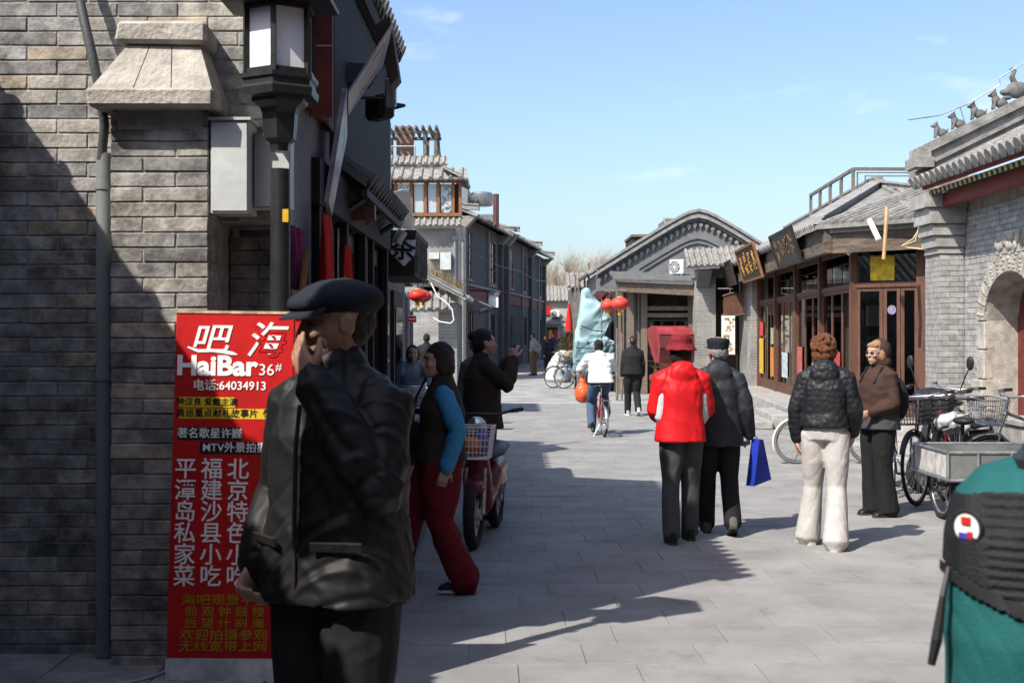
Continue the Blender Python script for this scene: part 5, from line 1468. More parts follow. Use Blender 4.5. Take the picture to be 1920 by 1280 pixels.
bpart('white_base', MB().box(-0.002,0.0,-0.029,BW+0.002,0.095,0.003), mat('scuffed white vinyl',(0.50,0.50,0.50),0.6,var=0.3,vscale=10,bump=0.1))
bpart('top_edge', MB().box(-0.003,BH-0.006,-0.033,BW+0.003,BH+0.006,0.004), mat('worn top edge',(0.45,0.30,0.2),0.7,var=0.4,vscale=20))
def b2(px,py):
    t = (py-584)/(1262-584); Yk = BYt+(BYb-BYt)*t; left = 331-21*t
    return ((px-left)/F_PX*Yk, (1-t)*BH)
def wr(s, px, py, size, m_, **k):
    x,y = b2(px,py); return text_mesh(s, size/F_PX*5.5*1.0, m_, sheet, 'lettering', Mbd @ Matrix.Translation((x,y,0.002)), **k)
wr('海',496,640,70,m_ink_w,bold=0.0015,shear=0.25); wr('吧',393,637,58,m_ink_w,bold=0.0012,shear=0.2,sx=1.25)
# the long brush tail under the second character
def brush(pts, rad):
    mb = MB(); ps = [b2(*p) for p in pts]; L=[]; Rr=[]
    for i,p in enumerate(ps):
        d = Vector(ps[min(i+1,len(ps)-1)])-Vector(ps[max(i-1,0)]); d.normalize(); nn = Vector((-d.y,d.x)); r_ = rad[i]/F_PX*5.5
        L.append((p[0]+nn.x*r_,p[1]+nn.y*r_,0.003)); Rr.append((p[0]-nn.x*r_,p[1]-nn.y*r_,0.003))
    n=len(ps); mb.add(L+Rr,[(i,i+1,n+i+1,n+i) for i in range(n-1)])
    me = mb.mesh('brush_stroke',m_ink_w); me.transform(Mbd); link('brush_stroke',me,sheet)
brush([(352,650),(372,657),(398,656),(420,658),(436,661),(445,663)],[1.5,3,3,3.5,3,0.6])
wr('HaiBar',406,686,50,m_ink_w,bold=0.0045,sx=1.08); wr('36',499,692,30,m_ink_w); wr('#',522,686,20,m_ink_w)
wr('电话:64034913',430,722,22,m_ink_w,bold=0.0006)
def strip(px0,px1,py0,py1,m_):
    a = b2(px0,py1); b = b2(px1,py0)
    bpart('printed_strip', MB().box(a[0],a[1],0.0005,b[0],b[1],0.0015), m_, sheet)
strip(335,440,743,762,m_ink_yb); strip(335,512,764,783,m_ink_yb); strip(333,452,799,823,m_ink_k); strip(374,500,826,848,m_ink_k)
wr('钟汉良 爱戴主演',388,752.5,15.5,m_ink_k,bold=0.0003); wr('奥运重点献礼故事片《买',424,773.5,16.8,m_ink_k,bold=0.0003)
wr('著名歌星许巍',393,811,20,m_ink_w,bold=0.0003); wr('MTV外景拍摄',440,837,20,m_ink_w,bold=0.0003)
for r_,row in enumerate(('平福北','潭建京','岛沙特','私县色','家小小','菜吃吃')):
    for c_,chh in enumerate(row): wr(chh,348+c_*49-r_*0.6,878+r_*39.4,41,m_ink_w,bold=0.0008)
for r_,row in enumerate(('海吧观景平台','前 观 钟 鼓 楼','后 望 什 刹 海','欢迎拍摄参观','无线宽带上网')):
    wr(row,422-r_*1.0,1117+r_*21,21 if ' ' not in row else 20,m_ink_y,bold=0.0,sx=1.28 if ' ' not in row else 1.2)
ca = MB().tube([(-1.75,5.25,0.165),(-1.66,5.29,0.166),(-1.60,5.36,0.165),(-1.565,5.42,0.166),(-1.54,5.5,0.165)],0.006,6).build('white_cable', m_offw); ca.location.z = 0.0
tag(ca,'thin white cable lying on the pavement beside the advertising board','cable')

# ------------------------------------------------------------------ signs and lamps on the dark street front
def quad_board(name,label,cat,pts,thick,m_,m_edge=None):
    o = thing(name,label,cat,Vector(pts[0])); p=[Vector(q)-Vector(pts[0]) for q in pts]
    n=(p[1]-p[0]).cross(p[3]-p[0]).normalized()
    MB().prism(p,n*thick).build('board',m_,o); return o,p,n
m_wsign = mat('weathered white sign',(0.66,0.68,0.69),0.6,var=0.12,vscale=5,bump=0.1)
o_,p,n_ = quad_board('tilted_sign','white sign with yellow writing tilted out from under the dark eave','sign',[at(651,214,7.85),at(716,118,7.65),at(735,44,7.55),at(651,172,7.7)],0.02,m_wsign)
e1=(p[2]-p[3]).normalized(); e2=(p[0]-p[3]).normalized()
for i in range(4):
    c=p[3].lerp(p[2],0.18+0.2*i).lerp(p[0].lerp(p[1],0.2+0.2*i),0.5)-n_*0.004
    for k in range(2):
        MB().obox(c+e2*(k-0.5)*0.06,(0.13,0.004,0.022),Matrix((e1,n_,e1.cross(n_))).transposed()).build('lettering',mat('yellow lettering',(0.40,0.27,0.08),0.6,var=0.5,vscale=40),o_)
MB().prism([p[2]+Vector((-0.12,0.06,0.0)),p[2]+Vector((-0.02,0.06,0.06)),p[2]+Vector((0.03,0.12,-0.30)),p[2]+Vector((-0.02,0.12,-0.36))],(0.0,0.2,0)).build('bracket_board',m_wood_dk,o_)
m_poster = mat('faded picture print',(0.20,0.21,0.26),0.4,var=0.5,vscale=7,col2=(0.42,0.36,0.34),bump=0.03)
quad_board('picture_board','long narrow picture board hung edge-on from the dark street front','sign',[at(641,165,7.2),at(607,378,7.05),at(613,404,7.3),at(642,255,7.5)],0.03,m_poster)
def floodlight(label, px, py, Y, rz):
    f=thing('floodlight',label,'lamp',at(px,py,Y),rz,'floodlights on the dark street front')
    MB().cbox(-0.11,-0.06,-0.09,0.11,0.05,0.07,c=0.02).build('housing',m_blackp,f)
    bx(-0.09,-0.066,-0.07,0.09,-0.061,0.05).build('lens',m_black,f)
    MB().tube([(-0.13,0,0),(-0.13,0.1,0),(0.13,0.1,0),(0.13,0,0)],0.012,6).tube([(0,0.1,0),(-0.25,0.12,0.03)],0.014,6).build('bracket',m_black,f)
floodlight('wide black floodlight in front of the tilted white sign',668,140,8.3,0.2)
floodlight('black floodlight below the grey box at the eave edge',714,200,8.2,-0.9)
gb_=thing('junction_box','grey box with looped wire at the edge of the dark eave','box',at(733,172,8.0))
p=at(733,172,8.0); MB().cbox(-0.035,-0.04,-0.10,0.035,0.04,0.08,c=0.008).build('case',m_steel,gb_)
MB().tube([(-0.02,0,0.08),(-0.02,0,0.13),(0.0,0,0.15),(0.02,0,0.13),(0.02,0,0.08)],0.008,6).build('wire_loop',m_black,gb_)
MB().tube([(-0.02,0,-0.05),(-0.45,0.0,-0.02),(-0.9,0.2,0.02)],0.012,6).build('arm',m_black,gb_)
# tea sign
ts=thing('tea_sign','pale shield shaped sign with the character for tea','sign',at(752,470,11.6))
T=lambda px,py:at(px,py,11.6)-ts.location
MB().prism([T(737,452),T(752,438),T(779,448),T(777,478),T(757,499),T(732,474)],(0,0.03,0)).build('board',m_wsign,ts)
text_mesh('茶',0.26,m_ink_k,ts,'lettering',board_matrix(T(755,467)+Vector((0,-0.006,0)),(1,0.0,-0.03),(0.03,0,1)),bold=0.004,extrude=0.003)
sp_=thing('spot_lamp','small pale spot lamp above the tea sign','lamp',at(748,446,11.4)); MB().lathe([(0.03,-0.06),(0.045,-0.05),(0.05,0.07),(0.045,0.075)],(0,0,0),12,Matrix.Rotation(0.5,3,'Y')).build('lamp_head',m_steel,sp_,smooth=40); MB().tube([(0,0,0.06),(0.02,0.3,0.2)],0.01,6).build('arm',m_black,sp_)
# red curtains in the doorways, bundle of hanging cloths
def drape(name,label,cat,p0,p1,h,m_,seed,sw=0.03,group=None):
    p0,p1=Vector(p0),Vector(p1); n=18; k=8; vs=[]; d=(p1-p0); nr=Vector((d.y,-d.x,0)).normalized()
    for i in range(n+1):
        for j in range(k+1):
            a=i/n; b=j/k
            vs.append(p0+d*a+Vector((0,0,-h*b))+nr*(sw*sin(a*17+seed+b*1.5)*(0.3+b))-d*(0.12*b*(a-0.5)))
    mb=MB().add([v-p0 for v in vs],[(i*(k+1)+j,(i+1)*(k+1)+j,(i+1)*(k+1)+j+1,i*(k+1)+j+1) for i in range(n) for j in range(k)])
    o=link(name,mb.mesh(name,m_,'all'),None,p0); m=o.modifiers.new('s','SOLIDIFY'); m.thickness=0.008
    return tag(o,label,cat,group)
m_rcloth=cloth('red curtain cloth',(0.42,0.02,0.015))
drape('door_curtain','red door curtain hanging just right of the lamp post','curtain',(-1.03,6.62,2.32),(-1.02,6.90,2.32),0.62,m_rcloth,1)
drape('door_curtain','narrow red cloth hanging further along the dark shop front','curtain',(-1.03,7.62,2.22),(-1.025,7.74,2.22),0.45,m_rcloth,3)
drape('hanging_cloth','pink and blue cloth hanging behind the lamp post','cloth',(-1.085,5.92,2.20),(-1.04,6.10,2.18),0.30,mat('mixed cloth',(0.05,0.02,0.09),0.8,var=0.6,vscale=6,col2=(0.22,0.02,0.09),bump=0),2)
um=thing('folded_umbrella','red folded umbrella with orange wooden handle beside the lamp post','umbrella',(-1.03,5.95,0.14))
MB().lathe([(0.01,0.2),(0.04,0.9),(0.05,1.35),(0.04,1.62),(0.02,1.72)],(0,0,0),10).build('canopy',m_rcloth,um,smooth='all'); MB().tube([(0.01,0,1.7),(0.03,0,1.93)],0.016,8).build('handle',m_wood_or,um)
MB().tube([(0,0,0),(0,0,0.25)],0.01,6).build('tip',m_steel,um)
# stone stoop on the left
stp=thing('stone_stoop','grey stone steps rising along the dark shop front','steps',(-0.98,9.0,0))
for k in range(6):
    MB().cbox(-1.10,8.75+k*0.22,0.0,-0.72,10.4,0.165*(k+1)-0.002*0,c=0.01,jit=0.003).build('step',m_stone_g,stp,world=True) if k==0 else MB().cbox(-1.10,8.75+k*0.22,0.165*k+0.002,-0.72,10.4-0.004*k,0.165*(k+1),c=0.01,jit=0.003).build('step',m_stone_g,stp,world=True)

# ------------------------------------------------------------------ lanterns
m_lred=mat('lantern silk',(0.55,0.03,0.02),0.45,var=0.12,bump=0); m_lgold=mat('lantern gold',(0.62,0.38,0.04),0.5,var=0.15,bump=0)
def lantern(label,loc,r,group,m_=None):
    o=thing('red_lantern',label,'lantern',loc,random.uniform(0,3),group); n=32
    rs=[]
    for j in range(13):
        t=-pi/2*0.86+pi*0.86*j/12
        rs.append([((r*cos(t)*(1+0.03*cos(i*pi)))*cos(2*pi*i/n),(r*cos(t)*(1+0.03*cos(i*pi)))*sin(2*pi*i/n),r*0.72*sin(t)) for i in range(n)])
    MB().rings(rs).build('silk',m_ or m_lred,o,smooth=60)
    for s in (-1,1): MB().lathe([(r*0.30,s*r*0.64),(r*0.31,s*r*0.74),(r*0.24,s*r*0.78)],(0,0,0),18).build('gold_rim',m_lgold,o)
    t=MB()
    for i in range(14): a=2*pi*i/14; t.tube([(r*0.14*cos(a),r*0.14*sin(a),-r*0.76),(r*0.19*cos(a),r*0.19*sin(a),-r*1.25)],r*0.04,5)
    t.build('tassel',m_lgold,o)
    MB().tube([(0,0,r*0.8),(0,0,r*1.3)],0.008,5).build('cord',m_black,o)
    return o
lantern('nearer red lantern with yellow tassel hanging over the left yard wall',at(783,554,20.0),0.145,'lanterns on the left')
lantern('farther red lantern half hidden behind its twin on the left',at(794,556,21.5),0.14,'lanterns on the left')
la=thing('lantern_bracket','black iron arms carrying the two left lanterns','bracket',(-2.0,20,2.5))
MB().tube([(-2.0,20,2.55),(-1.40,20,2.55)],0.02,6).tube([(-1.53,20,2.55),(-1.53,20,2.47)],0.008,5).build('arm',m_black,la,world=True)
MB().tube([(-2.0,21.5,2.58),(-1.50,21.5,2.58)],0.02,6).tube([(-1.55,21.5,2.58),(-1.55,21.5,2.49)],0.008,5).build('arm',m_black,la,world=True)
m_lred2=mat('sun painted lantern silk',(0.60,0.055,0.04),0.5,var=0.12,bump=0)  # lighter copy of the lantern silk, sunlight put into the colour
lantern('left of the two red lanterns beside the blue tarpaulin',at(1140,572,30.4),0.19,'lanterns by the tarpaulin',m_lred2)
lantern('right and larger of the two red lanterns beside the blue tarpaulin',at(1162,569,30.0),0.22,'lanterns by the tarpaulin',m_lred2)
ls_=thing('lantern_stand','pale upright pole with a crossbar carrying two red lanterns','pole',at(1157,625+EYE*F_PX/30.6,30.6))
b0=ls_.location; MB().tube([(0,0,0),(0,0,2.75)],0.03,8).build('upright',m_wood_grey,ls_); MB().tube([(0.12,0.05,0),(0.12,0.05,2.2)],0.025,8).build('upright',m_wood_grey,ls_)
MB().tube([(-0.3,-0.15,2.72),(0.2,-0.6,2.72)],0.02,6).build('crossbar',m_wood_grey,ls_)
rs_=thing('red_road_sign','small red arrow sign with white border on the left wall','sign',at(772,598,21.6))
MB().cbox(-0.085,-0.01,-0.065,0.085,0.01,0.065,c=0.009).build('plate',m_white,rs_); bx(-0.073,-0.016,-0.052,0.073,-0.0105,0.052).build('face',m_red,rs_)
MB().box(-0.05,-0.02,-0.008,0.03,-0.0165,0.008).prism([(0.03,-0.02,-0.025),(0.058,-0.02,0),(0.03,-0.02,0.025)],(0,0.003,0)).build('arrow',m_ink_w,rs_)
MB().tube([(0,0.012,0),(-0.15,0.3,0.0)],0.015,6).build('bracket',m_black,rs_)

# ------------------------------------------------------------------ air conditioners
def aircon(label,loc,w,h,rz=0.0):
    o=thing('air_conditioner',label,'air conditioner',loc,rz)
    MB().cbox(-w/2,0,0,w/2,w*0.42,h,c=0.02).build('case',m_white,o)
    MB().lathe([(h*0.40,0),(h*0.40,0.012)],(-w*0.12,0.0,h/2),20,Matrix.Rotation(pi/2,3,'X')).build('fan_grille',m_blackp,o)
    g=MB()
    for k in range(4): g.torus((-w*0.12,-0.014,h/2),(0,1,0),h*0.1*(k+1),0.006,20,4)
    for k in range(4): a=k*pi/4; g.tube([(-w*0.12-cos(a)*h*0.4,-0.014,h/2-sin(a)*h*0.4),(-w*0.12+cos(a)*h*0.4,-0.014,h/2+sin(a)*h*0.4)],0.005,4)
    g.build('grille_wires',m_white,o)
    for x in (-w*0.35,w*0.35): bx(x-0.02,0.0,-0.06,x+0.02,w*0.45,-0.001).build('foot',m_steel,o)
    return o
p=at(1268,514,35.0); aircon('white air conditioner on the roof in front of the curved gable',(p.x,p.y,p.z),0.42,0.42,-0.5)
p=at(1041,594,83.5); aircon('white air conditioner on the end house wall beside red signs',(p.x,83.6,p.z),0.6,0.46)

# ------------------------------------------------------------------ hanging sign and painted scroll in the brick doorway
hsn=thing('hanging_wood_sign','brown carved wooden sign hanging in the brick doorway','sign',at(1374,590,32.0))
T=lambda px,py:at(px,py,32.0)-hsn.location
MB().prism([T(1357,588),T(1356,570),T(1358,556),T(1366,553),T(1385,553),T(1393,558),T(1394,575),T(1394,590)],(0,0.05,0)).build('board',m_wood_br,hsn)
MB().tube([T(1355,589),T(1375,592),T(1396,589)],0.03,6).tube([T(1355,555),T(1375,549),T(1395,556)],0.03,6).build('carved_border',m_wood_br,hsn)
MB().tube([T(1369,550),T(1369,541)],0.01,5).tube([T(1346,541),T(1375,541)],0.015,5).build('hanger',m_steel,hsn)
sc=thing('painted_scroll','tall white scroll with red and ochre painting in the brick doorway','poster',at(1366,664,31.9))
T=lambda px,py:at(px,py,31.9)-sc.location
MB().prism([T(1353,664),T(1378,664),T(1378,590),T(1353,590)],(0,0.02,0)).build('paper',m_white,sc)
random.seed(31)
for k in range(34):
    px=1366+random.gauss(0,4.5); py=random.uniform(596,658); px=min(max(px,1356),1375)
    col=random.choice(('a','b','b','c')); m_={'a':mat('scroll red',(0.5,0.12,0.05),0.7),'b':mat('scroll ochre',(0.5,0.30,0.10),0.7),'c':mat('scroll green',(0.2,0.26,0.14),0.7)}[col]
    MB().obox(T(px,py)+Vector((0,-0.004-0.0003*k,0)),(random.uniform(0.03,0.09),0.004,random.uniform(0.015,0.05)),(0,random.uniform(-1,1),0)).build('painted_mark',m_,sc)
MB().tube([T(1352,665),T(1379,665)],0.015,6).tube([T(1352,590),T(1379,590)],0.015,6).build('rod',m_wood_br,sc)

# ------------------------------------------------------------------ bicycles
def torus_mesh(name,r,tr,m_,n=36,m=8):
    return MB().torus((0,0,0),(0,1,0),r,tr,n,m).mesh(name,m_,'all')
def wheel(parent,loc,r,tr=0.018,rim=None,spokes=28,m_t=None,tilt=0.0):
    w=link('wheel',torus_mesh('tyre',r-tr,tr,m_t or m_rubber),parent,loc,(0,0,tilt))
    link('rim',torus_mesh('rim',r-2.4*tr,tr*0.55,rim or m_steel,36,6),w)
    s=MB()
    for i in range(spokes):
        a=2*pi*i/spokes; b=a+(0.28 if i%2 else -0.28); y=0.03 if i%4<2 else -0.03
        s.tube([(0.02*cos(b),y,0.02*sin(b)),((r-2.5*tr)*cos(a),0,(r-2.5*tr)*sin(a))],0.0016,3,False)
    s.build('spokes',m_chrome,w); MB().tube([(0,-0.045,0),(0,0.045,0)],0.018,8).build('hub',m_steel,w)
    return w
def basket_mesh(w,d,h,m_,name='basket'):
    b=MB(); 
    for k in range(6):
        z=h*k/5; f=0.82+0.18*k/5; x,y=d/2*f,w/2*f
        b.tube([(-x,-y,z),(x,-y,z),(x,y,z),(-x,y,z),(-x,-y,z)],0.0035 if 0<k<5 else 0.006,4)
    for i in range(11):
        t=-1+2*i/10
        for s in (-1,1):
            b.tube([(t*d/2*0.82,s*w/2*0.82,0),(t*d/2,s*w/2,h)],0.003,3); b.tube([(s*d/2*0.82,t*w/2*0.82,0),(s*d/2,t*w/2,h)],0.003,3)
        b.tube([(t*d/2*0.82,-w/2*0.82,0),(t*d/2*0.82,w/2*0.82,0)],0.003,3)
    return b.mesh(name,m_)
def bicycle(label,loc,rz,m_,r=0.33,wb=1.04,basket=None,rack=True,rim=None,fender=None,sz=0.92,hz=1.02,lean=0.06,steer=0.0,group='parked bicycles',m_t=None,low=False):
    o=thing('bicycle',label,'bicycle',loc,rz,group); o.rotation_euler.x=lean
    A=Vector((-wb/2,0,r)); Fx=Vector((wb/2,0,r)); BB=Vector((-0.06,0,0.29)); S=Vector((-0.20,0,min(0.76,sz-0.14))); Ht=Vector((wb/2-0.17,0,hz-0.16)); Hb=Vector((wb/2-0.10,0,r+0.36))
    wheel(o,A,r,rim=rim,m_t=m_t); wheel(o,Fx,r,rim=rim,m_t=m_t)
    f=MB(); f.tube([Hb,BB],0.02,8); f.tube([BB,S],0.017,8)
    if low: f.tube([Hb-Vector((0,0,0.02)),BB+Vector((0.05,0,0.06))],0.016,8)
    else: f.tube([Ht,S-Vector((0,0,0.05))],0.017,8)
    f.tube([Ht+Vector((-0.01,0,0.03)),Hb],0.021,8)
    for y in (-0.05,0.05):
        f.tube([BB+Vector((0,y*0.6,0)),A+Vector((0,y,0))],0.010,6); f.tube([S+Vector((0,y*0.3,-0.04)),A+Vector((0,y,0))],0.009,6)
        f.tube([Hb+Vector((0.01,y,-0.02)),Fx+Vector((0,y,0))],0.012,6)
    f.tube([Hb+Vector((0.01,-0.05,-0.02)),Hb+Vector((0.01,0.05,-0.02))],0.016,6)
    f.build('frame',m_,o,smooth=60)
    h=MB(); hb=Vector((Ht.x-0.03,0,hz)); h.tube([Ht,hb],0.013,8)
    h.tube([hb+Vector((-0.16,-0.28,0.03)),hb+Vector((-0.02,-0.22,0.03)),hb+Vector((0.03,-0.1,0.0)),hb+Vector((0.03,0.1,0.0)),hb+Vector((-0.02,0.22,0.03)),hb+Vector((-0.16,0.28,0.03))],0.011,8)
    hbo=h.build('handlebar',m_chrome,o,smooth=60)
    for s in (-1,1):
        MB().tube([hb+Vector((-0.20,s*0.285,0.03)),hb+Vector((-0.09,s*0.255,0.03))],0.017,8).build('grip',m_blackp,hbo)
        MB().tube([hb+Vector((-0.02,s*0.2,0.02)),hb+Vector((-0.12,s*0.27,0.0))],0.005,5).build('brake_lever',m_steel,hbo)
    sd=MB(); sp_=Vector((-0.24,0,sz)); sd.rings([sd.ring(sp_+Vector((x,0,zz)),Vector((0,w,0)),Vector((0,0,0.028)),10) for x,w,zz in ((-0.13,0.05,0.01),(-0.11,0.095,0.012),(-0.05,0.10,0.005),(0.03,0.05,0.0),(0.12,0.025,0.0),(0.15,0.012,-0.005))])
    sd.build('saddle',m_blackp,o,smooth=60); MB().tube([S,sp_],0.013,8).build('seat_post',m_chrome,o)
    p=MB(); p.torus(BB+Vector((0,-0.045,0)),(0,1,0),0.085,0.006,22,5)
    for s in (-1,1):
        e=BB+Vector((0.12*s,-0.07 if s<0 else 0.07,-0.11*s)); p.tube([BB+Vector((0,(-0.06 if s<0 else 0.06),0)),e],0.009,6)
        p.obox(e+Vector((0,-0.05 if s<0 else 0.05,0)),(0.08,0.08,0.02))
    p.tube([BB+Vector((0,-0.045,0.085)),A+Vector((0,-0.045,0.04))],0.005,4); p.tube([BB+Vector((0,-0.045,-0.085)),A+Vector((0,-0.045,-0.04))],0.005,4)
    p.build('crank',m_blackp,o)
    if fender:
        for c,a0,a1 in ((A,20,200),(Fx,25,170)):
            g=MB(); vs=[]
            for i in range(17):
                t=R(a0+(a1-a0)*i/16)
                for y,dr in ((-0.024,-0.008),(0,0.004),(0.024,-0.008)): vs.append(c+Vector(((r+0.022+dr)*cos(t),y,(r+0.022+dr)*sin(t))))
            g.add(vs,[(i*3+j,(i+1)*3+j,(i+1)*3+j+1,i*3+j+1) for i in range(16) for j in range(2)]); g.build('mudguard',fender,o,smooth='all')
    if rack:
        k=MB()
        for y in (-0.06,0,0.06): k.tube([A+Vector((-0.22,y,r+0.11)),A+Vector((0.26,y,r+0.11))],0.006,5)
        for y in (-0.06,0.06): k.tube([A+Vector((-0.1,y,r+0.11)),A+Vector((0,y,0.0))],0.006,5)
        for x in (-0.2,0.0,0.2): k.tube([A+Vector((x,-0.06,r+0.11)),A+Vector((x,0.06,r+0.11))],0.005,5)
        k.build('rack',m_chrome,o)
    if basket: link('basket',basket_mesh(0.34,0.26,0.24,basket),o,(wb/2+0.02,0,hz-0.26))
    MB().tube([A+Vector((0.1,0.06,-0.05)),A+Vector((0.02,0.17,-r+0.01))],0.008,5).build('kickstand',m_steel,o)
    return o
m_bk=mat('black bike paint',(0.015,0.015,0.016),0.35,var=0.2,bump=0.02); m_bl=mat('blue bike paint',(0.04,0.16,0.36),0.35,var=0.15,bump=0.02); m_bb=mat('bright blue paint',(0.03,0.06,0.42),0.35,var=0.15,bump=0.02)
m_br=mat('maroon bike paint',(0.18,0.02,0.03),0.35,var=0.2,bump=0.02); m_gn=mat('dull green bike paint',(0.05,0.07,0.06),0.45,var=0.3,bump=0.05); m_or=mat('ochre bike paint',(0.30,0.17,0.05),0.5,var=0.2,bump=0.05)
m_gt=mat('grey tyre',(0.16,0.155,0.15),0.85,var=0.2,bump=0.1)
bicycle('bicycle with white mudguards and blue frame behind the woman in white trousers',(4.12,15.75,0.0),0.03,m_bb,r=0.29,wb=0.95,rim=m_chrome,fender=m_white,m_t=m_gt,sz=0.82,hz=0.95)
bicycle('black bicycle with a big front wheel beside the handcart',(4.28,12.35,0),R(232),m_bk,r=0.36,wb=1.12,basket=m_blackp,fender=m_bk,hz=1.05)
bicycle('light blue bicycle leaning behind the black one',(4.05,13.1,0),R(250),m_bl,r=0.34,basket=m_steel,fender=m_chrome,hz=1.08,low=True)
bicycle('silver bicycle with a wide wire basket at the right edge',(5.15,12.1,0),R(190),m_steel,r=0.34,basket=m_chrome,fender=m_chrome,hz=1.06,lean=-0.08)
bicycle('maroon bicycle squeezed in behind the handcart',(4.62,12.75,0),R(238),m_br,r=0.34,basket=m_blackp,fender=m_bk,hz=1.04,lean=0.1)
bicycle('dull green bicycle farthest back by the gate step',(5.05,13.9,0),R(225),m_gn,r=0.34,fender=m_steel,hz=1.06,lean=-0.08,basket=m_steel)
bicycle('dull green bicycle parked nearer the white sack',(1.72,37.3,0),R(150),m_gn,r=0.34,fender=m_bk,lean=0.08)
bicycle('dull green bicycle parked nearer the blue tarpaulin',(2.05,37.0,0),R(155),m_bl,r=0.34,fender=m_steel,lean=0.08,basket=m_blackp)
# ------------------------------------------------------------------ scooter with mirrors (right)
def scooter(label,loc,rz,m_body,cover=True,basket=None,r=0.22,group=None,m_cover=None,mirrors=True,cast=False):
    o=thing('electric_scooter',label,'scooter',loc,rz,group)
    for x in (-0.55,0.55):
        w=link('wheel',torus_mesh('tyre',r-0.045,0.045,m_rubber,30,10),o,(x,0,r))
        link('rim',torus_mesh('rim',r-0.095,0.016,m_offw,30,6),w)
        sp=MB()
        for i in range(5): a=2*pi*i/5; sp.obox(((r-0.1)*0.5*cos(a),0,(r-0.1)*0.5*sin(a)),((r-0.08),0.04,0.05),(0,-a,0))
        sp.tube([(0,-0.06,0),(0,0.06,0)],0.045,12).build('cast_spokes',m_offw,w,smooth=40)
    b=MB(); limb(b,[(-0.62,0,0.52),(-0.2,0,0.50),(-0.02,0,0.36),(0.25,0,0.30)],[0.10,0.12,0.10,0.09]); b.sph((-0.32,0,0.42),(0.34,0.13,0.16))
    limb(b,[(0.28,0,0.30),(0.40,0,0.55),(0.36,0,0.80)],[0.11,0.12,0.07]); b.sph((0.52,0,0.48),(0.17,0.09,0.07))
    fuse(b,'bodywork',m_body,0.014,o,2)
    MB().rings([MB().ring((x,0,z_),Vector((0,w,0)),Vector((0,0,h)),12) for x,w,z_,h in ((-0.68,0.06,0.70,0.03),(-0.62,0.12,0.70,0.05),(-0.3,0.13,0.68,0.05),(0.0,0.08,0.66,0.045),(0.06,0.03,0.65,0.02))]).build('seat',m_blackp,o,smooth=60)
    MB().tube([(0.55,0.07,r),(0.46,0.07,0.62)],0.02,8).tube([(0.55,-0.07,r),(0.46,-0.07,0.62)],0.02,8).build('fork',m_steel,o)
    h=MB(); h.tube([(0.42,0,0.6),(0.33,0,1.0)],0.024,8); h.tube([(0.22,-0.27,1.06),(0.32,-0.15,1.03),(0.33,0.15,1.03),(0.22,0.27,1.06)],0.012,8)
    hb=h.build('handlebar',m_black,o,smooth=60)
    for s in (-1,1):
        MB().tube([(0.24,s*0.25,1.055),(0.16,s*0.33,1.065)],0.016,8).build('grip',m_blackp,hb)
        if mirrors:
            MB().tube([(0.27,s*0.26,1.05),(0.25,s*0.32,1.22),(0.25,s*0.36,1.30)],0.008,6).sph((0.24,s*0.37,1.36),(0.02,0.045,0.075),10,8).build('mirror',m_blackp,hb,smooth=60)
    MB().sph((0.42,0,0.95),(0.06,0.08,0.07),12,8).build('headlamp',m_chrome,o,smooth='all')
    if cover:
        c=MB(); c.sph((0.34,0,0.98),(0.13,0.27,0.12),16,12); c.sph((0.36,0,0.85),(0.12,0.22,0.12),16,12); fuse(c,'handle_cover',m_cover or m_blackp,0.014,o,2,(0.008,16,(1,1,1),2))
    if basket:
        link('basket',basket_mesh(0.34,0.26,0.24,basket),o,(0.66,0,0.72))
    return o
scooter('black electric scooter with two mirrors and padded handle cover by the gate',(4.75,13.2,0),R(215),mat('dark scooter plastic',(0.03,0.03,0.035),0.35,bump=0),True,r=0.23)
eb=scooter('red electric scooter with white basket behind the woman in red trousers',(-0.22,10.05,0),R(262),mat('red scooter plastic',(0.13,0.010,0.012),0.3,bump=0),False,basket=m_white,r=0.27,mirrors=False)
pk=thing('shopping','orange and purple shopping lying in the white scooter basket','shopping',(-0.31,9.44,0.76))
mb=MB(); mb.sph((0,0,0.05),(0.08,0.08,0.07),10,8); fuse(mb,'orange_bag',mat('orange plastic bag',(0.55,0.15,0.03),0.5),0.012,pk,1,(0.008,25,(1,1,1),1))
mb=MB(); mb.sph((0.08,0.05,0.07),(0.05,0.05,0.12),10,8); fuse(mb,'purple_bag',mat('purple plastic bag',(0.16,0.12,0.42),0.5),0.012,pk,1,(0.008,25,(1,1,1),2))

# ------------------------------------------------------------------ handcart tricycle with sheet metal box
tk=thing('cargo_tricycle','cargo tricycle with scuffed white and grey sheet metal box','tricycle',(4.3,11.05,0))
m_scuff=mat('scuffed white sheet',(0.50,0.48,0.46),0.6,var=0.35,vscale=9,bump=0.2,bscale=15,col2=(0.62,0.60,0.58)); m_gsheet=mat('grey sheet metal',(0.20,0.215,0.215),0.45,metal=0.3,var=0.2,vscale=4,bump=0.1)
X0,X1,Y0,Y1,Z0,Z1=3.77,4.85,10.6,11.5,0.40,0.64
B=lambda *a:bx(*a)
B(X0,Y0,Z0,X1,Y1,Z0+0.02).build('floor',m_gsheet,tk,world=True)
B(X0,Y0+0.01,Z0+0.02,X0+0.012,Y1-0.01,Z1).build('side_panel',m_scuff,tk,world=True)
B(X1-0.012,Y0+0.01,Z0+0.02,X1,Y1-0.01,Z1).build('side_panel',m_gsheet,tk,world=True)
B(X0+0.012,Y0,Z0+0.02,X1-0.012,Y0+0.012,Z1).build('end_panel',m_gsheet,tk,world=True)
B(X0+0.012,Y1-0.012,Z0+0.02,X1-0.012,Y1,Z1).build('end_panel',m_gsheet,tk,world=True)
rim=MB()
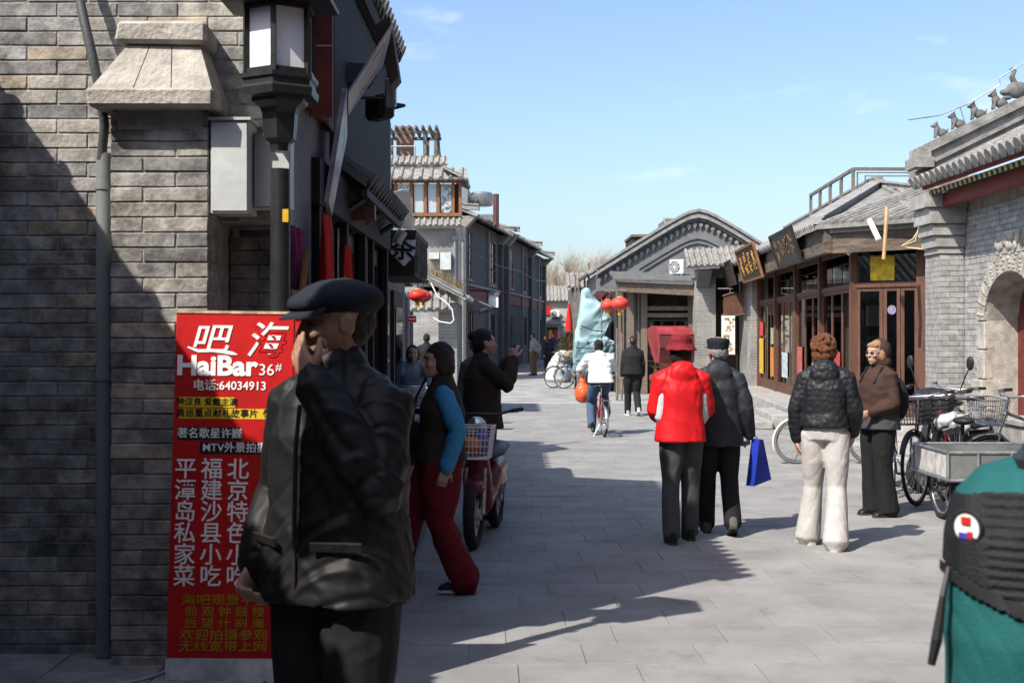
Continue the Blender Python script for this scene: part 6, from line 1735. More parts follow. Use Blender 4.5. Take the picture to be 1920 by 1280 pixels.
for (a,b) in (((X0,Y0),(X1,Y0)),((X1,Y0),(X1,Y1)),((X1,Y1),(X0,Y1)),((X0,Y1),(X0,Y0))):
    for zz in (Z0,Z1): rim.tube([(a[0],a[1],zz),(b[0],b[1],zz)],0.016,6)
for x,y in ((X0,Y0),(X1,Y0),(X0,Y1),(X1,Y1),(X0+0.26,Y0-0.004),(X0+0.55,Y0-0.004),(X0+0.85,Y0-0.004)): rim.tube([(x,y,Z0),(x,y,Z1)],0.016,6)
rim.build('box_frame',m_steel,tk,world=True)
TL_=tk.location
for x in (3.88,4.74): wheel(tk,Vector((x,11.08,0.31))-TL_,0.31,0.022,tilt=pi/2)
fw=wheel(tk,Vector((4.3,12.75,0.31))-TL_,0.31,0.022,tilt=pi/2)
MB().tube([(3.84,11.08,0.31),(4.78,11.08,0.31)],0.02,8).tube([(4.3,11.08,0.36),(4.3,11.8,0.34),(4.3,12.5,0.72)],0.02,8).tube([(4.3,11.75,0.34),(4.3,11.7,0.8)],0.018,8).tube([(4.3,12.5,0.98),(4.27,12.6,0.62),(4.25,12.75,0.31)],0.015,8).tube([(4.3,12.5,0.98),(4.33,12.6,0.62),(4.35,12.75,0.31)],0.015,8).tube([(3.95,11.08,0.31),(3.95,10.75,0.41)],0.018,6).tube([(4.65,11.08,0.31),(4.65,10.75,0.41)],0.018,6).tube([(4.0,12.3,1.02),(4.2,12.47,1.0),(4.4,12.47,1.0),(4.6,12.3,1.02)],0.013,8).build('frame',m_black,tk,world=True)
MB().sph((4.3,11.68,0.84),(0.10,0.13,0.04),12,8).build('saddle',m_blackp,tk,world=True,smooth='all')
pb=thing('plastic_bag','crumpled translucent plastic bag tied to the parked bicycles','bag',(4.28,12.0,0.80)); mb=MB(); mb.sph((0,0,0),(0.14,0.11,0.10),12,10); mb.sph((0.1,0,-0.04),(0.10,0.09,0.07),10,8); fuse(mb,'bag',mat('clear plastic film',(0.42,0.42,0.42),0.25,var=0.15,spec=0.6),0.014,pb,1,(0.018,22,(1,1,1),3))
bc=thing('stone_block','pale stone block standing in front of the gate arch','block',(6.05,14.0,0.0)); MB().cbox(-0.35,-0.3,0,0.35,0.55,0.62,c=0.015).build('block',m_stone_g,bc); MB().cbox(-0.38,-0.33,0.622,0.38,0.58,0.70,c=0.015).build('cap',m_stone_g,bc)

# ------------------------------------------------------------------ covered cargo, sack, rickshaw
cg=thing('covered_cargo','tall load under a light blue tarpaulin on a flat cart','cargo',(2.25,35.6,0))
YT=35.3
sil=[(1097,541),(1104,544),(1149,600),(1134,630),(1152,640),(1154,694),(1078,694),(1082,640)]
m_tarp=mat('light blue tarpaulin',(0.27,0.41,0.45),0.5,var=0.22,vscale=2,bump=0.2,bscale=9,spec=0.4,fold=(2.2,0.9))
mb=MB(); mb.prism([at(x,y,YT)-cg.location for x,y in sil],(0.0,1.2,0)); fuse(mb,'tarpaulin',m_tarp,0.028,cg,4,(0.055,7.5,(1,1,0.7),14))
bx(1.75,35.2,0.45,3.0,36.6,0.60).build('cart_bed',m_wood_old,cg,world=True)
for x in (1.85,2.9): wheel(cg,Vector((x,35.9,0.3))-cg.location,0.30,0.025,tilt=pi/2)
MB().tube([at(1128,690,35.1),at(1128,560,35.1)],0.02,6).build('prop',m_wood_grey,cg,world=True)
mb=MB(); mb.prism([at(x,y,35.12)-cg.location for x,y in ((1080,640),(1150,638),(1153,697),(1077,697))],(0.0,1.0,0)); fuse(mb,'lower_tarpaulin',mat('dull blue tarpaulin',(0.13,0.22,0.25),0.55,var=0.3,vscale=3,bump=0.2,bscale=9,fold=(3,0.9)),0.028,cg,3,(0.06,9,(1,1,0.7),5))
for y0,y1 in ((652,646),(676,672),(610,622)): MB().tube([at(1079 if y0>640 else 1088,y0,35.02),at(1115,(y0+y1)/2+4,34.95),at(1152 if y0>640 else 1140,y1,35.02)],0.014,5).build('rope',m_wood_blk,cg,world=True)
dk=thing('dark_bundle','dark red and black cloth bundle on top of the covered cargo','bundle',at(1132,560,36.3)); mb=MB(); mb.sph((0,0,0),(0.33,0.25,0.22),14,10); mb.sph((0.25,0.0,-0.35),(0.22,0.2,0.45),14,10); mb.sph((-0.15,0,0.12),(0.15,0.15,0.15),12,8); fuse(mb,'cloth',mat('dark mixed cloth',(0.02,0.02,0.022),0.8,var=0.3,vscale=3,col2=(0.10,0.012,0.012)),0.03,dk,2,(0.05,6,(1,1,1),3))
sk=thing('white_sack','bulging white woven sack standing by the parked bicycles','sack',(1.60,42.5,0.0)); mb=MB(); mb.rings([mb.ring((x,0,z_),Vector((a,0,0)),Vector((0,a,0)),14) for x,z_,a in ((-0.05,0.0,0.30),(-0.06,0.1,0.42),(0.0,0.4,0.44),(0.10,0.75,0.36),(0.16,1.0,0.25),(0.18,1.08,0.10))]); fuse(mb,'sack',mat('woven sack',(0.58,0.57,0.54),0.8,var=0.1),0.025,sk,2,(0.03,7,(1,1,1),5))
bd=thing('camouflage_bundle','small camouflage cloth bundle lying over the parked bicycles','bundle',(1.85,37.2,0.95)); mb=MB(); mb.sph((0,0,0.05),(0.32,0.22,0.16),12,8); mb.sph((0.25,0,0.08),(0.15,0.15,0.14),10,8); fuse(mb,'cloth',mat('camouflage cloth',(0.10,0.11,0.07),0.85,var=0.6,vscale=9,col2=(0.30,0.29,0.22)),0.022,bd,2,(0.03,9,(1,1,1),5))
rk=thing('cycle_rickshaw','cycle rickshaw with a worn red hood and ochre wheels','rickshaw',(3.78,30.2,0),R(100)); rk.scale=(0.86,0.86,0.97)
for y in (-0.45,0.45): wheel(rk,(-0.55,y,0.35),0.35,0.02,rim=m_or)
wheel(rk,(1.25,0.0,0.35),0.35,0.02,rim=m_or)
m_hoodr=mat('worn red hood',(0.22,0.026,0.03),0.7,var=0.4,vscale=3,bump=0.2,bscale=9); m_hood_shade=mat('hood red with painted shade',(0.085,0.018,0.02),0.7)  # back of the hood: darker copy of the red, shade put into the colour
mb=MB(); prf=[(-1.02,1.0),(-1.12,1.35),(-1.05,1.68),(-0.75,1.86),(-0.2,1.88),(0.15,1.80)]
for i in range(len(prf)-1):
    (xa,za),(xb,zb)=prf[i],prf[i+1]; mb.prism([(xa,-0.5,za),(xb,-0.5,zb),(xb+0.01,-0.5,zb+0.03),(xa-0.02,-0.5,za+0.02)],(0,1.0,0))
    if i==1: mb.build('hood_back',m_hood_shade,rk); mb=MB()
mb.build('hood',m_hoodr,rk)
for y in (-0.505,0.49): MB().prism([(x,y,z_) for x,z_ in prf]+[(0.0,y,1.5),(-0.6,y,1.0)],(0,0.015,0)).build('hood_side',m_hoodr,rk)

bx(-1.0,-0.48,0.55,0.0,0.48,0.68).build('seat_box',m_hoodr,rk); bx(-0.98,-0.42,0.681,-0.3,0.42,0.80).build('cushion',m_red_dk,rk); bx(-1.03,-0.46,0.68,-0.985,0.46,1.25).build('seat_back',m_red_dk,rk)
MB().tube([(-0.55,-0.5,0.35),(-0.55,0.5,0.35)],0.02,6).tube([(0.0,0,0.5),(0.5,0,0.35),(1.0,0,0.8)],0.022,8).tube([(0.5,0,0.35),(0.42,0,0.9)],0.018,8).tube([(0.98,0,1.0),(1.05,-0.04,0.65),(1.25,-0.05,0.35)],0.014,6).tube([(0.98,0,1.0),(1.05,0.04,0.65),(1.25,0.05,0.35)],0.014,6).tube([(0.8,-0.3,1.02),(0.98,-0.1,1.0),(0.98,0.1,1.0),(0.8,0.3,1.02)],0.013,6).tube([(0.0,-0.4,0.55),(0.0,0.4,0.55)],0.018,6).build('frame',m_or,rk)
MB().sph((0.40,0,0.94),(0.14,0.10,0.04),12,8).build('saddle',m_blackp,rk,smooth='all')
pu=thing('folded_parasol','closed red parasol standing by the grey board fence','umbrella',(2.05,44.0,0)); MB().lathe([(0.02,0.9),(0.13,1.0),(0.17,1.4),(0.12,2.1),(0.03,2.75)],(0,0,0),10).build('canopy',m_rcloth,pu,smooth=50); MB().tube([(0,0,0),(0,0,2.85)],0.02,6).build('pole',m_steel,pu)

# ------------------------------------------------------------------ shrub and bare trees at the end of the street
bu=thing('evergreen_shrub','dusty evergreen shrub beside the blue tarpaulin','shrub',(2.0,42.5,0)); MB().tube([(0,0,0),(0.02,0,0.6),(0,0,1.4)],[0.05,0.04,0.015],7).build('trunk',m_wood_old,bu)
mb=MB(); random.seed(8)
for k in range(2600):
    h=random.random()**0.8; rr=0.72*(1-h)**0.75+0.08; a=random.uniform(0,2*pi); q=rr*random.uniform(0.35,1.0)*(1+0.25*sin(a*3+h*7))
    p=Vector((q*cos(a),q*sin(a),0.15+1.55*h)); d=Vector((cos(a)+random.gauss(0,.4),sin(a)+random.gauss(0,.4),0.6+random.gauss(0,.4))).normalized(); L=random.uniform(0.07,0.16); s_=d.cross(Vector((random.random(),random.random(),random.random()))).normalized()*0.016
    mb.add([p-s_,p+s_,p+d*L],[(0,1,2)])
mb.build('crown',mat('dusty evergreen',(0.085,0.095,0.050),0.85,var=0.4,vscale=6,bump=0),bu)
m_twig=mat('pale bare twigs',(0.33,0.28,0.215),0.9,var=0.25,vscale=1.0,bump=0); m_bark=mat('grey brown bark',(0.20,0.165,0.125),0.9,var=0.3,vscale=3,bump=0.3)
def bare_tree(label,loc,H,seed):
    rng=random.Random(seed); tr=MB(); cr=MB()
    def grow(p,d,L,r,lv):
        n=4; pts=[p]; rad=[r]
        for i in range(n):
            d=(d+Vector((rng.gauss(0,0.13),rng.gauss(0,0.13),0.06+rng.gauss(0,0.06)))).normalized(); p=p+d*L/n; pts.append(p); rad.append(r*(1-0.6*(i+1)/n))
        (tr if lv<2 else cr).tube(pts,rad,6 if lv<2 else 3,False)
        if lv>=5: return
        nb={0:7,1:6,2:5,3:4,4:3}[lv]
        for k in range(nb):
            t=rng.uniform(0.35,1.0); q=pts[min(n-1,int(t*n))].lerp(pts[min(n,int(t*n)+1)],t*n-int(t*n)); a=rng.uniform(0,2*pi); sp=(0.55,0.6,0.6,0.5,0.45)[lv]
            nd=(d+Vector((cos(a)*sp,sin(a)*sp,rng.uniform(0.0,0.25)))).normalized()
            grow(q,nd,L*rng.uniform(0.55,0.78),max(r*0.5,0.0085),lv+1)
    o=thing('bare_tree',label,'tree',loc,0,'bare trees at the end of the street')
    grow(Vector((0,0,0)),Vector((0,0,1)),H*0.42,0.16,0)
    tr.build('trunk',m_bark,o); cr.build('crown',m_twig,o); return o
bare_tree('leftmost bare tree behind the end house',(4.6,108,0),9.2,1)
bare_tree('second bare tree from the left behind the end house',(6.4,114,0),10.2,2)
t3=bare_tree('third bare tree from the left behind the end house',(8.4,108,0),9.6,3)
t4=copy_tree(t3); t4.location=(10.6,114,0); t4.rotation_euler.z=2.1; t4['label']='fourth bare tree from the left, above the board fence'
t5=copy_tree(t3); t5.location=(2.9,118,0); t5.rotation_euler.z=4.0; t5['label']='bare tree farthest back, showing at the end of the left row'
t6=copy_tree(t3); t6.location=(12.8,110,0); t6.rotation_euler.z=1.0; t6['label']='rightmost bare tree behind the gable house'
# ------------------------------------------------------------------ people
m_blk=cloth('black wool cloth',(0.012,0.012,0.014)); m_navy=cloth('dark navy cloth',(0.014,0.016,0.024)); m_char=cloth('charcoal cloth',(0.055,0.058,0.062))
m_shoe=mat('black leather',(0.014,0.013,0.012),0.35,var=0.2,bump=0.05); m_sole=mat('dark rubber sole',(0.05,0.048,0.045),0.8)
# 1 near man in flat cap, hand over his mouth
m_jk=mat('black nylon jacket',(0.009,0.009,0.0095),0.58,var=0.15,vscale=8,bump=0.06,bscale=300,coord='obj',spec=0.3,fold=(7,0.55))
near,J,Mh=person('man in dark jacket and flat cap covering his mouth with one hand',(-0.525,3.68,0),148,1.83,
    dict(lel=(-0.225,0.105,1.14),lwr=(-0.045,0.150,1.425),rel=(0.245,-0.05,1.10),rwr=(0.215,0.10,0.90),head=(0.0,0.0,1.585)),
    'old',0.0068,yaw=-38,pitch=-6,girth=1.08,
    top=dict(m=m_jk,ease=0.036,hem=-0.20,hemw=1.06,sm=5,wrk=(0.013,15,(1,1,0.8),23,'crisp',0.30),name='jacket'),pants=dict(m=m_blk,w=1.18),shoes=dict(m=m_shoe,sole=m_sole),
    hair=dict(m=m_hairk,style='short',vol=-0.008),hat=flat_cap(m_navy),
    hands=(dict(d=(0.66,-0.12,0.74),n=(-0.35,-0.95,-0.1),side=-1,curl=0.20),'fist'))
zp=MB(); s=1.83/1.70
zp.tube([(0,0.165,1.36*s),(0,0.182,1.25*s),(0,0.188,1.05*s),(0,0.190,0.86*s)],0.007,6); zp.build('zip',m_wood_blk,near)
for sx in (-1,1): MB().obox((sx*0.135,0.166,0.99*s),(0.15,0.010,0.026),(-0.35,0.0,-sx*0.42)).build('pocket_flap',m_wood_blk,near)
# 2 woman in red trousers
m_rt=cloth('dark red trouser cloth',(0.13,0.008,0.013)); m_vest=cloth('dark brown vest',(0.028,0.022,0.018)); m_blue=cloth('blue knitted sleeve',(0.045,0.22,0.40)); m_sneak=mat('navy trainers',(0.012,0.014,0.03),0.6)
w2,J,Mh=person('elderly woman in red trousers, blue sleeves and dark vest walking left',(-0.46,7.95,0),97,1.60,
    dict(lkn=(-0.09,0.01,0.49),lan=(-0.09,-0.15,0.10),rkn=(0.09,0.20,0.50),ran=(0.09,0.33,0.10),lel=(-0.235,-0.10,1.12),lwr=(-0.235,-0.02,0.87),rel=(0.22,0.04,1.12),rwr=(0.21,0.18,0.92),rt=(0,1,0.18)),
    'asian',0.009,yaw=18,girth=1.12,top=dict(m=m_vest,ease=0.028,hem=-0.06,hemw=1.1,sleeveless=True,sleeves=m_blue,name='vest'),pants=dict(m=m_rt,w=1.36,flare=1.22,wr=0.011,sc=17),
    shoes=dict(m=m_sneak,sole=mat('white rubber sole',(0.5,0.5,0.5),0.7),stripes=m_white),hair=dict(m=m_hairk,style='bob',vol=0.006))
bg=MB(); bg.sph((0.10,0.16,0.98),(0.09,0.06,0.12),12,10); sb=thing('shoulder_bag','small dark shoulder bag carried by the woman in red trousers','bag',(-0.46,7.95,0),R(97)); fuse(bg,'bag',m_blk,0.012,sb,2,(0.006,15,(1,1,1),2)); MB().tube([(0.10,0.18,1.08),(0.06,0.16,1.25),(-0.02,0.10,1.38)],0.008,6).build('strap',m_blk,sb)
# 3 woman photographing
m_bcoat=cloth('dark brown coat',(0.030,0.020,0.016)); m_jean=cloth('dark denim',(0.03,0.045,0.085))
w3,J,Mh=person('woman in dark brown coat raising a phone to take a picture',(-0.27,11.1,0),-72,1.70,
    dict(lel=(-0.20,0.18,1.20),lwr=(-0.07,0.28,1.44),rel=(0.20,0.18,1.20),rwr=(0.07,0.28,1.44)),
    'pale',0.009,girth=1.15,top=dict(m=m_bcoat,ease=0.03,hem=-0.22,hemw=1.08),pants=dict(m=m_jean),shoes=dict(m=m_shoe,sole=m_sole),hair=dict(m=m_hairb,style='bun',vol=0.003),
    hands=(dict(d=(0.2,0.1,1),n=(0.6,0.8,0),side=1,curl=0.5),dict(d=(-0.2,0.1,1),n=(-0.6,0.8,0),side=-1,curl=0.5)))
ph=thing('phone','small dark phone held up by the woman in brown','phone',(-0.27,11.1,0),R(-72)); MB().cbox(-0.055,0.295,1.50,0.055,0.307,1.57,c=0.004).build('body',m_blackp,ph); bx(-0.05,0.290,1.504,0.05,0.2945,1.566).build('screen',mat('phone screen',(0.05,0.06,0.07),0.1,bump=0),ph)
# 4 red jacket woman
m_redj=mat('red padded nylon',(0.56,0.008,0.012),0.55,var=0.08,vscale=6,bump=0.10,bscale=120,coord='obj',spec=0.3,fold=(8,0.45)); m_hatr=cloth('maroon hat cloth',(0.19,0.014,0.020),bump=0.5,bs=120); m_ins=cloth('pale grey insert',(0.50,0.50,0.52))
w4,J,Mh=person('woman in red padded jacket and maroon bucket hat, seen from behind',(1.36,9.85,0),4,1.64,
    dict(lel=(-0.215,0.03,1.09),lwr=(-0.13,0.20,1.02),rel=(0.215,0.03,1.09),rwr=(0.13,0.20,1.02),lkn=(-0.09,0.0,0.48),lan=(-0.10,-0.10,0.085),rkn=(0.09,0.08,0.48),ran=(0.09,0.10,0.085),pel=(-0.01,0,0.93)),
    'asian',0.009,yaw=-12,girth=1.02,top=dict(m=m_redj,ease=0.032,hem=-0.18,hemw=1.10,wr=0.007,sc=15,sl=1.1),pants=dict(m=m_char,w=1.12),shoes=dict(m=m_shoe,sole=m_sole),
    hair=dict(m=m_hairb,style='bob',vol=-0.004),hat=bucket_hat(m_hatr),hood='down')
s=1.64/1.70
for sx in (-1,1):
    q='l' if sx<0 else 'r'; a=J[q+'sh']; b=J[q+'el']; d=(b-a)
    MB().prism([a+Vector((-sx*0.045,-0.118,-0.06)),a+Vector((-sx*0.015,-0.118,-0.06)),b+Vector((-sx*0.005,-0.112,-0.02)),b+Vector((-sx*0.085,-0.135,-0.04))],(0,0.02,0)) if False else None
    ins=MB(); limb(ins,[a+Vector((-sx*0.022,-0.040,-0.05)),a.lerp(b,0.55)+Vector((-sx*0.030,-0.045,0)),b+Vector((-sx*0.045,-0.040,-0.06))],[0.026,0.055,0.060],12)
    fuse(ins,'sleeve_insert',m_ins,0.009,w4,2)
MB().tube([(0.0,0,0)]*1+[(0,0,0.001)],0.001,3) if False else None
# 5 grey haired man beside her
m_dj=mat('dark slate jacket',(0.022,0.025,0.031),0.6,var=0.12,vscale=6,bump=0.12,bscale=120,coord='obj',spec=0.3,fold=(8,0.45))
m5,J,Mh=person('grey haired man in dark hooded jacket and black cap, seen from behind',(1.72,10.25,0),-4,1.63,
    dict(lel=(-0.24,0.03,1.12),lwr=(-0.20,0.17,0.98),rel=(0.24,-0.05,1.09),rwr=(0.27,0.06,0.86),lkn=(-0.09,0.06,0.48),lan=(-0.09,0.10,0.085),rkn=(0.10,0.02,0.48),ran=(0.11,-0.16,0.13),rt=(0,1,-0.45)),
    'old',0.009,yaw=18,girth=1.06,top=dict(m=m_dj,ease=0.030,hem=-0.30,hemw=1.10,wr=0.008,sc=11),pants=dict(m=m_blk,w=1.15),shoes=dict(m=mat('grey shoe',(0.09,0.085,0.08),0.7),sole=m_sole),
    hair=dict(m=m_hairg,style='short',vol=-0.002),hat=peaked_cap(m_navy),hood='down',hands=('rest','fist'))
bb=thing('blue_bag','blue paper carrier bag held by the grey haired man','bag',(1.72,10.25,0),R(-4)); MB().prism([(0.235,0.02,0.40),(0.40,0.18,0.44),(0.325,0.12,0.78),(0.285,0.05,0.79)],(0.06,-0.05,0)).build('bag',mat('blue paper bag',(0.012,0.03,0.30),0.45,bump=0.05),bb); MB().tube([(0.32,0.03,0.78),(0.30,0.055,0.84),(0.345,0.08,0.78)],0.004,5).build('handle',m_white,bb)
# 6 woman in white trousers
m_puf=mat('black quilted nylon',(0.013,0.014,0.018),0.55,var=0.15,vscale=8,bump=0.06,bscale=90,coord='obj',spec=0.3,cell=(22,0.38)); m_wp=cloth('pale jersey trousers',(0.43,0.415,0.40),bump=0.2)
w6,J,Mh=person('woman in black quilted jacket and wide white trousers, seen from behind',(2.46,9.62,0),-22,1.66,
    dict(lkn=(-0.11,0.08,0.48),lan=(-0.15,0.08,0.085),rkn=(0.09,-0.02,0.48),ran=(0.10,-0.16,0.085),lel=(-0.235,-0.03,1.10),lwr=(-0.235,0.04,0.85),rel=(0.235,0.0,1.10),rwr=(0.20,0.14,0.90),lt=(-0.6,0.8,0)),
    'pale',0.009,yaw=-28,girth=1.06,top=dict(m=m_puf,ease=0.024,hem=0.06,hemw=1.0,wr=0.005,sc=16),pants=dict(m=m_wp,w=1.10,flare=1.45,len=0.0,wr=0.0045,sc=19),shoes=dict(m=mat('cream shoe',(0.40,0.35,0.31),0.7),sole=mat('pale sole',(0.42,0.40,0.38),0.7)),
    hair=dict(m=m_hairr,style='curly',vol=0.0),hood='down')
# 7 woman in brown hooded top with sunglasses
m_hdy=cloth('chocolate hooded top',(0.050,0.026,0.020)); m_gsk=cloth('charcoal overskirt',(0.055,0.055,0.058))
w7,J,Mh=person('woman in brown hooded top and sunglasses facing left',(3.36,11.25,0),112,1.60,
    dict(lel=(-0.23,0.0,1.10),lwr=(-0.14,0.20,1.02),rel=(0.23,0.0,1.10),rwr=(0.14,0.18,1.02),lan=(-0.10,-0.04,0.085)),
    'pale',0.009,yaw=10,girth=1.10,top=dict(m=m_hdy,ease=0.026,hem=0.08,hemw=1.02,wr=0.007),pants=dict(m=m_blk,w=1.15,flare=1.4),shoes=dict(m=m_shoe,sole=m_sole),
    hair=dict(m=m_hairl,style='bob',vol=0.002,fringe=True),hood=m_hdy,face=False)
c=MB(); torso(c,[(0,0,0.80,0.215,0.165),(0,0,0.90,0.205,0.155),(0,0,1.0,0.185,0.14)]); fuse(c,'overskirt',m_gsk,0.01,w7,2,(0.006,13,(1,1,1),3))
gl=MB()
for sx in (-1,1):
    gl.sph(Mh@Vector((sx*0.033,0.095,0.002)),(0.022,0.006,0.012),12,8,Mh.to_3x3()@Euler((0,0,-sx*0.25)).to_matrix()); gl.tube([Mh@Vector((sx*0.06,0.088,0.006)),Mh@Vector((sx*0.082,-0.01,0.006))],0.003,5)
gl.tube([Mh@Vector((-0.012,0.104,0.004)),Mh@Vector((0.012,0.104,0.004))],0.003,5); gl.build('sunglasses',mat('dark lens',(0.008,0.007,0.007),0.08,bump=0,spec=0.6),w7,smooth='all')
dbg=thing('day_pack','black day pack on the back of the woman in brown','bag',(3.36,11.25,0),R(112)); mb=MB(); mb.sph((0.03,-0.22,1.06),(0.14,0.10,0.21),14,12); fuse(mb,'pack',m_blk,0.013,dbg,2,(0.008,14,(1,1,1),4))
for sx in (-0.09,0.12): MB().tube([(sx,-0.14,1.22),(sx,-0.10,1.34),(sx,0.03,1.36),(sx,0.12,1.22)],0.012,6).build('strap',m_blk,dbg)
# 8 cyclist with her bicycle
m_wj=cloth('white padded jacket',(0.66,0.66,0.68),bump=0.15)
cy=(1.45,20.2,0)
w8,J,Mh=person('cyclist in white padded jacket and jeans riding away',cy,7,1.64,
    dict(pel=(0,-0.08,0.89),chest=(0,0.03,1.20),neck=(0,0.09,1.36),head=(0,0.15,1.50),lsh=(-0.175,0.08,1.32),rsh=(0.175,0.08,1.32),lel=(-0.29,0.26,1.12),lwr=(-0.25,0.45,0.99),rel=(0.29,0.26,1.12),rwr=(0.25,0.45,0.99),
         lhip=(-0.09,-0.05,0.86),lkn=(-0.13,0.22,0.55),lan=(-0.15,0.0,0.20),rhip=(0.09,-0.05,0.86),rkn=(0.13,0.30,0.70),ran=(0.15,0.16,0.38)),
    'asian',0.011,girth=1.12,top=dict(m=m_wj,ease=0.036,hem=0.02,hemw=1.05,sl=1.1,wrk=(0.0075,22,(1,1,1),6,'quilt',34)),pants=dict(m=cloth('blue jeans',(0.06,0.095,0.16)),w=1.02),shoes=dict(m=m_shoe,sole=m_sole),
    hair=dict(m=m_hairb,style='bun',vol=0.0),hood='down',hands=('fist','fist'))
bicycle('small wheeled maroon bicycle ridden by the cyclist in white',(1.45-0.02,20.2+0.10,0),R(97),m_br,r=0.24,wb=0.98,rack=True,sz=0.80,hz=0.98,lean=0.0,fender=m_steel,group='bicycles being ridden',low=True)
ob=thing('orange_bag','bright orange plastic bag hanging from the bicycle handlebar','bag',(1.18,20.45,0.66)); mb=MB(); mb.sph((0,0,0.02),(0.14,0.13,0.17),12,10); mb.sph((0.0,0,0.18),(0.07,0.06,0.12),10,8); fuse(mb,'bag',mat('orange film',(0.60,0.10,0.03),0.4,var=0.12),0.014,ob,1,(0.014,16,(1,1,1),5))
# 9 man walking away
m9,J,Mh=person('man in black jacket walking away beside the cyclist',(2.46,25.0,0),2,1.62,
    dict(lkn=(-0.09,0.10,0.48),lan=(-0.09,0.14,0.085),rkn=(0.09,0.04,0.48),ran=(0.09,-0.22,0.14),rt=(0,1,-0.5)),
    'old',0.012,girth=1.2,top=dict(m=m_blk,ease=0.03,hem=-0.10,hemw=1.06),pants=dict(m=m_blk,w=1.12),shoes=dict(m=mat('pale grey shoe',(0.35,0.34,0.33),0.7),sole=m_white),hair=dict(m=m_hairk,style='short',vol=-0.006))
# 10 far man with hands behind his back
m10,J,Mh=person('man in grey shirt and brown trousers with hands behind his back',(0.86,49.0,0),55,1.68,
    dict(lel=(-0.25,-0.14,1.12),lwr=(-0.05,-0.20,0.95),rel=(0.25,-0.14,1.12),rwr=(0.05,-0.20,0.95)),'old',0.016,girth=1.1,top=dict(m=cloth('grey green shirt',(0.22,0.23,0.20)),ease=0.02,hem=0.05),pants=dict(m=cloth('brown trousers',(0.14,0.085,0.045)),w=1.2),shoes=dict(m=m_shoe),hair=dict(m=m_hairk,style='short'),face=False)
# 11.. far passers-by
person('person in black coat standing right of the man in grey',(1.42,50.0,0),70,1.62,None,'asian',0.016,top=dict(m=m_blk,ease=0.03,hem=-0.25),pants=dict(m=m_blk,w=1.1),shoes=dict(m=m_shoe),hair=dict(m=m_hairb,style='short'),face=False)
person('person in dark blue jacket standing in the shade at the street end',(2.05,62.0,0),170,1.66,None,'asian',0.018,top=dict(m=cloth('dark blue cloth',(0.02,0.035,0.10)),ease=0.03,hem=-0.05),pants=dict(m=m_blk,w=1.1),shoes=dict(m=m_shoe),hair=dict(m=m_hairb,style='short'),face=False)
person('person in black jacket standing before the end house',(2.7,66.0,0),200,1.68,None,'asian',0.018,top=dict(m=m_blk,ease=0.03,hem=-0.05),pants=dict(m=m_blk,w=1.1),shoes=dict(m=m_shoe),hair=dict(m=m_hairb,style='short'),face=False)
person('person in black standing before the gate porch on the left',(-2.02,29.0,0),0,1.66,dict(lel=(-0.25,-0.14,1.12),lwr=(-0.05,-0.20,0.95),rel=(0.25,-0.14,1.12),rwr=(0.05,-0.20,0.95)),'asian',0.014,top=dict(m=m_blk,ease=0.03,hem=-0.05),pants=dict(m=m_navy,w=1.1),shoes=dict(m=mat('white trainers',(0.45,0.45,0.45),0.6)),hair=dict(m=m_hairb,style='short'))
w12,J,Mh=person('person in striped top half hidden behind the photographing woman',(-0.38,14.2,0),185,1.64,None,'pale',0.011,top=dict(m=m_char,ease=0.02,hem=0.0),pants=dict(m=m_jean),shoes=dict(m=m_shoe),hair=dict(m=m_hairr,style='bob'))
# 13 seated rider on the left
rl_=(-1.32,16.3,0)
w13,J,Mh=person('rider with pale blue sleeves seated on a bicycle by the left shop',rl_,186,1.64,
    dict(pel=(0,-0.12,0.84),chest=(0,-0.05,1.15),neck=(0,-0.01,1.31),head=(0,0.05,1.45),lsh=(-0.175,0.0,1.27),rsh=(0.175,0.0,1.27),lel=(-0.24,0.20,1.08),lwr=(-0.24,0.40,1.00),rel=(0.24,0.20,1.08),rwr=(0.24,0.40,1.00),lhip=(-0.09,-0.08,0.82),lkn=(-0.14,0.26,0.52),lan=(-0.16,0.08,0.16),rhip=(0.09,-0.08,0.82),rkn=(0.14,0.28,0.60),ran=(0.16,0.15,0.28)),
    'asian',0.012,top=dict(m=cloth('pale blue cloth',(0.20,0.26,0.32)),ease=0.028,hem=0.02),pants=dict(m=m_blk),shoes=dict(m=m_shoe),hair=dict(m=m_hairb,style='bob'),hands=('fist','fist'))
bicycle('black bicycle ridden by the person with pale blue sleeves',(-1.32,16.25,0),R(276),m_bk,r=0.28,wb=1.0,sz=0.76,hz=0.98,lean=0.0,basket=m_steel,group='bicycles being ridden')
# 14 person at the right edge carrying the teal backpack on one shoulder
BP=(1.42,2.30,0)
w14,J,Mh=person('person just outside the right edge carrying a teal backpack',BP,-25,1.66,None,'pale',0.012,top=dict(m=cloth('grey green fleece',(0.12,0.14,0.12)),ease=0.03,hem=-0.05),pants=dict(m=m_jean,w=1.05),shoes=dict(m=m_shoe,sole=m_sole),hair=dict(m=m_hairk,style='bob'))
m_teal=mat('teal nylon',(0.012,0.098,0.098),0.75,var=0.15,vscale=5,bump=0.25,bscale=260,coord='obj',spec=0.2,fold=(7,0.35)); m_mesh=mat('black mesh fabric',(0.013,0.014,0.016),0.7,var=0.2,bump=0.3,bscale=180,coord='obj')
bk=thing('backpack','teal and black backpack with a round white badge at the right edge','backpack',at(1985,1150,2.05),R(-14))
bkl=bk.location
b=MB(); torso(b,[(0,0.08,-0.30,0.135,0.09),(0,0.08,-0.27,0.165,0.12),(0,0.07,-0.05,0.174,0.138),(0,0.08,0.12,0.168,0.125),(0,0.10,0.19,0.150,0.10),(0,0.115,0.23,0.110,0.07),(0,0.12,0.25,0.05,0.035)])
bb_=fuse(b,'bag_body',m_teal,0.0045,bk,10,(0.0035,16,(1,1,1),2))
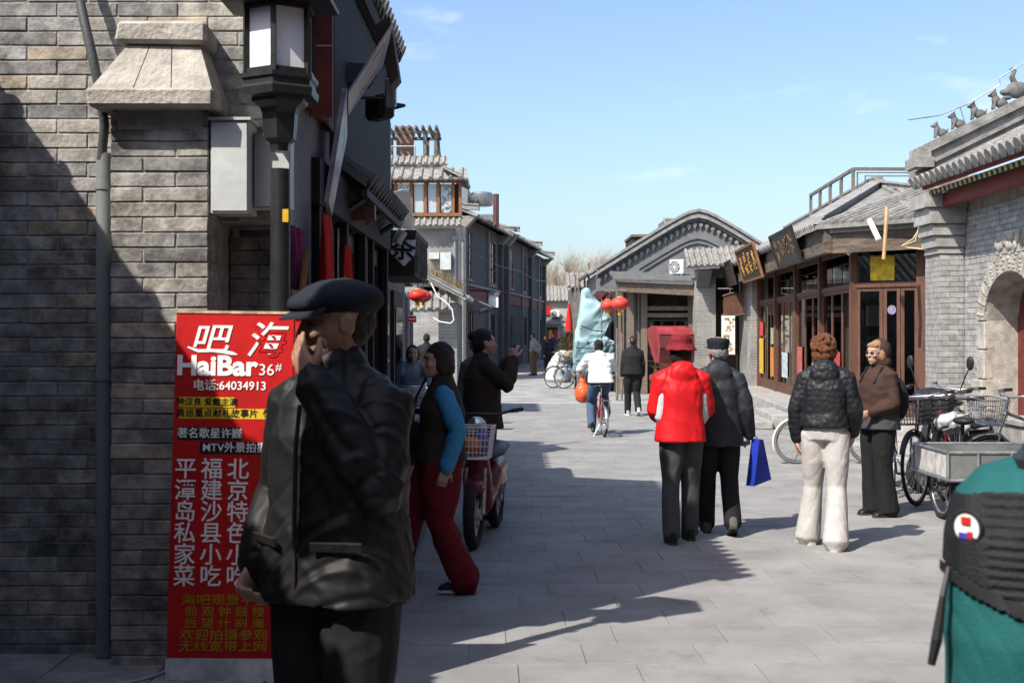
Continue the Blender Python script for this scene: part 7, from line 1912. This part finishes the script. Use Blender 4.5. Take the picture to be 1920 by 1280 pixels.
def panel(src, name, m_, keep, off, disp=None):
    """a sewn-on panel: the faces of the bag in one region, lifted a little"""
    me = src.data.copy(); bm = bmesh.new(); bm.from_mesh(me)
    bmesh.ops.delete(bm, geom=[f for f in bm.faces if not keep(f.calc_center_median())], context='FACES')
    bm.normal_update()
    for v in bm.verts: v.co += v.normal*(off+(disp(v.co) if disp else 0))
    bm.to_mesh(me); bm.free(); me.materials.clear(); me.materials.append(m_); me.name = name
    return link(name, me, bk)
zl = lambda x: 0.072-0.62*max(x+0.17,0)+1.4*max(x+0.17,0)**2
inpk = lambda c: c.y < 0.095 and zl(c.x) < c.z < 0.196-0.9*(c.x+0.05)**2
pk_ = panel(bb_, 'front_pocket', m_mesh, inpk, 0.005, lambda c: 0.0032*sin(c.z*400) if c.x > -0.115 else 0.0)
zb = lambda c: zl(c.x)-0.022 < c.z < zl(c.x) and c.y < 0.10
panel(bb_, 'zip_band', m_blackp, zb, 0.009)
MB().tube([(-0.172,0.02,0.065),(-0.184,-0.005,0.02),(-0.194,-0.012,-0.05),(-0.203,-0.01,-0.095)],[0.005,0.006,0.010,0.007],6).build('side_strap',m_blackp,bk)
from mathutils.bvhtree import BVHTree
hit = BVHTree.FromPolygons([v.co[:] for v in bb_.data.vertices],[tuple(p_.vertices) for p_ in bb_.data.polygons]).ray_cast(Vector((-0.138,-1,0.135)),Vector((0,1,0)))
bc_ = hit[0]+hit[1]*0.008; Rb = Matrix.Rotation(math.atan2(hit[1].x,-hit[1].y),3,'Z')
bad = MB().lathe([(0.027,0),(0.027,0.004)],bc_,20,Rb@Matrix.Rotation(pi/2,3,'X')).build('badge',m_white,pk_)
for (dx,dz,w_,h_,c_) in ((0.0,0.012,0.018,0.012,(0.5,0.02,0.02)),(-0.006,-0.014,0.016,0.010,(0.05,0.05,0.35)),(0.008,-0.012,0.010,0.012,(0.4,0.02,0.04))):
    MB().obox(bc_+Rb@Vector((dx,-0.006,dz)),(w_,0.003,h_),Rb).build('badge_mark',mat('badge %.2f'%c_[0],c_,0.5),bad)
MB().torus(bc_+Rb@Vector((0,-0.003,0)),Rb@Vector((0,1,0)),0.028,0.004,24,6).build('badge_rim',m_blackp,bad)
MB().torus((0.01,-0.072,-0.115),(0.1,1,0.1),0.020,0.004,20,6).build('ring',m_blackp,bk); MB().tube([(0.012,-0.078,-0.135),(0.016,-0.08,-0.165)],0.007,6).build('ring_tab',m_blackp,bk)
MB().tube([(-0.05,0.12,0.22),(-0.02,0.13,0.275),(0.05,0.14,0.28),(0.08,0.14,0.22)],0.014,8).build('grab_handle',m_blackp,bk)
mb=MB().cbox(-0.055,0.05,0.20,0.06,0.14,0.262,c=0.012); mb.build('top_buckle',m_blackp,bk); MB().torus((0.0,0.046,0.235),(0,1,0),0.011,0.005,16,6).build('red_mark',m_red,bk)
sp_pts=[Vector(q) for q in ((0.07,0.15,0.20),(0.13,0.21,0.24),(0.20,0.29,0.245),(0.265,0.37,0.225),(0.305,0.44,0.15),(0.30,0.46,0.05),(0.26,0.42,-0.05),(0.20,0.33,-0.14),(0.12,0.20,-0.20))]
MB().tube(sp_pts,0.015,8).build('shoulder_strap',m_teal,bk,smooth='all')
